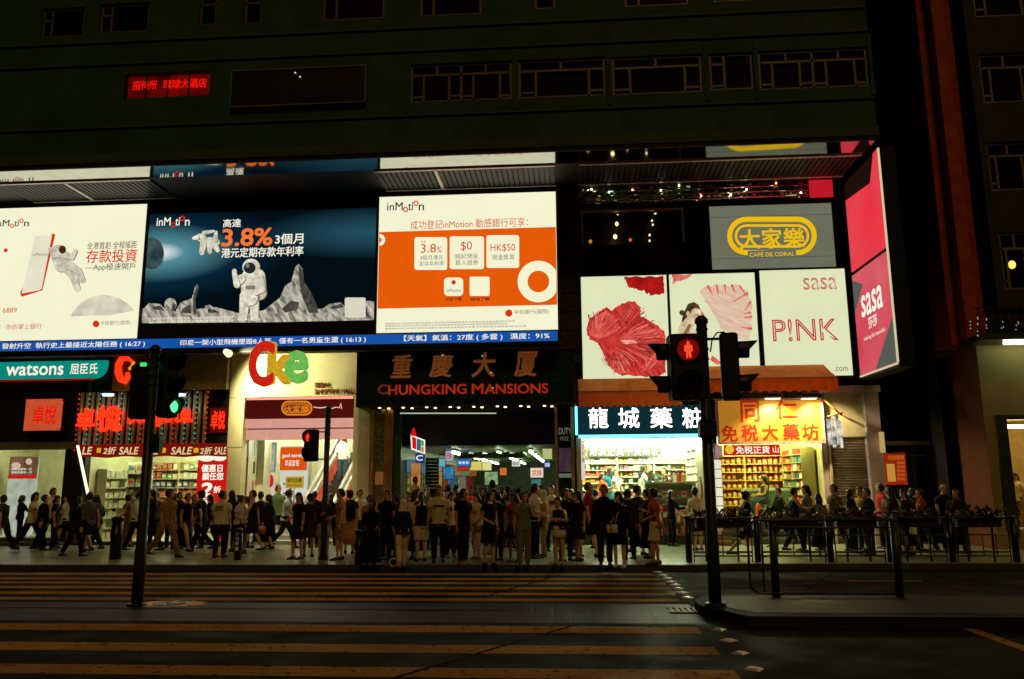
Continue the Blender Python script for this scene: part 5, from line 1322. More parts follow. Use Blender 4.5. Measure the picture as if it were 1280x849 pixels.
for k in range(6):
    for sd_, xw_, nx in (('left', iw0 - .28, 1), ('right', iw1 + .28, -1)):
        if sd_ == 'right' and k == 0: continue
        ya = YF + 3.6 + 3.3 * k; c1, c2 = STC[(k + (2 if nx < 0 else 0)) % 6]
        st = thing('arcade_stall', ORD[k] + ' lit stall front from the entrance along the %s wall of the arcade' % sd_, 'stall', (xw_, ya + 1.2, PZ))
        b = MB(); b.box(min(xw_, xw_ + nx * .1), max(xw_, xw_ + nx * .1), ya, ya + 2.6, PZ + 1.1, PZ + 2.2); b.build('stall_window', glow(c1, .32, scale=7, col2=tuple(v // 4 for v in c2)), st)
        b = MB(); b.box(min(xw_, xw_ + nx * .3), max(xw_, xw_ + nx * .3), ya - .1, ya + 2.7, PZ + 2.25, PZ + 2.7); b.build('stall_sign', glow(STC[(k + 3) % 6][0], .45, var=.8, scale=5), st)
        b = MB(); b.box(min(xw_, xw_ + nx * .4), max(xw_, xw_ + nx * .4), ya, ya + 2.6, PZ + .012, PZ + 1.05); b.build('stall_counter', M_dark, st)
b = MB(); yy = YF + 2.6; x0, x1 = xpx(575, 560, yy), xpx(655, 560, yy)
for i in range(14):
    xa = x0 + (x1 - x0) * i / 14; b.box(xa, xa + .14, yy, yy + 3.0, zlow - .30 + .04 * math.sin(i * 2.1), zlow - .22 + .04 * math.sin(i * 2.1))
b.tube([(x0, yy, zlow - .35), (x1, yy, zlow - .35)], .06, 8)
tag(b.build('ceiling_ducts', mat((150, 170, 140), .35, metal=.3, var=.3)), 'grey-green ceiling ducts just inside the arcade', 'ceiling ducts')
b = MB(); q = rect(531, 548, 572, 680, YF + 2.2)
for i in range(24):
    z = PZ + (q[3] - PZ) * i / 24; b.box(q[0], q[1], YF + 2.2 + .02 * (i % 2), YF + 2.3, z, z + (q[3] - PZ) / 24 - .01)
tag(b.build('roller_shutter', mat((66, 80, 60), .4, metal=.6)), 'dark green closed roller shutter just inside the arcade on the left', 'roller shutter')
b = MB(); b.box(xpx(508, 640, YF + .9), xpx(527, 640, YF + .9), YF + .5, YF + 1.3, PZ + .01, PZ + .42)
tag(b.build('stone_step', M_kerb), 'low step under the man in the cream shirt at the arcade edge', 'step')

# ---------------- white pharmacy
x0, x1 = xpx(722), xpx(893); zf2 = PZ + .62
ph = thing('white_pharmacy', 'brilliant white pharmacy full of goods under the navy sign', 'shop', ((x0 + x1) / 2, YF, PZ))
z1 = zpx(546, x=800); YP = YF + 3.4
b = MB(); room(b, x0, x1, YF, YP, zf2, z1); b.build('shop_room', [M_white, M_white, M_white], ph)
b = MB(); b.box(x0, x1, YF - .4, YF, PZ - .02, PZ + .18); b.box(x0, x1, YF - .18, YF + .05, PZ + .182, PZ + .38); b.box(x0, x1, YF - .02, YF + .05, PZ + .382, zf2 - .003); b.build('step', M_kerb, ph)
b = MB(); b.box(x0, x1 + .1, YF - .02, YF + .25, z1, zpx(452, x=800)); b.build('fascia', M_dark, ph)
b = MB(); b.box(x0 + .003, x0 + .14, YF - .05, YF + .06, PZ + .142, z1 - .003); b.build('door_jamb', M_trim, ph); b = MB(); b.box(x1 - .1, x1 - .003, YF - .05, YF + .06, PZ + .142, z1 - .003); b.build('door_jamb', M_trim, ph)
q = rect(727, 732, 560, 586, YF - .06)
on(ph, 726.5, 731.5, 551, 600, YF - .065, glow((226, 216, 196), .9), 'jamb_panel'); text_px('日', 727, 731, 556, 562, YF - .075, RED, ph); text_px('本', 727, 731, 564, 570, YF - .075, RED, ph); text_px('藥', 727, 731, 572, 578, YF - .075, INK, ph)
for k in range(3): tube_light(x0 + .3, x1 - .3, YF + (.36, 1.5, 2.6)[k], z1 - .1, ('front', 'middle', 'rear')[k] + ' ceiling tube light in the white pharmacy', 92, col=(240, 255, 200))
q = rect(722, 889, 507, 543, YF - .3)
sg = thing('navy_sign', 'navy shop sign with four glowing white characters and cyan edges', 'shop sign', ((q[0] + q[1]) / 2, YF - .3, q[2]))
b = MB(); b.box(q[0], q[1], YF - .3, YF - .06, q[2], q[3]); b.build('sign_face', glow((18, 52, 60), .8, var=.2), sg)
b = MB(); b.tube([(q[0] + .02, YF - .33, q[2] - .05), (q[1], YF - .33, q[2] - .05)], .05, 8); b.tube([(q[0] - .04, YF - .33, q[2]), (q[0] - .04, YF - .33, q[3])], .04, 8); b.build('cyan_tube', glow((110, 206, 214), 2.4), sg)
GL = glow((255, 255, 240), 3.0)
for ch, xl, xr in (('龍', 735, 761), ('城', 772, 800), ('藥', 812, 841), ('粧', 852, 879)): text_px(ch, xl + 1, xr - 1, 510, 535, YF - .36, GL, sg, bold=.010, extrude=.03, name='glowing_character')
YI = YP - .5
inn = thing('inner_sign', 'row of white glowing characters high at the back of the white pharmacy', 'lit sign', P(780, 570, YI))
q = rect(735, 826, 557, 571, YI); b = MB(); b.box(q[0], q[1], YI + .01, YI + .1, q[2], q[3]); b.build('sign_face', mat((40, 44, 40), .5), inn)
for k, ch in enumerate('港澳正貨平買藥粧'): text_px(ch, 737 + 11 * k, 746.5 + 11 * k, 558.5, 569.5, YI - .01, glow((255, 255, 236), 1.5), inn, bold=.03)
# rack of goods: back, right and left walls, counter in front
shelving('shop_shelves', 'tall white shelves at the back of the white pharmacy', (x0 + .15, YP - .03), (x1 - .25, YP - .03), zf2, zpx(574, Y=YP), 9, .42, (0, -1, 0), PALE[:3] + BOXES + BOTS, 'packet on the back shelves of the white pharmacy', 'packet', 'packets at the back of the white pharmacy', per_m=6.2, skip=.04)
shelving('shop_shelves', 'tall white shelves of boxes on the right wall of the white pharmacy', (x1 - .02, YF + .55), (x1 - .02, YP - .5), zf2, z1 - .15, 10, .42, (-1, 0, 0), PALE, 'white carton on the right wall shelves of the white pharmacy', 'carton', 'cartons on the right wall of the white pharmacy', per_m=3.6, gname='medicine_carton', skip=.02)
cx0, cx1 = xpx(806, 620, YF + .5), x1 - .5
ct = thing('glass_counter', 'glass display counter full of packets at the front of the white pharmacy', 'counter', ((cx0 + cx1) / 2, YF + .6, zf2))
zc_ = zpx(604, Y=YF + .4)
b = MB(); b.box(cx0, cx1, YF + .35, YF + .85, zf2, zf2 + .3); b.box(cx0, cx1, YF + .33, YF + .87, zc_ - .04, zc_); b.box(cx0, cx0 + .04, YF + .37, YF + .83, zf2 + .303, zc_ - .043); b.box(cx1 - .04, cx1, YF + .37, YF + .83, zf2 + .303, zc_ - .043); b.box(cx0 + .05, cx1 - .05, YF + .78, YF + .82, zf2 + .303, zc_ - .043); b.build('counter_frame', mat((226, 230, 206), .3), ct)
for r_ in range(2):
    zz_ = zf2 + .31 + r_ * (zc_ - zf2 - .34) / 2
    for i in range(9):
        put(random.choice(BOXES + PALE), 'medicine_packet', cx0 + .16 + (cx1 - cx0 - .3) * i / 8.6, YF + .5, zz_, .15, .14, .2, 0, 'packet inside the glass counter of the white pharmacy', 'packet', 'packets in the glass counter')
for i in range(8):
    put(random.choice(BOXES + PALE + BOTS), 'medicine_packet', cx0 + .2 + (cx1 - cx0 - .4) * i / 8 + random.uniform(-.03, .03), YF + .6, zc_ + .002, .13, .12, random.uniform(.12, .3), random.uniform(-.3, .3), 'packet standing on top of the glass counter in the white pharmacy', 'packet', 'packets on top of the glass counter')
# street stand of red trays in front
def tray_stand(xl, xr, y, label, glab, ggr, meshes, hgt=.75):
    a, c = xpx(xl, 640, y), xpx(xr, 640, y)
    s_ = thing('tray_stand', label, 'display stand', ((a + c) / 2, y, PZ))
    for z in (PZ + .28, PZ + .28 + hgt * .45, PZ + .28 + hgt * .9): b = MB(); b.box(a, c, y - .22, y + .16, z, z + .03); b.build('tray_shelf', mat((190, 60, 36), .5), s_)
    for xx in (a + .03, c - .03):
        for yy_ in (y - .18, y + .12): b = MB(); b.box(xx - .02, xx + .02, yy_ - .02, yy_ + .02, PZ, PZ + .28 + hgt * .9 - .002); b.build('stand_leg', M_steel, s_)
    for r_ in range(3):
        n_ = max(2, int((c - a) / .2))
        for i in range(n_):
            put(random.choice(meshes), 'snack_packet', a + .1 + (c - a - .2) * i / (n_ - 1), y - .02, PZ + .312 + hgt * .45 * r_, .16, .26, random.uniform(.14, .24), 0, glab, 'packet', ggr)
tray_stand(826, 858, YF - .42, 'red-shelved display stand of packets in front of the white pharmacy', 'packet on the red-shelved stand in front of the white pharmacy', 'packets on the red-shelved stand', [BOXES[1], BOXES[4], BOXES[9], PALE[1], BOXES[8]])
tray_stand(730, 752, YF + .5, 'display stand of orange packets at the left of the white pharmacy', 'orange packet on the stand at the left of the white pharmacy', 'packets on the left stand', [BOXES[4], BOXES[9], BOXES[8]], .9)

# ---------------- yellow pharmacy
x0, x1 = xpx(898), xpx(1031); z1 = zpx(554, x=960)
yp = thing('yellow_pharmacy', 'warm yellow pharmacy lined with jars under the orange sign', 'shop', ((x0 + x1) / 2, YF, PZ))
M_yel = mat((206, 196, 128), .6, var=.15)
b = MB(); room(b, x0, x1, YF + .26, YP, zf2, z1 + .42); b.build('shop_room', [M_yel, M_cream, M_yel], yp)
b = MB(); b.box(x0, x1, YF - .4, YF, PZ - .02, PZ + .18); b.box(x0, x1, YF - .18, YF + .05, PZ + .182, PZ + .38); b.box(x0, x1, YF - .02, YF + .05, PZ + .382, zf2 - .003); b.build('step', M_kerb, yp)
b = MB(); b.box(x0 - .12, x1 + .02, YF - .02, YF + .25, z1, zpx(452, x=960)); b.build('fascia', M_dark, yp)
b = MB(); b.box(x0 - .12, x0 + .04, YF - .12, YF + .06, PZ + .142, z1 - .003); b.build('door_jamb', M_trim, yp); b = MB(); b.box(x1 - .06, x1 + .1, YF - .12, YF + .06, PZ + .142, z1 - .003); b.build('door_jamb', M_trim, yp)
for k in range(3): tube_light(x0 + .3, x1 - .3, YF + (.42, 1.5, 2.6)[k], z1 + .3, ('front', 'middle', 'rear')[k] + ' ceiling tube light in the yellow pharmacy', 85, col=(250, 255, 168))
q = rect(896, 1030, 498, 555, YF - .4)
sg = thing('orange_sign', 'orange-yellow shop sign with red characters and a pale beaded frame', 'shop sign', ((q[0] + q[1]) / 2, YF - .4, q[2]))
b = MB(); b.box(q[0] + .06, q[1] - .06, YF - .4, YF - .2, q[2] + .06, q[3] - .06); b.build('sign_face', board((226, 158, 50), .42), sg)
b = MB()
for a in ((q[0], q[1], q[2], q[2] + .058), (q[0], q[1], q[3] - .058, q[3]), (q[0], q[0] + .058, q[2] + .06, q[3] - .06), (q[1] - .058, q[1], q[2] + .06, q[3] - .06)): b.box(a[0], a[1], YF - .43, YF - .2, a[2], a[3])
b.build('beaded_frame', mat((200, 180, 190), .4, var=.4, scale=14), sg)
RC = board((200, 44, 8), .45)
for ch, xl, xr, yt, yb in (('同', 926, 949, 501, 527), ('仁', 969, 997, 501, 524), ('免', 902, 922, 532, 552), ('税', 927, 947, 531, 551), ('大', 953, 972, 531, 550), ('藥', 979, 999, 530, 550), ('坊', 1003, 1023, 530, 550)): text_px(ch, xl, xr, yt, yb, YF - .412, RC, sg, bold=.03, name='red_character')
for k, x in enumerate((966, 1011)):
    p = P(x, 497, YF - .75)
    dl = thing('sign_lamp', 'round black floodlight over the orange sign, %s one' % ('left' if k == 0 else 'right'), 'floodlight', p)
    b = MB(); b.cbox(p.x - .28, p.x + .28, p.y - .12, p.y + .12, p.z - .03, p.z + .17, .06); b.build('lamp_body', M_black, dl)
    b = MB(); b.box(p.x - .2, p.x + .2, p.y - .06, p.y + .1, p.z - .045, p.z - .034); b.build('lamp_lens', glow((255, 230, 160), 14.0), dl)
    b = MB(); b.tube([(p.x, p.y + .1, p.z + .1), (p.x, YF, p.z + .2)], .025, 6); b.build('lamp_arm', M_black, dl)
    lamp_of('flood_beam', dl, p + Vector((0, -.15, -.08)), P(x + (10 if k == 0 else 45), 620, YF), 300, (1, .82, .48), 130)
rs = thing('red_inner_sign', 'red sign with white characters and a yellow roundel inside the yellow pharmacy', 'lit sign', P(940, 570, YF + .6))
q = rect(905, 975, 556, 569, YF + .6); b = MB(); b.box(q[0], q[1], YF + .6, YF + .68, q[2], q[3]); b.build('sign_face', glow((206, 30, 10), .95), rs)
text_px('免税正貨', 920, 962, 558, 567, YF + .585, CRM, rs, bold=.03); text_px('山', 966, 973, 558, 566, YF + .585, CRM, rs, bold=.02)
b = MB(); circ_px(b, 912, 562, 5.5, YF + .59); b.build('roundel', glow((226, 190, 60), 1.0), rs)
shelving('jar_shelves', 'shelves of glass jars at the back of the yellow pharmacy', (x0 + .1, YP - .03), (x1 - .4, YP - .03), zf2 + .1, z1 - .05, 8, .42, (0, -1, 0), JARS, 'glass jar with an orange lid at the back of the yellow pharmacy', 'jar', 'jars at the back of the yellow pharmacy', per_m=5.6, skip=.02, frame=mat((196, 150, 70), .5), gname='goods_jar')
shelving('shop_shelves', 'tall olive shelves on the right wall of the yellow pharmacy', (x1 - .08, YF + .6), (x1 - .08, YP - .5), zf2, z1 - .1, 9, .42, (-1, 0, 0), BOXES + JARS[:1], 'carton on the right wall shelves of the yellow pharmacy', 'carton', 'cartons on the right wall of the yellow pharmacy', per_m=3.6, gname='medicine_carton', skip=.05, frame=mat((170, 160, 96), .5))
ct = thing('glass_counter', 'green glass display counter at the back of the yellow pharmacy', 'counter', (xpx(960), YF + 1.9, zf2))
a, c = xpx(930, 620, YF + 1.8), xpx(986, 620, YF + 1.8)
b = MB(); b.box(a, c, YF + 1.7, YF + 2.2, zf2, zf2 + .4); b.box(a, c, YF + 1.68, YF + 2.22, zf2 + .92, zf2 + 1.0); b.box(a, c, YF + 2.0, YF + 2.2, zf2 + .402, zf2 + .918); b.build('counter_frame', mat((196, 214, 180), .3), ct)
b = MB(); b.box(a + .02, c - .02, YF + 1.72, YF + 1.74, zf2 + .402, zf2 + .918); b.build('glass_front', mat((90, 130, 96), .1), ct)
st = thing('counter_stool', 'dark stool before the green counter in the yellow pharmacy', 'stool', (xpx(958, 640, YF + 1.2), YF + 1.2, zf2))
sx = xpx(958, 640, YF + 1.2); STOOL = Vector((sx, YF + 1.2, zf2))
b = MB(); b.rings_z([(zf2 + .50, .17, .17, YF + 1.2, sx), (zf2 + .56, .18, .18, YF + 1.2, sx)], 16); b.build('seat', M_dark, st)
for k in range(4):
    b = MB(); an = R(45 + 90 * k); b.tube([(sx + .2 * math.cos(an), YF + 1.2 + .2 * math.sin(an), zf2), (sx + .12 * math.cos(an), YF + 1.2 + .12 * math.sin(an), zf2 + .5)], .018, 6); b.build('leg', M_steel, st)
p = (xpx(948, 640, YF + .6), YF + .6)
b = MB(); b.rings_z([(zf2, .10, .10, p[1], p[0]), (zf2 + .46, .07, .07, p[1], p[0]), (zf2 + .56, .03, .03, p[1], p[0])], 12)
tag(b.build('orange_drum', mat((226, 90, 30), .4)), 'orange plastic drum on the floor of the yellow pharmacy', 'drum')
lb = poster('column_light', 'tall white lit grid column at the left edge of the yellow pharmacy', 895, 903, 575, 644, YF - .18, glow((226, 230, 200), 1.0), 'lit column')
b = MB()
for k in range(1, 6):
    z = P(899, 575 + 11.5 * k, YF - .19).z; qq = rect(895, 903, 575, 644, YF - .19); b.box(qq[0], qq[1], YF - .19, YF - .182, z - .012, z + .012)
b.build('grid_bar', M_dark, lb)
lbp = poster('pale_hanging_poster', 'pale blue and red poster above the lit grid column', 894.5, 903, 557, 572, YF - .18, glow((170, 176, 190), .7, scale=4, col2=(196, 90, 90)), 'poster')
for i, (x, w_, h_, c) in enumerate(((938, .42, .34, (206, 176, 120)), (905, .4, .28, (120, 90, 56)))):
    p = (xpx(x, 690, YF - .7), YF - .75)
    cb = thing('cardboard_carton', ('open pale cardboard carton' if i == 0 else 'brown cardboard carton') + ' on the pavement before the yellow pharmacy', 'carton', (p[0], p[1], PZ))
    b = MB(); b.box(p[0] - w_ / 2, p[0] + w_ / 2, p[1] - .18, p[1] + .18, PZ, PZ + h_); b.build('carton_body', mat(c, .7), cb)
    b = MB(); b.box(p[0] - w_ / 2, p[0] + w_ / 2, p[1] - .182, p[1] - .1805, PZ + h_ * .42, PZ + h_ * .58); b.build('tape', mat((190, 150, 90), .4), cb)

# ---------------- awnings
def thin_cloth(c):
    m = mat(c, .7, var=.18, scale=2.01, name='awning_cloth'); nt = m.node_tree
    if 'Translucent BSDF' in nt.nodes: return m
    bs = nt.nodes['Principled BSDF']; tr = nt.nodes.new('ShaderNodeBsdfTranslucent'); mx = nt.nodes.new('ShaderNodeMixShader'); mx.inputs[0].default_value = .5
    nt.links.new(bs.inputs['Base Color'].links[0].from_socket, tr.inputs[0]); nt.links.new(bs.outputs[0], mx.inputs[1]); nt.links.new(tr.outputs[0], mx.inputs[2])
    nt.links.new(mx.outputs[0], nt.nodes['Material Output'].inputs[0]); return m
def awning(label, xl, xr, ytop, yfold, ybot, Yw, Yf):
    xa, xb = P(xl, yfold, Yf).x, P(xr, yfold, Yf).x
    za, zb, zc_ = P((xl + xr) / 2, ytop, Yw).z, P((xl + xr) / 2, yfold, Yf).z, P((xl + xr) / 2, ybot, Yf).z
    t_ = thing('awning', label, 'awning', ((xa + xb) / 2, (Yw + Yf) / 2, zc_))
    N = 48; vs, fs = [], []
    for i in range(N + 1):
        x = xa + (xb - xa) * i / N; s_ = .012 * math.sin(i * 1.7)
        vs += [(x, Yw, za), (x, (Yw + Yf) / 2, (za + zb) / 2 - .03 + s_), (x, Yf, zb)]
    for i in range(N): fs += [(3 * i, 3 * i + 3, 3 * i + 4, 3 * i + 1), (3 * i + 1, 3 * i + 4, 3 * i + 5, 3 * i + 2)]
    mo = thin_cloth((240, 140, 52)); mv = thin_cloth((250, 104, 34))
    b = MB(); b.add(vs, fs); b.build('canvas', mo, t_)
    vs, fs = [], []; N = 96
    for i in range(N + 1):
        x = xa + (xb - xa) * i / N; s_ = .05 * abs(math.sin(i * math.pi / 6)); d = .02 * math.sin(i * .9)
        vs += [(x, Yf - .004, zb), (x, Yf - .004 + d, zc_ + s_)]
    for i in range(N): fs.append((2 * i, 2 * i + 2, 2 * i + 3, 2 * i + 1))
    b = MB(); b.add(vs, fs); b.build('valance', mv, t_)
    b = MB(); b.tube([(xa, Yf + .02, zb), (xb, Yf + .02, zb)], .025, 6)
    for x in (xa + .05, (xa + xb) / 2, xb - .05): b.tube([(x, Yf + .02, zb), (x, Yw, zb + .02)], .02, 6)
    b.build('awning_frame', M_steel, t_)
awning('faded orange awning with a scalloped edge over the white pharmacy', 723, 852, 473, 489, 509, YF - .80, YF - 1.95)
awning('orange awning with a scalloped edge over the yellow pharmacy', 853, 1047, 457, 473, 491, YF - .80, YF - 1.95)

# ---------------- pillar and shutter at the right end
x0, x1 = xpx(1032), xpx(1102); YR = YF - .2
zt_ = zpx(491, Y=YR, x=1065)
rp_ = thing('corner_pier', 'cream end wall with a roller shutter under a pale ledge at the right end', 'wall', ((x0 + x1) / 2, YR, PZ))
xs0, xs1 = xpx(1039), xpx(1084); zsh = zpx(546, Y=YR, x=1060)
b = MB(); b.box(x0 + .1, xs0, YR, YR + .4, PZ, zt_); b.box(xs0, xs1, YR + .05, YR + .4, zsh, zt_); b.build('cream_wall', mat((206, 190, 140), .6, var=.15), rp_)
b = MB(); b.box(xs1 + .002, x1, YR - .12, YR + 1.5, PZ, zt_); b.box(x0 - .1, x1 + .05, YR - .2, YR + .45, zt_ + .002, zt_ + .2); b.build('pale_pilaster', mat((196, 176, 176), .5, var=.1), rp_)
b = MB(); n = 40
for i in range(n):
    z = PZ + (zsh - PZ) * i / n; h_ = (zsh - PZ) / n
    b.quad((xs0, YR + .16, z), (xs1, YR + .16, z), (xs1, YR + .10, z + h_ * .7), (xs0, YR + .10, z + h_ * .7)); b.quad((xs0, YR + .10, z + h_ * .7), (xs1, YR + .10, z + h_ * .7), (xs1, YR + .16, z + h_), (xs0, YR + .16, z + h_))
b.build('roller_shutter', mat((160, 146, 124), .35, metal=.5, var=.2), rp_)
vs_ = thing('vertical_signs', 'cluster of small white lit vertical signs on a bracket by the shutter', 'hanging sign', P(1044, 560, YR - .5))
for xl, xr, yt, yb, dy in ((1035, 1039, 524, 556, 0), (1040.5, 1044, 522, 559, -.1), (1046, 1049, 518, 556, .05), (1050.5, 1053, 526, 560, -.05)):
    q = rect(xl, xr, yt, yb, YR - .5 + dy); b = MB(); b.box(q[0], q[1], YR - .5 + dy, YR - .42 + dy, q[2], q[3]); b.build('sign_strip', glow((244, 240, 226), 1.2, scale=5, col2=(50, 40, 38)), vs_)
b = MB(); b.tube([P(1030, 500, YR - .45), P(1052, 519, YR - .45)], .03, 6); b.tube([P(1034, 521, YR - .46), P(1053, 516, YR - .46)], .03, 6); b.tube([P(1052, 519, YR - .45), P(1052, 519, YR)], .02, 6); b.build('sign_bracket', mat((206, 130, 40), .4), vs_)
# red price board and pale plate beyond
q = rect(1107, 1133, 566, 606, YF + .6)
pb = thing('price_board', 'red lit notice board with orange text beyond the shutter', 'notice board', ((q[0] + q[1]) / 2, YF + .6, PZ))
b = MB(); b.box(q[0], q[1], YF + .6, YF + .7, q[2], q[3]); b.build('board', glow((160, 40, 16), .75), pb); on(pb, 1109, 1119, 580, 602, YF + .585, glow((206, 150, 60), .8), 'yellow_sheet')
for k in range(5): text_px('優惠價錢', 1121, 1131, 577 + 5 * k, 580.5 + 5 * k, YF + .58, glow((226, 120, 40), .8), pb)
text_px('找換優惠', 1110, 1130, 569, 575, YF + .58, glow((226, 120, 40), .8), pb)
b = MB(); b.box(q[0] + .1, q[0] + .16, YF + .71, YF + .77, PZ, q[3]); b.box(q[1] - .16, q[1] - .1, YF + .71, YF + .77, PZ, q[3]); b.build('board_post', M_black, pb)
poster('pale_plate', 'small pale yellow lit plate on the pier corner beside the red board', 1100, 1106, 540, 566, YR - .16, glow((206, 180, 110), .7), 'sign plate')
# side canopy and green tarpaulin in the alley
a0, a1 = xpx(1104), xpx(1218)
tp = thing('alley_stall', 'dark green tarpaulin stall with a thin canopy in the alley', 'stall', ((a0 + a1) / 2, YF + 1.2, PZ))
b = MB(); N = 26; vs, fs = [], []
for i in range(N + 1):
    x = a0 + (a1 - a0) * i / N
    vs += [(x, YF + 1.3 + .05 * math.sin(i * 1.4), PZ + .02), (x, YF + 1.3 + .05 * math.sin(i * 1.9 + 1), zpx(566, Y=YF + 1.3))]
b.add(vs, [(2 * i, 2 * i + 2, 2 * i + 3, 2 * i + 1) for i in range(N)]); b.build('tarpaulin', mat((44, 100, 54), .4, var=.5), tp)
b = MB(); zc_ = zpx(555, Y=YF + .4, x=1160); b.box(a0 + .02, a1, YF + .3, YF + 1.6, zc_, zc_ + .05); b.box(a0 + .02, a1, YF + .26, YF + .298, zc_ - .04, zc_ + .09); b.build('canopy', mat((130, 124, 90), .5), tp)
b = MB(); b.tube([(a0 + .1, YF + .35, PZ), (a0 + .1, YF + .35, zc_ - .045)], .03, 8); b.tube([(a1 - .1, YF + .35, PZ), (a1 - .1, YF + .35, zc_ - .045)], .03, 8)
b.tube([P(1105, 566, YF + .3), P(1160, 570, YF + .3), P(1214, 576, YF + .3)], .015, 6); b.build('canopy_post', M_steel, tp)

# ---------------- right-hand neighbour
YN = YF - 2.2
XN = P(1218, 420, YN).x
nb = thing('corner_building', 'dark building at the right edge with a red lit column and a beige shop base', 'building', (XN, YN, 0))
zn1 = P(1250, 432, YN).z; zn2 = P(1250, 392, YN).z
ZN = 34
holes = [rect(1236, 1290, 177, 238, YN), rect(1226, 1290, 66, 128, YN), rect(1252, 1292, 290, 362, YN), rect(1215, 1290, -45, 20, YN)]
XR0 = P(1232, 250, YN).x
wall_front(XR0, XN + 26, zn2 + .15, ZN, YN, holes, .3, mat((48, 50, 40), .8, var=.3), 'upper_wall', nb)
for h in holes[:4]: window(h, 'A', YN, nb, mat((120, 116, 96), .5))
b = MB()
for k, (xl, xr, c) in enumerate(((1186, 1198, (120, 40, 24)), (1198, 1214, (176, 70, 44)), (1214, 1229, (130, 40, 24)))):
    xa, xb = P(xl, 300, YN).x, P(xr, 300, YN).x
    b.box(xa, xb - .003, YN + (.5, .1, .4)[k], YN + 1.5, zn2 - .8, ZN, k)
b.build('red_column', [mat((160, 50, 30), .8, var=.3), mat((176, 66, 42), .8, var=.3), mat((160, 50, 30), .8, var=.3)], nb)
b = MB(); b.box(XR0 - .0, XN + 26, YN + 1.0, YN + 1.1, zn2 + .2, ZN); b.quad((P(1186, 300, YN).x - .01, YN + 1.51, 0), (P(1186, 300, YN).x - .01, 60, 0), (P(1186, 300, YN).x - .01, 60, ZN), (P(1186, 300, YN).x - .01, YN + 1.51, ZN)); b.build('side_wall', M_soot, nb)
xg0, xg1 = P(1250, 600, YN).x, XN + 26
wall_front(XN, XN + 26, PZ, zn1 + .0, YN - .02, [(xg0, xg1 - .5, PZ + .5, P(1262, 521, YN).z)], .5, mat((150, 130, 84), .7, var=.15, scale=1.0), 'beige_base', nb)
b = MB(); b.quad((XN, YN - .02, PZ), (XN, YN + 8, PZ), (XN, YN + 8, zn1), (XN, YN - .02, zn1)); b.build('base_side', mat((110, 60, 40), .7), nb)
b = MB(); b.box(XN - .35, XN + 26, YN - 1.0, YN + .2, zn1 + .002, zn1 + .18); b.build('canopy', mat((60, 74, 54), .4), nb)
b = MB()
for k in range(3):
    xa = XN + .3 + k * 2.4; b.tube([(xa, YN - .9, zn1 - .03), (xa + 1.8, YN - .9, zn1 - .03)], .035, 8)
    b.tube([(xa + .2, YN - .5, zn1 - .03), (xa + 1.9, YN - .5, zn1 - .03)], .03, 8)
b.build('canopy_tube', glow((236, 246, 190), 9), nb)
b = MB(); room(b, xg0 + .002, xg1, YN + .5, YN + 3.5, PZ + .5, P(1262, 521, YN).z + .05); b.build('display_window', [mat((206, 176, 110), .5), M_cream, M_cream], nb)
b = MB(); xf = P(1252, 600, YN).x
b.box(xf, xf + .28, YN - .08, YN + .1, PZ + .3, P(1262, 519, YN).z); b.box(xf + .282, xf + 20, YN - .08, YN + .1, P(1262, 525, YN).z, P(1262, 519, YN).z); b.build('window_surround', M_steel, nb)
tube_light(xf + .5, xf + 5, YN + 1.2, P(1262, 530, YN).z, 'warm tube light in the shop window at the right edge', 22, col=(255, 220, 140))
# railing and fairy lights above the canopy
fl = thing('balcony_rail', 'dark balcony rail with strings of tiny white lights above the right canopy', 'railing', (XN, YN - .6, zn1 + .2))
b = MB(); zr = P(1250, 388, YN - .6).z
for i in range(40): b.tube([(XN + .2 * i - .3, YN - .9, zn1 + .18), (XN + .2 * i - .3, YN - .9, zr)], .014, 5)
b.tube([(XN - .35, YN - .9, zr), (XN + 9, YN - .9, zr)], .03, 6); b.build('rail_bar', mat((40, 56, 40), .4), fl)
random.seed(8)
for i in range(26):
    x = random.choice((1213, 1222, 1224, 1233, 1236, 1252, 1254, 1270, 1273)); b = MB(); b.ell(P(x + random.uniform(-.6, .6), random.uniform(396, 424), YN - .95), (.014, .014, .014), 6, 4); b.build('fairy_light', glow((220, 245, 220), .6), fl)
wlp = thing('window_lamp', 'round warm lamp lit in the right building window', 'lamp', P(1265, 331, YN + .1)); b = MB(); b.ell(P(1265, 331, YN + .1), (.1, .08, .12), 12, 8); b.build('lamp_globe', glow((255, 200, 90), 1.8), wlp)
b = MB(); p = P(1265, 331, YN + .1); b.tube([p + Vector((0, 0, .12)), p + Vector((0, 0, .5))], .012, 5); b.build('lamp_cord', M_black, wlp)
# dark block closing the alley behind
b = MB(); b.box(XR_END - 3, XN + 40, 62, 66, 0, 40)
bk = thing('far_block', 'black block at the far end of the dark alley', 'building', (XN, 62, 0)); b.build('wall', M_soot, bk)
# air conditioner and plate in the alley
q = rect(1176, 1188, 450, 486, YF + 2.5)
ac = thing('alley_plate', 'tall pale vertical sign plate in the dark alley', 'sign plate', ((q[0] + q[1]) / 2, YF + 2.5, q[2])); b = MB(); b.box(q[0], q[1], YF + 2.5, YF + 2.6, q[2], q[3]); b.build('plate', mat((120, 110, 80), .6), ac); b = MB(); b.box(q[1] + .002, a1 + 1, YF + 2.52, YF + 2.56, q[3] - .2, q[3] - .14); b.build('plate_arm', M_black, ac)
q = rect(1121, 1132, 63, 101, YU + 1)
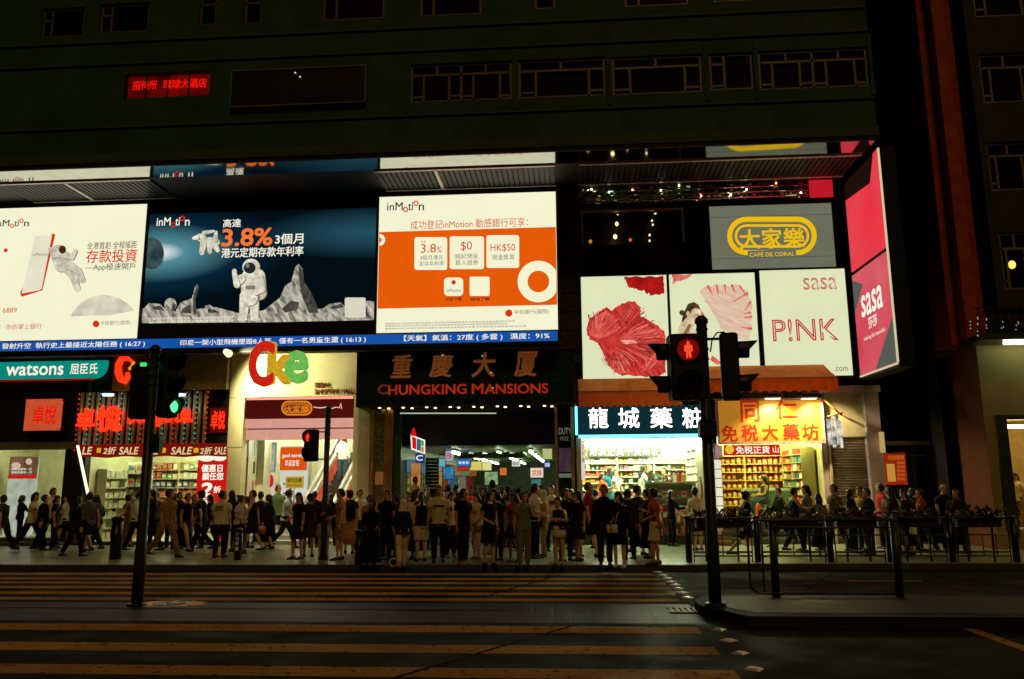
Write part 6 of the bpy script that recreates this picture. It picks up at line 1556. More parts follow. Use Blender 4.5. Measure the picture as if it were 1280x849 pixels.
# ------------------------------------------------------------------ traffic signals
M_sig = mat((14, 15, 13), .5, var=.3); M_pole = mat((46, 56, 46), .45, var=.35, scale=4, metal=.3)
def visor(b, c, r, d, out=.24, open_=70, m=0):
    """hood over a lens: centre c, lens radius r, pointing along unit d"""
    c = Vector(c); d = Vector(d).normalized(); up = Vector((0, 0, 1)); sd = d.cross(up).normalized()
    n = 14; a, e = [], []
    for k in range(n + 1):
        t = R(-open_ + (180 + 2 * open_) * k / n)
        o_ = sd * math.cos(t) + up * math.sin(t)
        L_ = out * (0.55 + .45 * max(0, math.sin(t)))
        a.append(c + o_ * r); e.append(c + o_ * r * 1.04 + d * L_)
    a2 = [p + (p - c).normalized() * .012 for p in a]; e2 = [p + (p - c - d * out).normalized() * .012 for p in e]
    vs = a + e + a2 + e2; N = n + 1; fs = []
    for k in range(n): fs += [(k, k + 1, N + k + 1, N + k), (2 * N + k + 1, 2 * N + k, 3 * N + k, 3 * N + k + 1), (N + k, N + k + 1, 3 * N + k + 1, 3 * N + k)]
    b.add(vs, fs, m, True)
def head(par, c, w_, h_, dep, yaw, lens, nm='signal_head', vis=.24, rk_=1.0):
    """signal housing centred at c, facing yaw (0 = camera, 90 = right); lens: list of (material, lit picture)"""
    M = Matrix.Translation(Vector(c)) @ Matrix.Rotation(R(yaw), 4, 'Z')
    b = MB(); b.cbox(-w_ / 2, w_ / 2, -dep / 2, dep / 2, -h_ / 2, h_ / 2, .03)
    n = len(lens); r = min(w_ * .40, h_ / n * .42) * rk_
    for i in range(n):
        z = h_ / 2 - h_ * (i + .5) / n; visor(b, (0, -dep / 2 - .002, z), r * 1.04, (0, -1, 0), vis)
    b.xform(M); hd = b.build(nm, M_sig, par)
    for i, (mt, kind) in enumerate(lens):
        z = h_ / 2 - h_ * (i + .5) / n
        b = MB(); b.disc((0, -dep / 2 - .004, z), r * .96, (0, -1, 0), .014, 22); b.xform(M); b.build('lens', mt, hd)
        if kind: 
            b = MB(); yy = -dep / 2 - .026; k = r
            def cp(x0, z0, r0, x1, z1, r1):
                a = math.atan2(z1 - z0, x1 - x0); pts = [(x0 + r0 * math.cos(a + math.pi / 2 + math.pi * j / 6), yy, z0 + r0 * math.sin(a + math.pi / 2 + math.pi * j / 6)) for j in range(7)] + [(x1 + r1 * math.cos(a - math.pi / 2 + math.pi * j / 6), yy, z1 + r1 * math.sin(a - math.pi / 2 + math.pi * j / 6)) for j in range(7)]
                b.prism(pts, (0, .003, 0))
            cp(0, z + k * .58, k * .14, 0, z + k * .60, k * .14); yy -= .004; cp(0, z + k * .3, k * .2, 0, z - k * .1, k * .17); yy -= .004
            cp(-k * .26, z + k * .3, k * .09, -k * .28, z - k * .12, k * .08); cp(k * .26, z + k * .3, k * .09, k * .28, z - k * .12, k * .08); yy -= .004
            cp(-k * .1, z - k * .15, k * .11, -k * .14, z - k * .7, k * .09); cp(k * .1, z - k * .15, k * .11, k * .14, z - k * .7, k * .09)
            b.xform(M); b.build('walking_figure', kind, hd)
    return hd
OFF = mat((10, 20, 12), .15); OFFR = mat((34, 8, 6), .15)
LR = glow((120, 8, 4), .9); MANR = glow((255, 70, 40), 1.25); LG = glow((90, 240, 150), 1.6)
def pole(par, base, top, r, nm='pole'):
    b = MB(); b.tube([base, base + Vector((0, 0, .9)), base + Vector((0, 0, .95)), top], [r * 1.12, r * 1.12, r, r], 16); b.tube([top - Vector((0, 0, .001)), top + Vector((0, 0, .06)), top + Vector((0, 0, .12))], [r * 1.25, r * 1.25, r * .6], 14)
    for k in range(4):
        z = top.z - .12 - .16 * k; b.tube([(top.x, top.y, z), (top.x, top.y, z + .035)], r * 1.12, 14)
    b.build(nm, M_pole, par)
    b = MB(); b.rings_z([(base.z + .002, r * 1.9, r * 1.9, base.y, base.x), (base.z + .03, r * 1.9, r * 1.9, base.y, base.x), (base.z + .05, r * 1.2, r * 1.2, base.y, base.x)], 16); b.build('base_collar', M_black, par)
# left pole
bp = G(171, 757, 0.0); YL = bp.y
tp_ = P(186, 452, YL); top = Vector((bp.x, bp.y, P(190, 440, YL).z))
s1 = thing('traffic_light', 'tall signal pole on the left with a green lamp facing right', 'traffic light', bp)
pole(s1, bp, top, .085)
pz = lambda y: P(190, y, YL).z
c1 = Vector((bp.x - .22, bp.y, (pz(456) + pz(524)) / 2)); head(s1, c1, .30, pz(456) - pz(524), .24, 180, [(OFF, None), (OFF, None)], 'pedestrian_head')
c2 = Vector((bp.x + .30, bp.y - .02, (pz(441) + pz(523)) / 2)); head(s1, c2, .30, pz(441) - pz(523), .24, 62, [(OFFR, None), (OFF, None), (LG, None)], 'signal_head', .26)
for z in (pz(450), pz(515)): b = MB(); b.box(bp.x - .3, bp.x + .3, bp.y - .03, bp.y + .03, z - .02, z + .02); b.build('bracket', M_black, s1)
p = P(180, 456, YL); b = MB(); b.tube([(bp.x - .17, bp.y - .14, pz(457)), (bp.x - .08, bp.y - .14, pz(457))], .035, 8); b.build('green_side_glow', glow((60, 220, 110), 1.2), s1)
b = MB(); qx, qz = P(196, 555, YL).x, pz(555); b.cbox(bp.x + .09, bp.x + .26, bp.y - .16, bp.y + .02, qz - .16, qz + .16, .02); bt = b.build('push_button_box', M_sig, s1)
b = MB(); b.box(bp.x + .12, bp.x + .23, bp.y - .166, bp.y - .161, qz - .02, qz + .10); b.build('button_plate', mat((40, 60, 44), .4), bt)
# right pole on the refuge
bp = G(897, 757, PZ + .02); YRp = bp.y; bp.z = PZ + .022
pz = lambda y: P(885, y, YRp).z; px_ = lambda x, y=460: P(x, y, YRp).x
bp.x = P(886.5, 600, YRp).x
s2 = thing('traffic_light', 'tall signal pole on the refuge showing a red standing figure', 'traffic light', bp)
top = Vector((bp.x, bp.y, pz(404))); pole(s2, bp, top, .085)
hd1 = (px_(833) + px_(881)) / 2
head(s2, (px_(857), bp.y - .22, (pz(421) + pz(502)) / 2), px_(879) - px_(836), pz(421) - pz(502), .26, 0, [(LR, MANR), (OFF, None)], 'pedestrian_head', .14, .82)
head(s2, (px_(845), bp.y + .06, (pz(418) + pz(500)) / 2), .30, pz(418) - pz(500), .24, -90, [(OFFR, None), (OFF, None)], 'signal_head', .30)
head(s2, (px_(912), bp.y - .02, (pz(418) + pz(501)) / 2), .30, pz(418) - pz(501), .28, 82, [(OFFR, None), (OFF, None)], 'signal_head', .30)
b = MB()
for z in (pz(424), pz(498)): b = MB(); b.box(px_(852), px_(908), bp.y - .03, bp.y + .03, z - .018, z + .018); b.build('bracket', M_black, s2)
b = MB(); b.tube([P(x, y, YRp - .05) for x, y in ((888, 440), (890, 425), (896, 416), (906, 415))], .012, 6); b.build('signal_cable', M_black, s2)
b = MB(); b.cbox(bp.x - .13, bp.x + .13, bp.y - .2, bp.y + .1, pz(548), pz(525), .03); b.build('push_button_box', M_sig, s2)
# small signal on the far pavement
bp = G(404, 700, PZ); bp.z = PZ
s3 = thing('traffic_light', 'small pedestrian signal with a red figure on the far pavement', 'traffic light', bp)
pz = lambda y: P(400, y, bp.y).z
pole(s3, bp, Vector((bp.x, bp.y, pz(514))), .07)
hx = P(389, 557, bp.y).x
head(s3, (hx + .02, bp.y - .05, (pz(537) + pz(577)) / 2), .34, pz(537) - pz(577), .24, -24, [(glow((120, 8, 4), .9), glow((255, 60, 30), 1.3)), (OFF, None)], 'pedestrian_head', .12, .95)
for z in (pz(540), pz(574)): b = MB(); b.box(hx, bp.x, bp.y - .025, bp.y + .025, z - .015, z + .015); b.build('bracket', M_black, s3)
# bollards
def bollard(px, ybase, ytop, lab, r=.09, words=None):
    p = G(px, ybase, PZ); z1 = P(px, ytop, p.y).z
    t_ = thing('bollard', lab, 'bollard', (p.x, p.y, PZ), 'bollards along the far kerb')
    b = MB(); b.rings_z([(PZ, r, r, p.y, p.x), (z1 - .12, r, r, p.y, p.x)], 14); b.build('post', M_black, t_)
    b = MB(); b.rings_z([(z1 - .118, r * 1.12, r * 1.12, p.y, p.x), (z1 - .04, r * 1.12, r * 1.12, p.y, p.x), (z1, r * .6, r * .6, p.y, p.x)], 14); b.build('cap', M_black, t_)
    if words:
        for i, ch in enumerate(words):
            lettering(ch, (p.x - .045, p.y - r - .004, PZ + .62 - .13 * i), (1, 0, 0), (0, 0, 1), (0, -1, 0), .09, .10, glow((130, 126, 104), .5), t_)
bollard(143.5, 699, 645, 'plain black bollard at the kerb left of the left signal pole', .14)
bollard(297, 700, 660, 'black bollard with small vertical characters at the far kerb', .09, '小心車輛')
bollard(448, 706, 662, 'dark bollard among the crowd below the pale pilaster')

# ------------------------------------------------------------------ far kerb railing with planters
M_rail2 = mat((60, 64, 54), .35, metal=.6, var=.3)
YKR = YK + .55
xa = P(861, 700, YKR).x
ztop = P(1000, 648, YKR).z; zmid = P(1000, 669, YKR).z; zbot = P(1000, 690, YKR).z
PANEL = None
posts = [861, 947, 1038, 1113, 1190, 1270]
for i, px in enumerate(posts):
    x = P(px, 690, YKR).x
    t_ = thing('railing_post', 'dark railing post on the far kerb, %s' % ('left end of the railing', 'second from the left end', 'third from the left end', 'third from the right edge', 'second from the right edge', 'at the right edge')[i], 'post', (x, YKR, PZ), 'railing posts on the far kerb')
    b = MB(); zt = P(px, 645, YKR).z; b.tube([(x, YKR, PZ), (x, YKR, zt - .06)], .075, 12); b.build('shaft', M_black, t_)
    b = MB(); b.tube([(x, YKR, zt - .058), (x, YKR, zt - .03), (x, YKR, zt + .01)], [.085, .085, .05], 12); b.build('cap', M_black, t_)
random.seed(21)
M_leaf = mat((44, 62, 30), .55, var=.5, scale=6); M_flo = mat((120, 36, 24), .5, var=.3)
for i in range(5):
    x0, x1 = P(posts[i], 690, YKR).x + .12, P(posts[i + 1], 690, YKR).x - .12
    nm_ = ('leftmost panel, before the white pharmacy end', 'second panel, before the yellow pharmacy', 'third panel, before the roller shutter', 'fourth panel, before the green tarpaulin', 'rightmost panel, before the dark alley')[i]
    t_ = thing('kerb_railing', 'steel kerb railing panel, ' + nm_, 'railing', ((x0 + x1) / 2, YKR, PZ), 'kerb railing panels')
    b = MB()
    zb2 = P(1000, 695, YKR).z
    for z, r in ((ztop, .03), (zbot, .022), (zmid, .016), (zb2, .018)): b = MB(); b.tube([(x0, YKR, z), (x1, YKR, z)], r, 8); b.build('rail', M_rail2, t_)
    for k in range(5):
        b = MB(); x = x0 + (x1 - x0) * k / 4; b.tube([(x, YKR, PZ if k in (0, 4) else zb2), (x, YKR, zmid if 0 < k < 4 else ztop)], .014, 6); b.build('upright', M_rail2, t_)
    # planter trough hung on the rail
    pl = thing('planter_box', 'long dark planter trough of flowers on the kerb railing, ' + nm_.split(',')[0], 'planter', ((x0 + x1) / 2, YKR + .22, PZ), 'planters on the kerb railing')
    b = MB(); ya, yb = YKR + .06, YKR + .36; z0 = ztop - .22; z1 = ztop - .04
    b.box(x0 + .1, x1 - .1, ya, ya + .03, z0, z1); b.box(x0 + .1, x1 - .1, yb - .03, yb, z0, z1); b.box(x0 + .1, x0 + .13, ya + .032, yb - .032, z0, z1); b.box(x1 - .13, x1 - .1, ya + .032, yb - .032, z0, z1); b.box(x0 + .132, x1 - .132, ya + .032, yb - .032, z0, z1 - .05); b.build('trough', M_dark, pl)
    for xl_ in (x0 + .3, x1 - .3): b = MB(); b.box(xl_ - .02, xl_ + .02, ya + .05, ya + .09, PZ, z0 - .002); b.build('bracket', M_rail2, pl)
    b = MB(); fl_ = MB()
    nl = int((x1 - x0) * 300)
    for k in range(nl):
        x = random.uniform(x0 + .05, x1 - .05); hgt = .24 * (0.6 + .5 * noise.noise(Vector((x * 2.2, i, 0)))) + .02
        c = Vector((x, random.uniform(ya - .02, yb + .02), z1 - .04 + random.random() * (hgt + .08)))
        d1 = Vector((random.uniform(-1, 1), random.uniform(-1, 1), random.uniform(-.4, .9))).normalized(); d2 = d1.cross(Vector((random.uniform(-1, 1), random.uniform(-1, 1), 1))).normalized(); s_ = random.uniform(.045, .10)
        tgt = fl_ if random.random() < .12 else b
        tgt.add([c, c + d1 * s_ + d2 * s_ * .4, c + d1 * s_ * 2, c + d1 * s_ - d2 * s_ * .4], [(0, 1, 2, 3)])
    b.build('foliage', M_leaf, pl); fl_.build('blossom', M_flo, pl)
# hooped barrier on the refuge, two posts
YB2 = G(967, 747, PZ).y
def hx_(x, y=690): return P(x, y, YB2).x
def hz(y, x=1000): return P(x, y, YB2).z
for i, (px, lab) in enumerate(((967, 'dark green refuge post nearest to the right signal pole'), (1120, 'dark green refuge post toward the right edge'))):
    x = hx_(px); t_ = thing('refuge_post', lab, 'post', (x, YB2, PZ + .022), 'posts on the refuge')
    b = MB(); zt = P(px, 648, YB2).z; b.tube([(x, YB2, PZ + .022), (x, YB2, zt - .05)], .066, 12); b.build('shaft', M_pole, t_)
    b = MB(); b.tube([(x, YB2, zt - .049), (x, YB2, zt - .02), (x, YB2, zt + .01)], [.075, .075, .04], 12); b.build('cap', M_pole, t_)
hb = thing('hooped_barrier', 'thin steel barrier with rounded corners on the refuge beside the signal pole', 'barrier', (hx_(1020), YB2, PZ))
b = MB(); xl, xr_, zt, zb = hx_(934), hx_(1118), hz(650), hz(741)
pts = [(xr_, YB2 - .09, zt), (xl + .18, YB2 - .09, zt)] + [(xl + .18 - .18 * math.sin(R(a)), YB2 - .09, zt - .18 + .18 * math.cos(R(a))) for a in range(15, 91, 15)] + [(xl, YB2 - .09, zb + .18)] + [(xl + .18 - .18 * math.cos(R(a)), YB2 - .09, zb + .18 - .18 * math.sin(R(a))) for a in range(15, 91, 15)] + [(xr_, YB2 - .09, zb)]
b.tube(pts, .02, 8); b.build('hoop', M_rail2, hb)
b = MB(); xm = hx_(951); b.tube([(xm, YB2 - .09, zb), (xm, YB2 - .09, zt)], .014, 6); xm = hx_(1010); b.build('upright', M_rail2, hb)
b = MB(); b.tube([(hx_(967), YB2 - .09, zt - .12), (hx_(1118), YB2 - .09, zt - .12)], .016, 8); b.build('inner_rail', M_rail2, hb)
# bush at the right neighbour's corner
random.seed(4)
pc = P(1243, 700, YF - 1.0); bx, by = pc.x, YF - 1.6
bs_ = thing('potted_conifer', 'dark pointed conifer shrub standing before the beige corner at right', 'shrub', (bx, by, PZ))
b = MB(); b.rings_z([(PZ, .22, .22, by, bx), (PZ + .4, .28, .28, by, bx)], 14); b.build('pot', M_dark, bs_)
b = MB(); b.tube([(bx, by, PZ + .38), (bx, by, PZ + 2.3)], [.05, .015], 8); b.build('trunk', mat((50, 36, 22), .8), bs_)
b = MB()
for k in range(1500):
    f = random.random() ** .7; r = .5 * (1 - f) * random.uniform(.4, 1.1); an = random.uniform(0, 6.28)
    c = Vector((bx + r * math.cos(an), by + r * math.sin(an), PZ + .45 + 2.1 * f)); d1 = Vector((math.cos(an), math.sin(an), random.uniform(-.2, .8))).normalized(); d2 = d1.cross(Vector((random.uniform(-1, 1), random.uniform(-1, 1), 1))).normalized(); s_ = random.uniform(.04, .08)
    b.add([c, c + d1 * s_ + d2 * s_ * .35, c + d1 * s_ * 2, c + d1 * s_ - d2 * s_ * .35], [(0, 1, 2, 3)])
b.build('foliage', mat((30, 48, 26), .6, var=.5), bs_)
# parked motorcycle hints behind the right railing
# ------------------------------------------------------------------ people
JOBS = []       # (object, finishing mesh parts, wrinkle) with a voxel remesh still to be applied
SKINS = [(206, 156, 118), (190, 138, 100), (216, 170, 134), (150, 100, 70)]
def skin_m(i): return mat(SKINS[i % 4], .5, var=.08, scale=12, name='skin')
def cloth(c):
    lum = sum(c) / 3
    if lum > 140: c = tuple(int(v + (255 - v) * .4) for v in c)
    elif lum < 62: c = tuple(int(v * .68) for v in c)
    return mat(c, .85, var=.12, scale=9, bump=.15, spec=.2, name='cloth')
HAIRM = mat((22, 17, 13), .45, var=.3, scale=30, name='hair')
EYEM = mat((18, 14, 12), .2, name='eye'); LIPM = mat((150, 80, 66), .5, name='lip')
ARM = {  # elbow direction, wrist direction; x outward, -y forward
    'down': ((.14, .03, -1), (.05, -.16, -1)), 'phone': ((.12, .02, -1), (-.35, -.85, .38)), 'cross': ((.3, -.28, -1), (-1, -.4, .12)),
    'up': ((.25, -.3, .75), (.05, -.25, 1)), 'sf': ((.10, -.42, -1), (0, -.75, -.75)), 'sb': ((.12, .5, -1), (.04, .1, -1)),
    'hold': ((.2, .08, -1), (-.2, -.75, -.30)), 'chin': ((.1, -.45, -.9), (-.35, -.35, 1)), 'back': ((.2, .25, -1), (-.45, .35, -.7)),
    'reach': ((.1, -.6, -.8), (-.1, -1, .1)), 'carry': ((.14, .05, -1), (.02, -.1, -1)), 'lap': ((.1, -.35, -.95), (-.25, -.95, -.2))}
LEG = {  # thigh swing forward, knee bend (degrees), for the two legs
    'stand': ((2, 2), (-2, 3)), 'ease': ((10, 14), (-3, 2)), 'walk': ((26, 8), (-20, 26)), 'step': ((16, 6), (-12, 16)), 'sit': ((84, 86), (80, 84))}
PEOPLE = {}
def person(px, where, H, head_to, label, pose='stand', arms=('down', 'down'), hair='short', top=('tee', (60, 60, 58)), bot=('trousers', (30, 30, 32)), fem=False, sk=0, look=0, group=None, vox=.016, z0=PZ, shoes=(24, 24, 24), girth=1.0, extra=None, hairc=None):
    """px: image column of the feet; where: ('g', row of the feet) or a depth; head_to: heading (0 camera, 90 right, 180 away)"""
    if isinstance(where, tuple): p = G(px, where[1], z0)
    else:
        p = P(px, 660, where)
    p = Vector((p.x, p.y, z0))
    rnd = random.Random(int(px * 7 + H * 1000)); H *= rnd.uniform(.955, 1.05) if pose != 'sit' else 1
    if not look: look = rnd.uniform(-38, 38)
    if extra is None and top[0] == 'tee' and 'plain' not in label and rnd.random() < .4: extra = 'badge'
    k = H / 1.70
    root = thing('person', label, 'person', (0, 0, 0), group)
    hw = .145 if fem else .165; sw = (.152 if fem else .182) * (1 + (girth - 1) * .5); cw = (.142 if fem else .165) * girth; ww = (.118 if fem else .142) * girth; hp = (.165 if fem else .158) * (1 + (girth - 1) * .6)
    # legs
    L1, L2 = .44, .41
    (a1, b1), (a2, b2) = LEG[pose]
    def leg(sx, a, b_):
        h = Vector((sx * .085, 0, .92))
        d = Vector((sx * .03, -math.sin(R(a)), -math.cos(R(a)))); kn = h + d * L1
        e = R(a - b_); d2 = Vector((sx * .01, -math.sin(e), -math.cos(e))); an = kn + d2 * L2
        return h, kn, an
    lg = [leg(-1, a1, b1), leg(1, a2, b2)]
    if rnd.random() < .5: lg = [leg(-1, a2, b2), leg(1, a1, b1)]
    low = min(l[2].z for l in lg) - .075
    if pose == 'sit': low = 0
    sh = Vector((0, 0, -low))
    lg = [[q + sh for q in l] for l in lg]
    zb = -low
    lean = {'walk': -.05, 'step': -.02}.get(pose, 0)
    # arms
    ar = []
    for sx, nm in ((-1, arms[0]), (1, arms[1])):
        e, f = ARM[nm]
        s = Vector((sx * sw, lean, 1.385 + zb)); e = Vector((e[0] * sx, e[1], e[2])).normalized(); f = Vector((f[0] * sx, f[1], f[2])).normalized()
        el = s + e * .285; wr = el + f * .245
        ar.append((s, el, wr, f))
    hd = Vector((0, lean - .02, 1.60 + zb))
    Rz = Matrix.Rotation(R(look), 3, 'Z')
    def hl(v): return hd + Rz @ Vector(v)
    def torso(b, g=0.0, hem=None, ny=0, top_z=1.46, flare=0.0, shoulders=True):
        pr = [(.80, hp * .62, .10, 0), (.88, hp, .118, .01), (.96, hp * .98, .116, .01), (1.07, ww, .098 * girth, 0), (1.18, cw * .97, .108 * girth, 0), (1.29, cw * 1.03, .115, 0), (1.375, sw * .93, .095, 0), (1.425, sw * .55, .07, 0), (1.46, .065, .062, 0), (top_z, .06, .06, -.005)]
        if hem is not None:
            body = [q for q in pr if q[0] > hem + .02]
            f0 = body[0]
            hwid = max(hp, f0[1]) + flare
            pr = [(hem, hwid + .012, .118 + flare * .8, .005)] + body
        pr = [(z + zb, a + g, d + g, y + lean * (z - .9) / .5) for z, a, d, y in pr if z <= top_z + .001]
        b.rings_z(pr, 16)
    def limb(b, pts, rs, g=0): b.tube(pts, [r + g for r in rs], 10)
    # ---------------- body
    b = MB(); torso(b)
    for h, kn, an in lg:
        mid = kn.lerp(an, .32) + Vector((0, .012, 0))
        limb(b, [h + Vector((0, 0, .03)), h.lerp(kn, .5), kn, mid, kn.lerp(an, .75), an, an - Vector((0, 0, .03))], [.085, .075, .053, .055, .04, .034, .034])
        b.loft([[an + Vector((x_ * w_ * 1.0, y_, z_)) for x_, z_ in ((-1, -.07), (1, -.07), (1, -.03 + t_), (0, -.01 + t_), (-1, -.03 + t_))] for y_, w_, t_ in ((.055, .03, .01), (.0, .038, .03), (-.09, .044, -.01), (-.15, .036, -.025), (-.175, .02, -.035))])
    for s, el, wr, f in ar:
        limb(b, [s + Vector((-math.copysign(.02, s.x), 0, .0)), s.lerp(el, .5), el, el.lerp(wr, .35), wr], [.052, .044, .037, .038, .026])
    b.tube([(0, lean * .9, 1.42 + zb), (0, lean - .005, 1.50 + zb), hl((0, .01, -.06))], [.06, .053, .052], 10)
    HP = [(-.115, .025, .022, -.058), (-.10, .044, .042, -.045), (-.075, .057, .062, -.03), (-.03, .069, .082, -.008), (.015, .075, .093, 0), (.055, .075, .096, .002), (.09, .06, .08, .006), (.113, .032, .045, .008), (.12, .01, .015, .008)]
    rr = []
    for z, a, d, y in HP:
        rr.append([hl((a * math.cos(2 * math.pi * j / 14), y + d * math.sin(2 * math.pi * j / 14), z)) for j in range(14)])
    b.loft(rr)
    b.tube([hl((0, -.088, .02)), hl((0, -.103, -.018)), hl((0, -.094, -.03))], [.009, .015, .012], 6)
    for sx in (-1, 1): b.ell(hl((sx * .077, .012, -.005)), (.012, .02, .03), 8, 6)
    fin = MB()
    for i, (s, el, wr, f) in enumerate(ar):
        sx = -1 if i == 0 else 1
        inn = Vector((-sx, 0, 0)); inn = (inn - f * inn.dot(f)); inn = inn.normalized() if inn.length > .1 else Vector((0, -1, 0))
        wd = f.cross(inn).normalized()
        if wd.y > 0: wd = -wd                     # thumb side towards the front
        pm = wr + f * .05
        M = Matrix((wd, inn, f)).transposed()
        fin.ell((0, 0, 0), (.038, .018, .055), 10, 6); n0 = len(fin.v) - 70
        for q in range(len(fin.v) - 7 * 10, len(fin.v)): fin.v[q] = pm + M @ fin.v[q]
        curl = .5 if arms[i] in ('phone', 'hold', 'carry', 'cross', 'chin') else .22
        for j in range(4):
            o = pm + f * .04 + wd * (.028 - .0185 * j); ln = (.066, .075, .070, .054)[j]
            d2 = (f + inn * curl).normalized(); d3 = (f + inn * curl * 3).normalized()
            fin.tube([o, o + f * ln * .35, o + f * ln * .35 + d2 * ln * .35, o + f * ln * .35 + d2 * ln * .35 + d3 * ln * .3], [.0095, .009, .008, .0065], 6)
        o = pm + wd * .03 - f * .02
        fin.tube([o, o + (wd + f * .6).normalized() * .035, o + (wd + f * .6).normalized() * .035 + (f + wd * .2 + inn * .3).normalized() * .032], [.012, .0105, .008], 6)
    nface = len(fin.f)
    for sx in (-1, 1):
        fin.ell(hl((sx * .031, -.083, .006)), (.013, .008, .007), 8, 6, 1)
        fin.tube([hl((sx * .015, -.094, .026)), hl((sx * .048, -.080, .026))], .004, 5, 1)
    fin.tube([hl((-.022, -.083, -.055)), hl((0, -.09, -.054)), hl((.022, -.083, -.055))], [.003, .006, .003], 6, 2)
    M4 = Matrix.Translation(p) @ Matrix.Rotation(R(head_to), 4, 'Z') @ Matrix.Scale(k, 4)
    root.matrix_world = M4
    def part(name, mb, mats, remesh=None, fin_=None, wr=0.0):
        ob = bpy.data.objects.new(name, mb.mesh(name, mats)); C.objects.link(ob); ob.parent = root
        if remesh:
            md = ob.modifiers.new('r', 'REMESH'); md.mode = 'VOXEL'; md.voxel_size = remesh; md.use_smooth_shade = True
            sm = ob.modifiers.new('s', 'SMOOTH'); sm.factor = .5; sm.iterations = 3
            JOBS.append((ob, fin_, wr))
        return ob
    part('body', b, [skin_m(sk), EYEM, LIPM], vox, fin)
    # ---------------- clothes
    ts, tc_ = top
    tm = cloth(tc_)
    if ts in ('dress', 'robe', 'longdress'):
        hem = {'dress': .52, 'robe': .10, 'longdress': .22}[ts]
        b = MB(); fl = {'dress': .045, 'robe': .10, 'longdress': .07}[ts] + (.06 if pose == 'walk' else 0)
        pr = [(hem, hp + fl, .13 + fl, 0), ((hem + .9) / 2, hp + fl * .7, .125 + fl * .6, 0), (.90, hp + .03, .135, .005), (1.05, ww + .025, .125 * girth, 0), (1.18, cw + .02, .130 * girth, -.004), (1.30, cw + .022, .132, -.004), (1.385, sw * .96 + .015, .11, 0), (1.435, sw * .55, .082, 0)]
        b.rings_z([(z + zb, a, d, y + lean * max(0, (z - .9)) / .5) for z, a, d, y in pr], 18)
        slv = 1.0 if ts == 'robe' else rnd.choice((.45, .6))
    else:
        hem = {'tee': .84, 'polo': .83, 'long': .84, 'tank': .86, 'jacket': .76, 'crop': 1.0}[ts]
        b = MB(); torso(b, .020 if ts != 'jacket' else .034, hem + rnd.uniform(-.02, .03), top_z=1.46 if ts != 'tank' else 1.40, flare=.012)
        slv = {'tee': .62, 'polo': .65, 'long': 2, 'tank': 0, 'jacket': 2, 'crop': .5}[ts]
    for s, el, wr, f in ar:
        i0 = s + Vector((-math.copysign(.035, s.x), 0, .0)); g = .018 if ts != 'jacket' else .028
        if slv == 0: continue
        if slv >= 1: limb(b, [i0, s.lerp(el, .5), el, wr - f * .015], [.058, .05, .044, .036], g)
        else: limb(b, [i0, s.lerp(el, .3), s.lerp(el, slv)], [.058, .058, .056], g)
    part('dress' if ts in ('dress', 'longdress') else 'robe' if ts == 'robe' else 'shirt' if ts != 'jacket' else 'jacket', b, tm, vox * 1.1, None, .007)
    if ts == 'polo':
        b = MB(); b.rings_z([(1.445 + zb, .085, .085, lean), (1.475 + zb, .075, .075, lean - .005), (1.478 + zb, .068, .068, lean - .005)], 14, caps=False) if False else b.rings_z([(1.44 + zb, .088, .085, lean), (1.475 + zb, .072, .072, lean - .005)], 14); part('collar', b, tm)
    if ts not in ('dress', 'robe', 'longdress'):
        bs, bc = bot; bm = cloth(bc); b = MB(); pelv = True
        if bs in ('trousers', 'shorts', 'jeans'):
            b.rings_z([(.82 + zb, hp * .8, .112, .008), (.89 + zb, hp + .016, .132, .012), (.97 + zb, hp + .012, .128, .008), (1.03 + zb, hp * .9, .115, .004)], 16)
            for h, kn, an in lg:
                if bs == 'shorts': limb(b, [h + Vector((0, 0, .02)), h.lerp(kn, .5), h.lerp(kn, .92)], [.098, .098, .094], .008)
                else: limb(b, [h + Vector((0, 0, .02)), h.lerp(kn, .5), kn, kn.lerp(an, .5), an + (an - kn).normalized() * -.01], [.098, .088, .072, .066, .058], .006)
        else:
            hm = {'skirt': .58, 'miniskirt': .70, 'longskirt': .26}[bs]
            fl = {'skirt': .06, 'miniskirt': .025, 'longskirt': .10}[bs] + (.05 if pose in ('walk',) else 0)
            n = 40; rr = []
            for z, a, d in ((hm, hp + fl, .13 + fl), ((hm + .9) / 2, hp + fl * .7, .128 + fl * .6), (.92, hp + .022, .138), (1.04, ww + .02, .12)):
                pl = (.012 if bs != 'miniskirt' else .004) * max(0, (1.0 - z)) * 2.2
                rr.append([((a + pl * (1 if j % 2 else -1)) * math.cos(2 * math.pi * j / n), .005 + (d + pl * (1 if j % 2 else -1)) * math.sin(2 * math.pi * j / n), z + zb) for j in range(n)])
            b.loft(rr)
        o = part('skirt' if 'skirt' in bs else ('shorts' if bs == 'shorts' else 'trousers'), b, bm, None if 'skirt' in bs else vox * 1.1, None, .006)
    sm_ = mat(shoes, .5, var=.15)
    for h, kn, an in lg:
        b = MB()
        b.loft([[an + Vector((x_ * w_, y_, z_)) for x_, z_ in ((-1, -.076), (1, -.076), (1, -.045 + t_ * .4), (.5, -.02 + t_), (-.5, -.02 + t_), (-1, -.045 + t_ * .4))] for y_, w_, t_ in ((.075, .026, .02), (.062, .038, .035), (.0, .044, .04), (-.09, .05, .005), (-.155, .042, -.012), (-.19, .022, -.025))])
        part('shoe', b, sm_)
    # ---------------- hair
    hm = HAIRM if not hairc else mat(hairc, .6, var=.2, scale=25)
    b = MB()
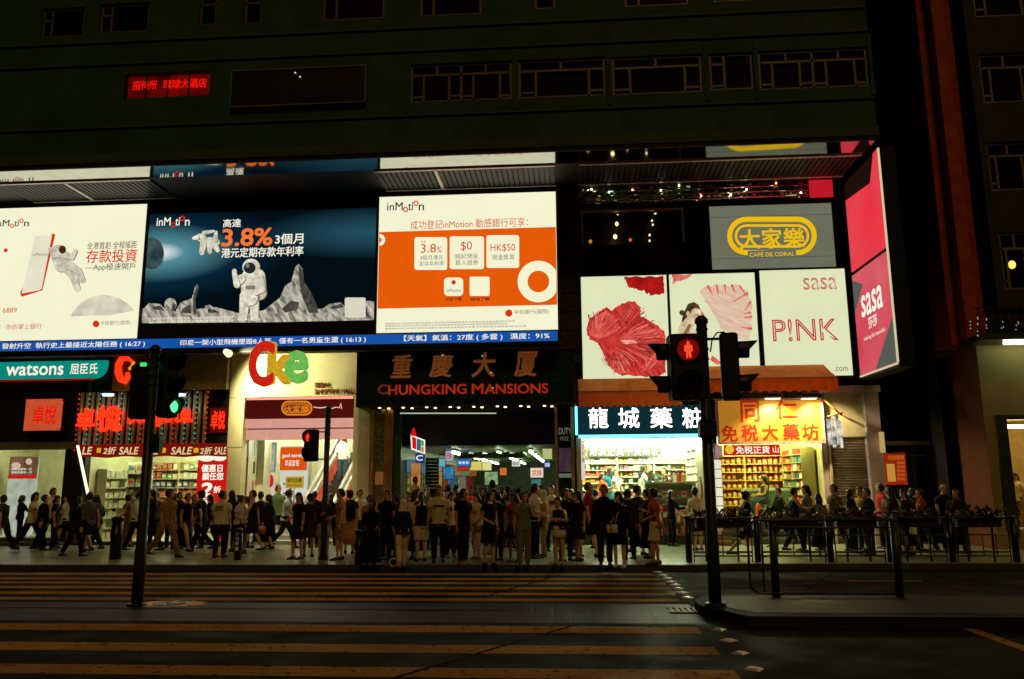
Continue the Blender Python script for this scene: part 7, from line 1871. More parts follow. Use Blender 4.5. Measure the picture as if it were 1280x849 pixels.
    def cap(front=.035, back=-.09, sc=1.0, side=-.03):
        rr = []; n, h_ = 20, 12
        for i in range(h_ + 1):
            t = math.pi * .06 + (math.pi * .80) * i / h_ if i < h_ else math.pi * .86
            r_ = []
            for j in range(n):
                a = 2 * math.pi * j / n
                x, y, z = math.sin(t) * math.cos(a), math.sin(t) * math.sin(a), math.cos(t)
                lim = front if y < -.35 else (side if y < .15 else back)
                zz = z * .132 + .004; s_ = 1.0
                if zz < lim: s_ = .72
                w_ = 1 + .05 * noise.noise(Vector((x * 4 + px, y * 4, z * 4)))
                r_.append(hl((x * .089 * s_ * sc * w_, .012 + y * .112 * s_ * sc * w_, zz * (1 if s_ == 1 else 1.0))))
            rr.append(r_)
        b.loft(rr)
    if hair in ('short', 'bald'):
        if hair == 'bald': hm = mat((60, 54, 48), .6); cap(.2, -.05, .97, -.02)
        else: cap(.05, -.075, 1.02)
    elif hair == 'cap':
        cap(.05, -.06, 1.0); part('hair', b, hm)
        b = MB(); hm = mat(hairc or (30, 40, 70), .7)
        rr = []
        for z, s_ in ((.045, 1.08), (.08, 1.07), (.115, .85), (.135, .4), (.138, .05)): rr.append([hl((.088 * s_ * math.cos(2 * math.pi * j / 18), .01 + .108 * s_ * math.sin(2 * math.pi * j / 18), z)) for j in range(18)])
        b.loft(rr); b.loft([[hl((x * .075, -.09, z)) for x, z in ((-1, .045), (1, .045), (1, .058), (-1, .058))], [hl((x * .06, -.175, z)) for x, z in ((-1, .03), (1, .03), (1, .038), (-1, .038))]])
        part('cap', b, hm); b = None
    elif hair in ('long', 'bob', 'pony', 'bun'):
        cap(.045, -.10, 1.05, -.055)
        if hair in ('long', 'bob'):
            ln = .46 if hair == 'long' else .20
            rr = []
            for i in range(8):
                f = i / 7; z = .02 - ln * f
                y_ = .055 + (.03 * math.sin(f * 3)) + (.02 if f > .4 else 0)
                a_ = .092 * (1 + .12 * math.sin(f * 2.6)) * (1 - .25 * f * f) + (.02 if f > .35 and hair == 'long' else 0); d_ = .062 - .018 * f
                rr.append([hl((a_ * (1 + .05 * math.sin(j * 2.3 + px)) * math.cos(2 * math.pi * j / 16), y_ + d_ * math.sin(2 * math.pi * j / 16), z)) for j in range(16)])
            b.loft(rr)
        elif hair == 'pony': b.tube([hl((0, .10, .05)), hl((0, .15, .04)), hl((0, .16, -.05)), hl((0, .14, -.18)), hl((0, .13, -.27))], [.025, .035, .04, .032, .008], 8)
        else: b.ell(hl((0, .10, .085)), (.05, .05, .045), 10, 8)
    elif hair == 'hijab':
        hm = cloth(hairc or (180, 170, 150))
        rr = []
        for z, a, d, y in ((-.27, .13, .12, .01), (-.20, .12, .11, .0), (-.14, .095, .10, .0), (-.08, .088, .095, .012), (0, .094, .102, .022), (.06, .094, .112, .016), (.105, .07, .088, .012), (.135, .03, .04, .01), (.14, .005, .005, .01)):
            rr.append([hl((a * math.cos(2 * math.pi * j / 20) * (1), y + d * math.sin(2 * math.pi * j / 20) * (.70 if (math.sin(2 * math.pi * j / 20) < -.55 and -.09 < z < .07) else 1), z)) for j in range(20)])
        b.loft(rr)
    if b: part('headscarf' if hair == 'hijab' else 'hair', b, hm)
    if extra == 'glasses':
        b = MB()
        for sx in (-1, 1): b.tube([hl((sx * .032 + .022 * math.cos(R(30 * j)), -.099, .006 + .018 * math.sin(R(30 * j)))) for j in range(13)], .0028, 5)
        b.tube([hl((-.012, -.1, .01)), hl((.012, -.1, .01))], .003, 5); part('eyeglasses', b, mat((200, 200, 190), .2, metal=.5))
    if extra == 'tie':
        b = MB(); b.loft([[(x * w_, -.142 - dy + lean * .6, z + zb) for x in (-1, 1)] + [(x * w_, -.152 - dy + lean * .6, z + zb) for x in (1, -1)] for z, w_, dy in ((1.43, .016, -.05), (1.36, .02, -.005), (1.18, .03, .002), (1.05, .034, .0), (1.0, .01, .0))]); part('necktie', b, cloth((190, 120, 110)))
    if extra == 'stripes':
        b = MB()
        for j in range(4): b.loft([[(x, .136 + lean * .5 - abs(x) * .12, z + zb) for x, z in ((-.11, 1.30 - .035 * j), (0, 1.30 - .035 * j), (.11, 1.30 - .035 * j), (.11, 1.315 - .035 * j), (0, 1.315 - .035 * j), (-.11, 1.315 - .035 * j))], [(x, .150 + lean * .5 - abs(x) * .12, z + zb) for x, z in ((-.11, 1.30 - .035 * j), (0, 1.30 - .035 * j), (.11, 1.30 - .035 * j), (.11, 1.315 - .035 * j), (0, 1.315 - .035 * j), (-.11, 1.315 - .035 * j))]], smooth=False)
        part('shirt_stripe', b, cloth((20, 20, 20)))
    if extra == 'badge':
        pc_ = rnd.choice(((190, 180, 150), (150, 40, 30), (30, 40, 60), (200, 160, 60), (20, 20, 20))); ww_ = rnd.uniform(.05, .10); hh_ = rnd.uniform(.02, .08)
        b = MB(); b.rings_z([(1.27 - hh_ + zb, ww_, .006, -.150 * girth + lean * .7), (1.27 + hh_ + zb, ww_, .006, -.152 * girth + lean * .75)], 10, pw=.5); part('chest_print', b, cloth(pc_))
    if extra == 'print':
        b = MB(); b.box(-.13, .13, -.155 + lean * .6, -.135 + lean * .6, 1.245 + zb, 1.275 + zb); part('chest_print', b, cloth((20, 20, 22)))
    return {'M': M4, 'sh': ar, 'lean': lean, 'zb': zb, 'hw': [a[2] + a[3] * .09 for a in ar], 'root': root}
# ---------------- bags and held things (top-level)
def place(mb_list, name, label, cat, M, group=None):
    o = thing(name, label, cat, (0, 0, 0), group); o.matrix_world = M
    for nm, b, mt in mb_list:
        ob = bpy.data.objects.new(nm, b.mesh(nm, mt)); C.objects.link(ob); ob.parent = o
    return o
def backpack(pr, label, c=(18, 18, 18), big=1.0):
    y0 = .135 + pr['lean'] * .5; zb = pr['zb']
    b = MB(); b.rings_z([(.98 + zb, .11 * big, .06, y0 + .07 * big), (1.02 + zb, .14 * big, .085 * big, y0 + .085 * big), (1.25 + zb, .145 * big, .09 * big, y0 + .085 * big), (1.38 + zb, .12 * big, .06, y0 + .06), (1.42 + zb, .06, .03, y0 + .04)], 16, pw=.7)
    c_ = MB(); c_.rings_z([(1.03 + zb, .10 * big, .02, y0 + .18 * big), (1.06 + zb, .11 * big, .035, y0 + .178 * big), (1.18 + zb, .11 * big, .035, y0 + .178 * big), (1.20 + zb, .09 * big, .02, y0 + .17 * big)], 14, pw=.7)
    s = MB()
    for sx in (-1, 1): s.tube([(sx * .09, y0 + .02, 1.40 + zb), (sx * .105, 0, 1.47 + zb), (sx * .12, -.13, 1.36 + zb), (sx * .13, -.14, 1.2 + zb), (sx * .15, -.02, 1.05 + zb), (sx * .11, y0 + .04, 1.02 + zb)], .018, 6)
    return place([('pack_body', b, cloth(c)), ('front_pocket', c_, cloth(tuple(int(v * .85) for v in c))), ('strap', s, cloth(c))], 'backpack', label, 'backpack', pr['M'])
def handbag(pr, label, c, side=1, w_=.16, h_=.24, d_=.06, drop=.30, name='handbag', cat='bag', fwd=0):
    hp = pr['hw'][0 if side < 0 else 1]; x, y, z = hp.x + side * .03, hp.y + fwd, hp.z
    b = MB(); zt = z - drop * .4
    b.rings_z([(zt - h_, d_, w_ * .85, y, x), (zt - h_ + .03, d_ * 1.15, w_, y, x), (zt - h_ * .4, d_ * 1.1, w_, y, x), (zt, d_ * .5, w_ * .9, y, x)], 16, pw=.6)
    s = MB()
    for q in (-1, 1): s.tube([(x + q * d_ * .3, y - w_ * .5, zt - .01), (x + q * .01, y - .03, z), (x + q * .01, y + .03, z), (x + q * d_ * .3, y + w_ * .5, zt - .01)], .009, 6)
    return place([('bag_body', b, cloth(c)), ('strap', s, cloth(c))], name, label, cat, pr['M'])
def crossbag(pr, label, c, side=1, w_=.13, h_=.17, front=True):
    zb = pr['zb']; x = side * .12; y = -.19 if front else .02
    if not front: x = side * .23
    b = MB(); b.rings_z([(.78 + zb, w_ * .9 if front else .05, .05 if front else w_, y, x), (.80 + zb, w_ if front else .06, .06 if front else w_, y, x), (.78 + h_ + zb, w_ if front else .055, .055 if front else w_, y, x), (.80 + h_ + zb, w_ * .8 if front else .03, .03 if front else w_ * .9, y, x)], 16, pw=.6)
    s = MB(); s.tube([(x + .06, y + .02, .94 + zb), (0, -.16, 1.2 + zb), (-side * .13, -.05, 1.46 + zb), (-side * .10, .12, 1.38 + zb), (side * .05, .16, 1.1 + zb), (x + side * .06, y + .05 if front else y + .1, .95 + zb)], .011, 6)
    f = MB(); f.box(x - .02, x + .02, y - .072 if front else y - w_ - .01, y - .058 if front else y - w_, .84 + zb, .88 + zb)
    return place([('bag_body', b, cloth(c)), ('strap', s, cloth(c)), ('clasp', f, M_steel)], 'shoulder_bag', label, 'bag', pr['M'])
def phone(pr, label, side=1, lit=None):
    hp = pr['hw'][0 if side < 0 else 1]
    b = MB(); b.box(hp.x - .037, hp.x + .037, hp.y - .05, hp.y - .04, hp.z - .01, hp.z + .14); s = MB(); s.box(hp.x - .033, hp.x + .033, hp.y - .039, hp.y - .036, hp.z, hp.z + .13)
    return place([('phone_case', b, M_black), ('phone_screen', s, lit or glow((90, 130, 120), .5))], 'mobile_phone', label, 'phone', pr['M'])
K = (22, 22, 22); DK = (34, 34, 36); NAVY = (26, 32, 48)
# ---- left: along the pharmacy step and the make-up shop
person(0, ('g', 691), 1.68, 265, 'walking man at the far left edge in a dark vest and jeans', 'walk', ('sf', 'sb'), top=('tee', (58, 50, 44)), bot=('jeans', (40, 44, 52)), sk=1)
person(11, ('g', 668), 1.58, 250, 'woman in a blue cap and patterned long dress at the left poster', 'step', ('hold', 'down'), 'cap', ('longdress', (110, 96, 56)), fem=True, hairc=(40, 60, 100))
person(24, YF + .7, 1.55, 140, 'person in dark clothes reaching out before the white half of the poster', 'ease', ('reach', 'down'), top=('long', (20, 26, 24)), bot=('trousers', K), fem=True, hair='bob')
person(59, ('g', 686), 1.76, 80, 'man in a plain cream T-shirt and dark trousers walking right by the beige shop', 'step', ('down', 'hold'), top=('tee', (206, 198, 170)), bot=('trousers', (50, 40, 34)), sk=1)
person(49, ('g', 688), 1.66, 95, 'dark-clothed person walking just behind the man in the cream T-shirt', 'step', top=('long', K), bot=('trousers', DK), fem=True, hair='short')
person(68, YF - 1.9, 1.62, 110, 'person in black half hidden right of the man in the cream T-shirt', 'stand', top=('tee', K), bot=('trousers', K), hair='bob', fem=True)
pr = person(80, ('g', 681), 1.60, 275, 'woman in a pale blouse with a dark bob facing left near the dark column', 'step', ('hold', 'down'), 'bob', ('tee', (190, 200, 190)), ('skirt', (30, 30, 30)), True)
handbag(pr, 'large black shopping bag held by the woman in the pale blouse', (16, 16, 16), -1, .22, .36, .10)
pr = person(91, ('g', 696), 1.62, 150, 'woman in dark clothes seen from behind carrying a beige tote', 'step', ('down', 'carry'), 'long', ('long', (40, 30, 26)), ('trousers', (26, 24, 24)), True)
handbag(pr, 'beige textured tote bag hanging by the woman in dark clothes', (150, 122, 80), 1, .17, .34, .06, .1, 'tote_bag')
pr = person(118, ('g', 689), 1.64, 250, 'woman in dark brown under the slanting light tube', 'walk', ('sf', 'sb'), 'long', ('long', (54, 34, 24)), ('trousers', K), True)
pr = person(129, ('g', 676), 1.66, 245, 'young man in a white shirt with a huge black backpack', 'step', ('down', 'down'), 'short', ('tee', (220, 220, 206)), ('shorts', K), shoes=(220, 220, 200))
backpack(pr, 'huge black backpack on the young man in the white shirt', K, 1.35)
pr = person(116, YF - 1.2, 1.60, 260, 'woman in a pale top with a round black rucksack by the light tube', 'step', ('hold', 'down'), 'bob', ('tee', (196, 206, 190)), ('trousers', K), True, shoes=(200, 200, 190))
backpack(pr, 'round black rucksack on the woman in the pale top', (14, 16, 18), 1.15)
person(156, ('g', 685), 1.60, 265, 'woman in a long patterned brown dress left of the signal pole', 'ease', ('hold', 'hold'), 'bun', ('longdress', (110, 80, 46)), fem=True)
person(164, YF - .9, 1.30, 120, 'child in a green shirt behind the woman in the brown dress', 'stand', top=('tee', (40, 150, 96)), bot=('shorts', K))
pr = person(187, ('g', 690), 1.66, 275, 'person in black holding an orange bag just right of the signal pole', 'step', ('hold', 'carry'), 'long', ('long', K), ('trousers', K), True)
handbag(pr, 'orange shopping bag right of the left signal pole', (206, 90, 46), -1, .11, .26, .05)
person(193, YF - 1.0, 1.72, 180, 'grey-haired man facing the make-up shop shelves', 'stand', ('down', 'down'), 'bald', ('tee', (80, 74, 60)), ('trousers', DK), sk=2)
person(205, ('g', 697), 1.75, 75, 'man in a khaki T-shirt and khaki trousers striding right of the signal pole', 'walk', ('down', 'down'), 'short', ('tee', (150, 122, 76)), ('trousers', (140, 112, 72)), sk=1, look=30)
person(222, YF - 1.7, 1.66, 60, 'dark-haired man in a black shirt facing right before the shelves', 'stand', top=('tee', K), bot=('trousers', K))
pr = person(229, ('g', 689), 1.60, 70, 'woman in a black dress walking behind the man in khaki', 'walk', ('carry', 'down'), 'short', ('longdress', K), fem=True)
pr = person(240, ('g', 684), 1.58, 250, 'light-haired woman with a pale collar beside the sale poster', 'step', ('carry', 'hold'), 'bob', ('long', (60, 50, 40)), ('trousers', K), True, hairc=(150, 110, 60))
handbag(pr, 'big black shoulder bag left of the man with the striped back', K, 1, .26, .34, .12, .05)
person(262, YF - 1.4, 1.60, 270, 'woman in dark green before the sale poster', 'step', ('sf', 'sb'), 'long', ('long', (26, 34, 26)), ('trousers', K), True)
person(274, ('g', 697), 1.74, 172, 'heavy man seen from behind in a cream shirt with black back stripes', 'stand', ('down', 'hold'), 'short', ('tee', (214, 198, 160)), ('trousers', K), girth=1.25, extra='stripes')
person(286, ('g', 690), 1.64, 200, 'person in black standing right of the man with the striped back', 'stand', top=('tee', K), bot=('trousers', DK), fem=True, hair='long')
# ---- in front of the mall
person(297, ('g', 692), 1.60, 80, 'woman in a pale shirt near the bollard before the mall', 'step', ('hold', 'down'), 'bun', ('tee', (176, 150, 120)), ('skirt', DK), True)
person(308, YF - 1.3, 1.52, 300, 'short woman in a white top deep before the mall steps', 'stand', ('hold', 'hold'), 'bob', ('tee', (190, 196, 180)), ('trousers', K), True)
pr = person(324, ('g', 685), 1.66, 255, 'woman in a black dress facing left before the mall steps', 'step', ('hold', 'carry'), 'short', ('longdress', (18, 18, 20)), fem=True)
pr = person(334, ('g', 687), 1.58, 250, 'woman in dark brown with a pinkish bag before the mall', 'step', ('hold', 'carry'), 'long', ('long', (56, 30, 24)), ('longskirt', K), True)
handbag(pr, 'pinkish brown bag of the woman before the mall steps', (170, 100, 80), 1, .13, .24, .06, .05)
person(345, ('g', 678), 1.74, 35, 'man in a dull green long-sleeved shirt with hands behind him looking up', 'ease', ('back', 'back'), 'short', ('tee', (86, 104, 70)), ('shorts', (24, 28, 32)), sk=1, look=30)
pr = person(371, ('g', 699), 1.66, 330, 'woman with very long black hair in a dark dress before the escalator', 'ease', ('hold', 'down'), 'long', ('dress', (26, 24, 24)), fem=True)
pr = person(404, ('g', 699), 1.62, 20, 'woman in a dark jacket and pale shorts under the small signal', 'ease', ('phone', 'hold'), 'long', ('long', (24, 22, 24)), ('skirt', (170, 140, 104)), True)
person(392, YF - 1.2, 1.60, 200, 'dark-clothed person near the escalator foot', 'stand', top=('tee', K), bot=('trousers', K))
pr = person(424, ('g', 700), 1.64, 290, 'woman in a patterned tan blouse and shorts facing left under the mall pillar', 'ease', ('hold', 'down'), 'short', ('tee', (176, 130, 80)), ('shorts', (140, 104, 70)), True)
pr = person(436, ('g', 692), 1.66, 190, 'woman in a pleated tan skirt with a black backpack at the mall pillar', 'ease', ('down', 'down'), 'bun', ('tee', (60, 44, 36)), ('longskirt', (190, 130, 92)), True)
backpack(pr, 'black backpack on the woman in the pleated skirt', K, 1.2)
person(413, YF - .9, 1.62, 210, 'person in black by the right side of the escalator foot', 'step', top=('long', K), bot=('trousers', K), fem=True, hair='bob')
ze = ez(YF + 4.6)
person(PROJ(((ex0 + ex1) / 2, YF + 4.6, .9))[0], YF + 4.6, 1.66, 195, 'person in a white shirt and blue jeans riding up the escalator', 'stand', ('down', 'hold'), 'short', ('long', (226, 222, 206)), ('jeans', (60, 80, 96)), z0=ze + .06)
# ---- before the arcade
person(460, ('g', 694), 1.60, 20, 'woman in a light tan shawl standing behind the black-robed woman', 'stand', ('hold', 'hold'), 'bob', ('tee', (176, 130, 100)), ('trousers', DK), True, 3)
person(463, ('g', 708), 1.48, 10, 'woman in a wide black robe and black headscarf at the kerb', 'stand', ('hold', 'hold'), 'hijab', ('robe', (16, 15, 16)), fem=True, hairc=(16, 15, 16), sk=3, girth=1.25)
pr = person(482, ('g', 700), 1.72, 340, 'man in a black T-shirt with short dark hair before the mosaic panel', 'stand', ('hold', 'down'), 'short', ('tee', (22, 22, 26)), ('trousers', DK), sk=1)
handbag(pr, 'pale cloth bag at the hip of the man in black before the mosaic', (190, 164, 120), -1, .10, .26, .05, .02)
person(495, ('g', 699), 1.60, 300, 'woman in dark brown standing left of the white headscarf', 'stand', ('hold', 'down'), 'long', ('long', (56, 40, 30)), ('longskirt', K), True, 3)
pr = person(502, ('g', 709), 1.46, 200, 'woman in a white headscarf, dark green top and pale trousers at the kerb', 'step', ('carry', 'hold'), 'hijab', ('long', (16, 60, 34)), ('trousers', (206, 176, 140)), True, hairc=(226, 204, 170), shoes=(190, 150, 110))
pr = person(518, ('g', 700), 1.62, 150, 'woman with long dark hair in a dotted dark dress with a beige pack', 'ease', ('down', 'down'), 'long', ('longdress', (60, 50, 40)), fem=True)
backpack(pr, 'beige rucksack on the woman in the dotted dress', (170, 150, 110), .95)
person(518, YF + .8, 1.68, 75, 'man in a cream shirt raised on the low step at the arcade edge', 'stand', ('hold', 'down'), 'short', ('tee', (206, 176, 110)), ('trousers', DK), sk=3, z0=PZ + .42)
pr = person(533, YF - 1.9, 1.70, 60, 'man in an olive T-shirt lit by his phone', 'ease', ('down', 'phone'), 'short', ('tee', (120, 116, 70)), ('trousers', DK), sk=2)
phone(pr, 'phone glowing teal in the hand of the man in olive', 1, glow((90, 240, 210), 1.6))
person(548, ('g', 703), 1.70, 8, 'man in a light grey T-shirt with a dark chest line and black shorts', 'stand', ('down', 'down'), 'short', ('tee', (186, 166, 120)), ('trousers', (22, 22, 24)), sk=1, girth=1.12, extra='print', look=15)
person(579, ('g', 705), 1.76, 50, 'tall man in a plain black T-shirt and black trousers facing right', 'stand', ('down', 'down'), 'short', ('tee', (20, 20, 20)), ('trousers', (20, 20, 20)), sk=1, look=20, shoes=(150, 140, 120))
person(568, YF - 1.8, 1.66, 340, 'man in a dark shirt between the grey and the black T-shirts', 'stand', top=('tee', DK), bot=('trousers', K), sk=1)
person(588, YF - 1.9, 1.66, 20, 'person in a bright orange shirt behind the tall man in black', 'stand', top=('tee', (226, 80, 30)), bot=('trousers', DK), sk=3)
person(596, ('g', 699), 1.58, 330, 'young woman in a pale T-shirt and beige skirt beside the tall man in black', 'ease', ('down', 'hold'), 'bob', ('tee', (170, 150, 106)), ('miniskirt', (120, 104, 66)), True)
pr = person(612, ('g', 707), 1.66, 40, 'woman in a loose black dress with bare legs and sneakers at the kerb', 'stand', ('hold', 'down'), 'long', ('dress', (16, 16, 16)), fem=True, sk=2, shoes=(60, 60, 60))
pr = person(634, ('g', 698), 1.64, 75, 'woman in olive overalls walking right in the crowd centre', 'walk', ('down', 'down'), 'pony', ('dress', (96, 90, 50)), fem=True, shoes=(190, 170, 130))
pr = person(655, ('g', 708), 1.66, 15, 'man in a grey-green T-shirt and trousers with a hand to his chin', 'stand', ('down', 'chin'), 'short', ('tee', (116, 124, 84)), ('trousers', (112, 120, 84)), sk=1, look=20)
person(650, YF - 2.6, 1.60, 320, 'woman in a pink blouse behind the man with his hand to his chin', 'stand', ('hold', 'down'), 'long', ('tee', (200, 90, 76)), ('trousers', DK), True)
person(669, ('g', 698), 1.72, 80, 'man in a white T-shirt facing right behind the man in grey-green', 'stand', ('hold', 'hold'), 'short', ('tee', (196, 170, 140)), ('trousers', K), sk=2)
pr = person(680, ('g', 696), 1.66, 300, 'woman in a pale headscarf and beige trousers with a dark shawl', 'ease', ('hold', 'down'), 'hijab', ('tank', (150, 130, 90)), ('trousers', (150, 136, 96)), True, hairc=(170, 160, 120))
crossbag(pr, 'small dark bag of the woman in the pale headscarf', (30, 30, 28), 1)
pr = person(699, ('g', 707), 1.56, 350, 'woman with folded arms in a white skirt and a black vest', 'stand', ('cross', 'cross'), 'bun', ('tank', (26, 24, 22)), ('miniskirt', (216, 190, 164)), True, 2, shoes=(60, 60, 60))
person(708, ('g', 701), 1.70, 30, 'man in black behind the woman with folded arms', 'stand', ('hold', 'down'), 'short', ('tee', K), ('trousers', DK), sk=1)
person(714, YF - 2.0, 1.66, 330, 'woman in dark clothes with a pale scarf beside the red polo shirt', 'stand', ('hold', 'down'), 'bob', ('long', (70, 60, 46)), ('trousers', K), True)
for k_, (x_, y_, hgt, hd_, c_, lab) in enumerate(((560, 2.2, 1.68, 200, (60, 60, 50), 'person in dull grey inside the arcade, nearest the roller shutter'), (570, 4.6, 1.78, 185, (120, 124, 100), 'tall person in grey-green under the blue dotted sign'), (604, 1.4, 1.64, 350, (34, 34, 30), 'dark person just inside the arcade left of the tall black figure'), (616, 1.2, 1.86, 190, (14, 14, 14), 'very tall black figure standing in the arcade entrance'), (625, 4.0, 1.74, 10, (40, 36, 30), 'dark figure right of the very tall one in the arcade'), (634, 3.4, 1.76, 170, (70, 74, 60), 'grey figure walking away in mid arcade'), (648, 2.0, 1.72, 190, (40, 66, 60), 'figure in dark teal walking into the arcade'), (658, 1.2, 1.66, 30, (30, 30, 28), 'dark figure at the right of the arcade entrance'), (676, 1.4, 1.74, 350, (26, 24, 22), 'dark figure under the cream and red arcade sign'), (688, 1.2, 1.70, 10, (24, 24, 24), 'dark figure against the right arcade jamb'), (541, 2.4, 1.66, 20, (80, 70, 50), 'dim figure before the roller shutter'), (596, 6.5, 1.70, 0, (60, 50, 44), 'small dark figure deep under the yellow arcade sign'))):
    person(x_, YF + y_, hgt, hd_, lab, 'step' if k_ % 2 else 'stand', top=('tee', c_), bot=('trousers', DK), sk=k_, vox=.022)
for k_, (x_, y_, hgt) in enumerate(((556, 1.3, 1.62), (580, 1.1, 1.66), (628, 1.4, 1.60), (640, 1.5, 1.62), (664, 1.9, 1.6), (608, 9, 1.7), (622, 11, 1.7), (642, 9, 1.66))):
    person(x_, YF - y_ if y_ < 3 else YF + y_, hgt, 40 * k_, ('short dark-haired person in the second row of the arcade crowd', 'faint dark figure far down the arcade')[y_ >= 3], 'stand', top=('tee', ((34, 32, 28), (50, 40, 34), (26, 30, 30), (40, 36, 30))[k_ % 4]), bot=('trousers', K), sk=k_, fem=bool(k_ % 2), hair='bob' if k_ % 2 else 'short', vox=.022, group='second row before the arcade' if y_ < 3 else 'figures far down the arcade')
# ---- before the white pharmacy
person(736, ('g', 697), 1.76, 85, 'stout man in a red polo shirt and dark shorts walking right', 'step', ('down', 'sb'), 'bald', ('polo', (150, 22, 16)), ('shorts', (24, 24, 26)), sk=2, girth=1.2)
pr = person(757, ('g', 708), 1.72, 5, 'man with glasses and a pink tie in a black shirt and olive trousers', 'ease', ('carry', 'hold'), 'short', ('long', K), ('trousers', (60, 64, 40)), sk=1, extra='glasses')
handbag(pr, 'dark red bag held by the man with glasses', (40, 16, 14), -1, .14, .30, .07, -.6)
pr = person(775, ('g', 709), 1.60, 345, 'bare-legged woman in a black top with a white shoulder bag', 'stand', ('hold', 'down'), 'bob', ('jacket', (18, 18, 18)), ('shorts', (24, 24, 24)), True, 2, shoes=(206, 190, 170))
crossbag(pr, 'small off-white shoulder bag on the bare-legged woman in black', (206, 190, 160), -1)
person(787, ('g', 699), 1.66, 200, 'person in an olive jacket behind the bare-legged woman', 'stand', ('down', 'down'), 'short', ('jacket', (60, 58, 36)), ('trousers', K), sk=1)
person(798, ('g', 693), 1.68, 60, 'person in a long black dress before the white pharmacy', 'step', ('hold', 'reach'), 'short', ('longdress', (18, 18, 18)), fem=True)
person(812, ('g', 698), 1.62, 250, 'woman in black standing left of the man in the coral polo', 'stand', ('hold', 'phone'), 'long', ('long', (20, 20, 20)), ('longskirt', K), True)
pr = person(820, ('g', 706), 1.66, 265, 'young man in a coral polo shirt and white shorts looking at his phone', 'ease', ('phone', 'hold'), 'short', ('polo', (190, 84, 62)), ('shorts', (206, 176, 166)), sk=1, shoes=(50, 46, 44))
phone(pr, 'phone held by the young man in the coral polo', -1)
# customers and clerks in the white pharmacy
pr = person(764, YF + 1.5, 1.66, 150, 'customer in a white top and blue backpack in the white pharmacy', 'stand', ('hold', 'down'), 'long', ('tee', (226, 222, 206)), ('skirt', (90, 140, 150)), True, z0=zf2)
backpack(pr, 'turquoise backpack on the customer in the white pharmacy', (20, 110, 130), .95)
person(771, YF + 2.4, 1.68, 20, 'clerk with black hair at the left in the white pharmacy', 'stand', ('hold', 'hold'), 'short', ('tee', (206, 206, 190)), ('trousers', K), z0=zf2)
person(754, YF + 1.1, 1.50, 60, 'customer bending in an orange dress at the left of the white pharmacy', 'ease', ('reach', 'reach'), 'bob', ('dress', (220, 100, 60)), fem=True, z0=zf2)
person(806, YF + 1.2, 1.68, 100, 'customer in a white blouse with long dark hair at the pharmacy counter', 'stand', ('reach', 'reach'), 'long', ('long', (230, 222, 206)), ('trousers', (190, 150, 110)), True, z0=zf2)
person(813, YF + 2.0, 1.72, 20, 'clerk in a dark apron behind the pharmacy counter', 'stand', ('hold', 'hold'), 'short', ('tee', (30, 36, 34)), ('trousers', K), z0=zf2)
person(833, YF + 2.2, 1.66, 335, 'clerk with tousled black hair behind the glass counter on the right', 'stand', ('hold', 'hold'), 'short', ('tee', (34, 50, 54)), ('trousers', K), z0=zf2)
# ---- before the yellow pharmacy and the railing
person(873, ('g', 688), 1.66, 200, 'man in a white T-shirt reaching up to the counter of the white pharmacy', 'stand', ('up', 'hold'), 'short', ('tee', (216, 196, 170)), ('shorts', (24, 24, 24)), sk=1, look=-60)
person(934, ('g', 697), 1.64, 85, 'woman in black with tied hair walking right before the yellow pharmacy', 'walk', ('sb', 'hold'), 'bun', ('tee', (22, 20, 20)), ('shorts', K), True, 2)
pz_ = STOOL.z + .58 - .92 * (1.62 / 1.7) + .07
person(959, YF + 1.2, 1.62, 285, 'woman in jeans sitting on a stool at the green counter', 'sit', ('lap', 'lap'), 'long', ('tank', (50, 70, 80)), ('jeans', (44, 70, 86)), True, 2, z0=pz_)
person(996, ('g', 690), 1.66, 85, 'man in a black vest holding something flat before the yellow pharmacy', 'step', ('reach', 'hold'), 'short', ('tank', K), ('trousers', DK), sk=1)
person(1014, ('g', 689), 1.66, 255, 'person in a grey-green shirt facing left before the yellow pharmacy', 'step', ('hold', 'reach'), 'bob', ('tee', (110, 116, 96)), ('trousers', K), True)
person(1028, ('g', 696), 1.58, 190, 'woman in a grey sweater seen from behind at the railing', 'stand', ('hold', 'hold'), 'bob', ('long', (126, 110, 90)), ('longskirt', DK), True)
person(1049, ('g', 690), 1.68, 290, 'man in an olive T-shirt before the roller shutter', 'step', top=('tee', (104, 92, 50)), bot=('trousers', DK), sk=1)
person(1069, ('g', 691), 1.54, 80, 'short woman in black before the roller shutter', 'stand', ('hold', 'hold'), 'bob', ('long', K), ('trousers', K), True)
person(1081, ('g', 688), 1.66, 280, 'man with a bare neck facing left at the right side of the shutter', 'stand', top=('tee', (150, 110, 60)), bot=('trousers', K), sk=1)
person(1090, ('g', 694), 1.70, 275, 'man in a black jacket right of the roller shutter', 'stand', ('down', 'down'), 'short', ('jacket', (20, 22, 22)), ('trousers', K), girth=1.15)
person(1107, ('g', 686), 1.68, 270, 'man in a red shirt below the red notice board', 'stand', top=('tee', (160, 34, 26)), bot=('trousers', K), sk=1)
pr = person(1119, ('g', 694), 1.60, 180, 'woman in a white and black patterned top seen from behind at the railing', 'stand', ('hold', 'hold'), 'long', ('tee', (206, 196, 176)), ('trousers', K), True)
backpack(pr, 'small black backpack on the woman in the patterned top', (40, 24, 22), .8)
pr = person(1136, ('g', 693), 1.68, 300, 'person in a long black coat left of the red T-shirt man', 'stand', ('carry', 'down'), 'long', ('longdress', (18, 18, 18)), fem=True)
handbag(pr, 'small white carrier bag low behind the right railing', (206, 196, 176), 1, .10, .22, .05, .1, 'carrier_bag')
person(1158, ('g', 692), 1.70, 255, 'man in a red T-shirt before the green tarpaulin', 'step', ('down', 'down'), 'short', ('tee', (140, 50, 32)), ('trousers', DK), sk=1)
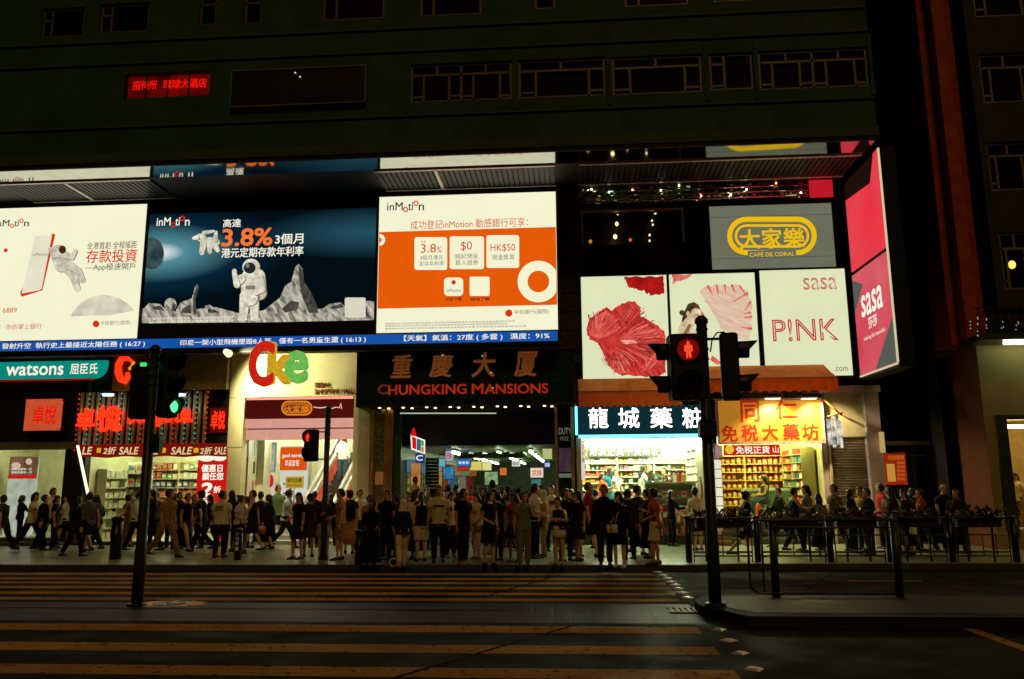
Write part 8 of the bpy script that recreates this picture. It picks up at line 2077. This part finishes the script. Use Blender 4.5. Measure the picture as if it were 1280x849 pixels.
person(1186, ('g', 690), 1.74, 20, 'bald man in a black shirt in the dark at the right', 'stand', ('down', 'hold'), 'bald', ('tee', (40, 36, 26)), ('trousers', K), sk=1)
person(1202, ('g', 692), 1.66, 330, 'person in brown standing beside the bald man in the dark', 'stand', ('hold', 'down'), 'short', ('long', (70, 56, 30)), ('trousers', K), sk=1)
person(1277, YF - .6, 1.5, 300, 'small dim figure in a white top at the window on the right edge', 'stand', top=('tee', (226, 206, 160)), bot=('trousers', (150, 120, 80)), fem=True, hair='bob', z0=PZ + .5)
# ---- more of the crowd
for a in (
 (36, ('g', 688), 1.64, 90, 'woman in a pale yellow blouse walking right before the left poster', 'walk', ('sf', 'sb'), 'pony', ('tee', (200, 190, 140)), ('trousers', DK), True),
 (108, ('g', 691), 1.70, 240, 'man in a grey T-shirt walking left by the dark column', 'walk', ('sb', 'sf'), 'short', ('tee', (90, 90, 80)), ('shorts', DK), False),
 (170, YF - 2.4, 1.68, 85, 'man in a white shirt passing behind the left signal pole', 'step', ('sf', 'sb'), 'short', ('long', (206, 206, 190)), ('trousers', K), False),
 (214, YF - 1.2, 1.60, 190, 'shopper in a pale green top facing the make-up shelves', 'stand', ('hold', 'hold'), 'long', ('tee', (170, 196, 160)), ('trousers', DK), True),
 (252, YF - 2.6, 1.70, 265, 'man in a black cap left of the sale poster', 'walk', ('sf', 'sb'), 'cap', ('tee', (40, 40, 36)), ('trousers', K), False),
 (314, ('g', 690), 1.66, 285, 'man in a dark vest with bare arms before the hall notices', 'step', ('sb', 'sf'), 'short', ('tank', (30, 28, 26)), ('shorts', DK), False),
 (357, YF - 1.4, 1.68, 95, 'man in a light blue shirt before the orange breakfast poster', 'walk', ('sf', 'sb'), 'short', ('long', (150, 170, 180)), ('trousers', DK), False),
 (385, ('g', 696), 1.60, 190, 'woman in a brown dress seen from behind left of the small signal', 'stand', ('hold', 'hold'), 'bun', ('dress', (70, 46, 34)), ('skirt', K), True),
 (448, YF - 2.2, 1.70, 60, 'man in a white T-shirt behind the woman in the tan shawl', 'stand', ('down', 'down'), 'short', ('tee', (206, 190, 160)), ('trousers', K), False),
 (509, YF - 2.4, 1.66, 330, 'man in a checked brown shirt behind the white headscarf', 'stand', ('hold', 'down'), 'short', ('long', (110, 80, 50)), ('trousers', K), False),
 (526, ('g', 702), 1.62, 200, 'woman in a black top and pale shorts left of the grey T-shirt man', 'ease', ('hold', 'down'), 'pony', ('tank', (24, 24, 24)), ('shorts', (190, 176, 150)), True),
 (563, ('g', 697), 1.64, 20, 'woman in a cream blouse between the grey and black T-shirts', 'stand', ('phone', 'hold'), 'long', ('tee', (196, 180, 140)), ('trousers', DK), True),
 (622, ('g', 701), 1.68, 210, 'man in a dark blue shirt seen from behind right of the black dress', 'stand', ('down', 'down'), 'short', ('tee', (30, 40, 60)), ('trousers', K), False),
 (643, ('g', 702), 1.60, 340, 'woman in a red-brown top between the olive overalls and the grey-green man', 'stand', ('hold', 'hold'), 'bob', ('tee', (140, 60, 44)), ('skirt', K), True),
 (690, YF - 2.6, 1.72, 15, 'man in a light T-shirt behind the woman with folded arms', 'stand', ('down', 'down'), 'short', ('tee', (190, 180, 160)), ('trousers', DK), False),
 (724, ('g', 701), 1.66, 320, 'woman in a dark floral dress left of the red polo shirt', 'ease', ('hold', 'down'), 'long', ('dress', (60, 40, 40)), ('skirt', K), True),
 (745, YF - 1.6, 1.68, 200, 'man in a pale shirt looking into the white pharmacy', 'stand', ('down', 'hold'), 'short', ('tee', (190, 190, 170)), ('trousers', K), False),
 (840, YF - 1.0, 1.62, 110, 'woman in black near the red-shelved stand', 'stand', ('reach', 'hold'), 'bob', ('long', (24, 24, 26)), ('trousers', K), True),
 (978, YF - 1.2, 1.70, 270, 'man in a dark jacket before the green counter', 'walk', ('sf', 'sb'), 'short', ('jacket', (34, 34, 34)), ('trousers', K), False),
 (1146, ('g', 689), 1.64, 95, 'person in grey walking right before the green tarpaulin', 'step', ('sf', 'sb'), 'bob', ('long', (60, 60, 54)), ('trousers', K), True)):
    pr = person(a[0], a[1], a[2], a[3], a[4], a[5], a[6], a[7], a[8], a[9], a[10], sk=a[0] % 4, vox=.018)
    if a[0] == 563: phone(pr, 'phone glowing pale blue in the hand of the woman in the cream blouse', -1, glow((170, 210, 220), 1.4))
# wheeled trolley with a ring wheel beside the white headscarf
p = G(492, 709, PZ); zt = P(492, 655, p.y).z
tr = thing('walking_wheel', 'thin upright pole with a pale ring wheel at the kerb beside the white headscarf', 'trolley', (p.x, p.y, PZ))
b = MB(); b.tube([(p.x, p.y, PZ + .12), (p.x, p.y, zt)], .012, 8); b.build('shaft', M_steel, tr)
b = MB(); b.tube([(p.x + .085 * math.cos(R(15 * k_)), p.y - .03, PZ + .105 + .085 * math.sin(R(15 * k_))) for k_ in range(25)], .016, 8); b.build('ring_wheel', mat((220, 210, 180), .4), tr)
b = MB(); b.disc((p.x, p.y - .02, PZ + .105), .07, (0, 1, 0), .03, 20); b.build('hub', M_black, tr)
b = MB(); b.tube([(p.x - .05, p.y, zt), (p.x + .05, p.y, zt)], .016, 8); b.build('handle', M_black, tr)

# ------------------------------------------------------------------ close the bodies and clothes into single skins
bpy.context.view_layer.update()
dg = bpy.context.evaluated_depsgraph_get()
done = []; DROP = []; NEW = []
for ob, fin_, wr in JOBS:
    done.append((ob, fin_, wr, bpy.data.meshes.new_from_object(ob.evaluated_get(dg))))
for ob, fin_, wr, me in done:
    old = ob.data; mats_ = [m_ for m_ in old.materials]
    if wr:
        sd_ = hash(ob.name) % 50 if False else len(me.vertices) % 50
        nv = len(me.vertices); nr = [0.0] * (3 * nv); me.vertices.foreach_get('normal', nr); co = [0.0] * (3 * nv); me.vertices.foreach_get('co', co)
        for i in range(nv):
            x_, y_, z_ = co[3 * i:3 * i + 3]
            n_ = noise.noise(Vector((x_ * 9 + sd_, y_ * 9, z_ * 5))) + .6 * noise.noise(Vector((x_ * 22, y_ * 22 + sd_, z_ * 12)))
            for q in range(3): co[3 * i + q] += nr[3 * i + q] * wr * n_
        me.vertices.foreach_set('co', co); me.update()
    if fin_:
        vs = [tuple(v.co) for v in me.vertices]; fs = [tuple(q.vertices) for q in me.polygons]; o_ = len(vs); n1 = len(fs)
        vs += [tuple(v) for v in fin_.v]; fs += [tuple(i + o_ for i in f) for f in fin_.f]
        m2 = bpy.data.meshes.new('body'); m2.from_pydata(vs, [], fs)
        m2.polygons.foreach_set('material_index', [0] * n1 + fin_.m); m2.polygons.foreach_set('use_smooth', [True] * len(fs))
        DROP.append(me); me = m2
        for m_ in mats_: me.materials.append(m_)
    DROP.append(old); DROP.append(ob)
    nm_ = ob.name; ob.name = 'spent'
    me.name = nm_.split('.')[0]
    NEW.append((nm_, me, ob.parent))
bpy.data.batch_remove(DROP)
for nm_, me, par in NEW:
    o = bpy.data.objects.new(nm_, me); C.objects.link(o); o.parent = par
bpy.data.scenes.remove(LETTER_SCENE)
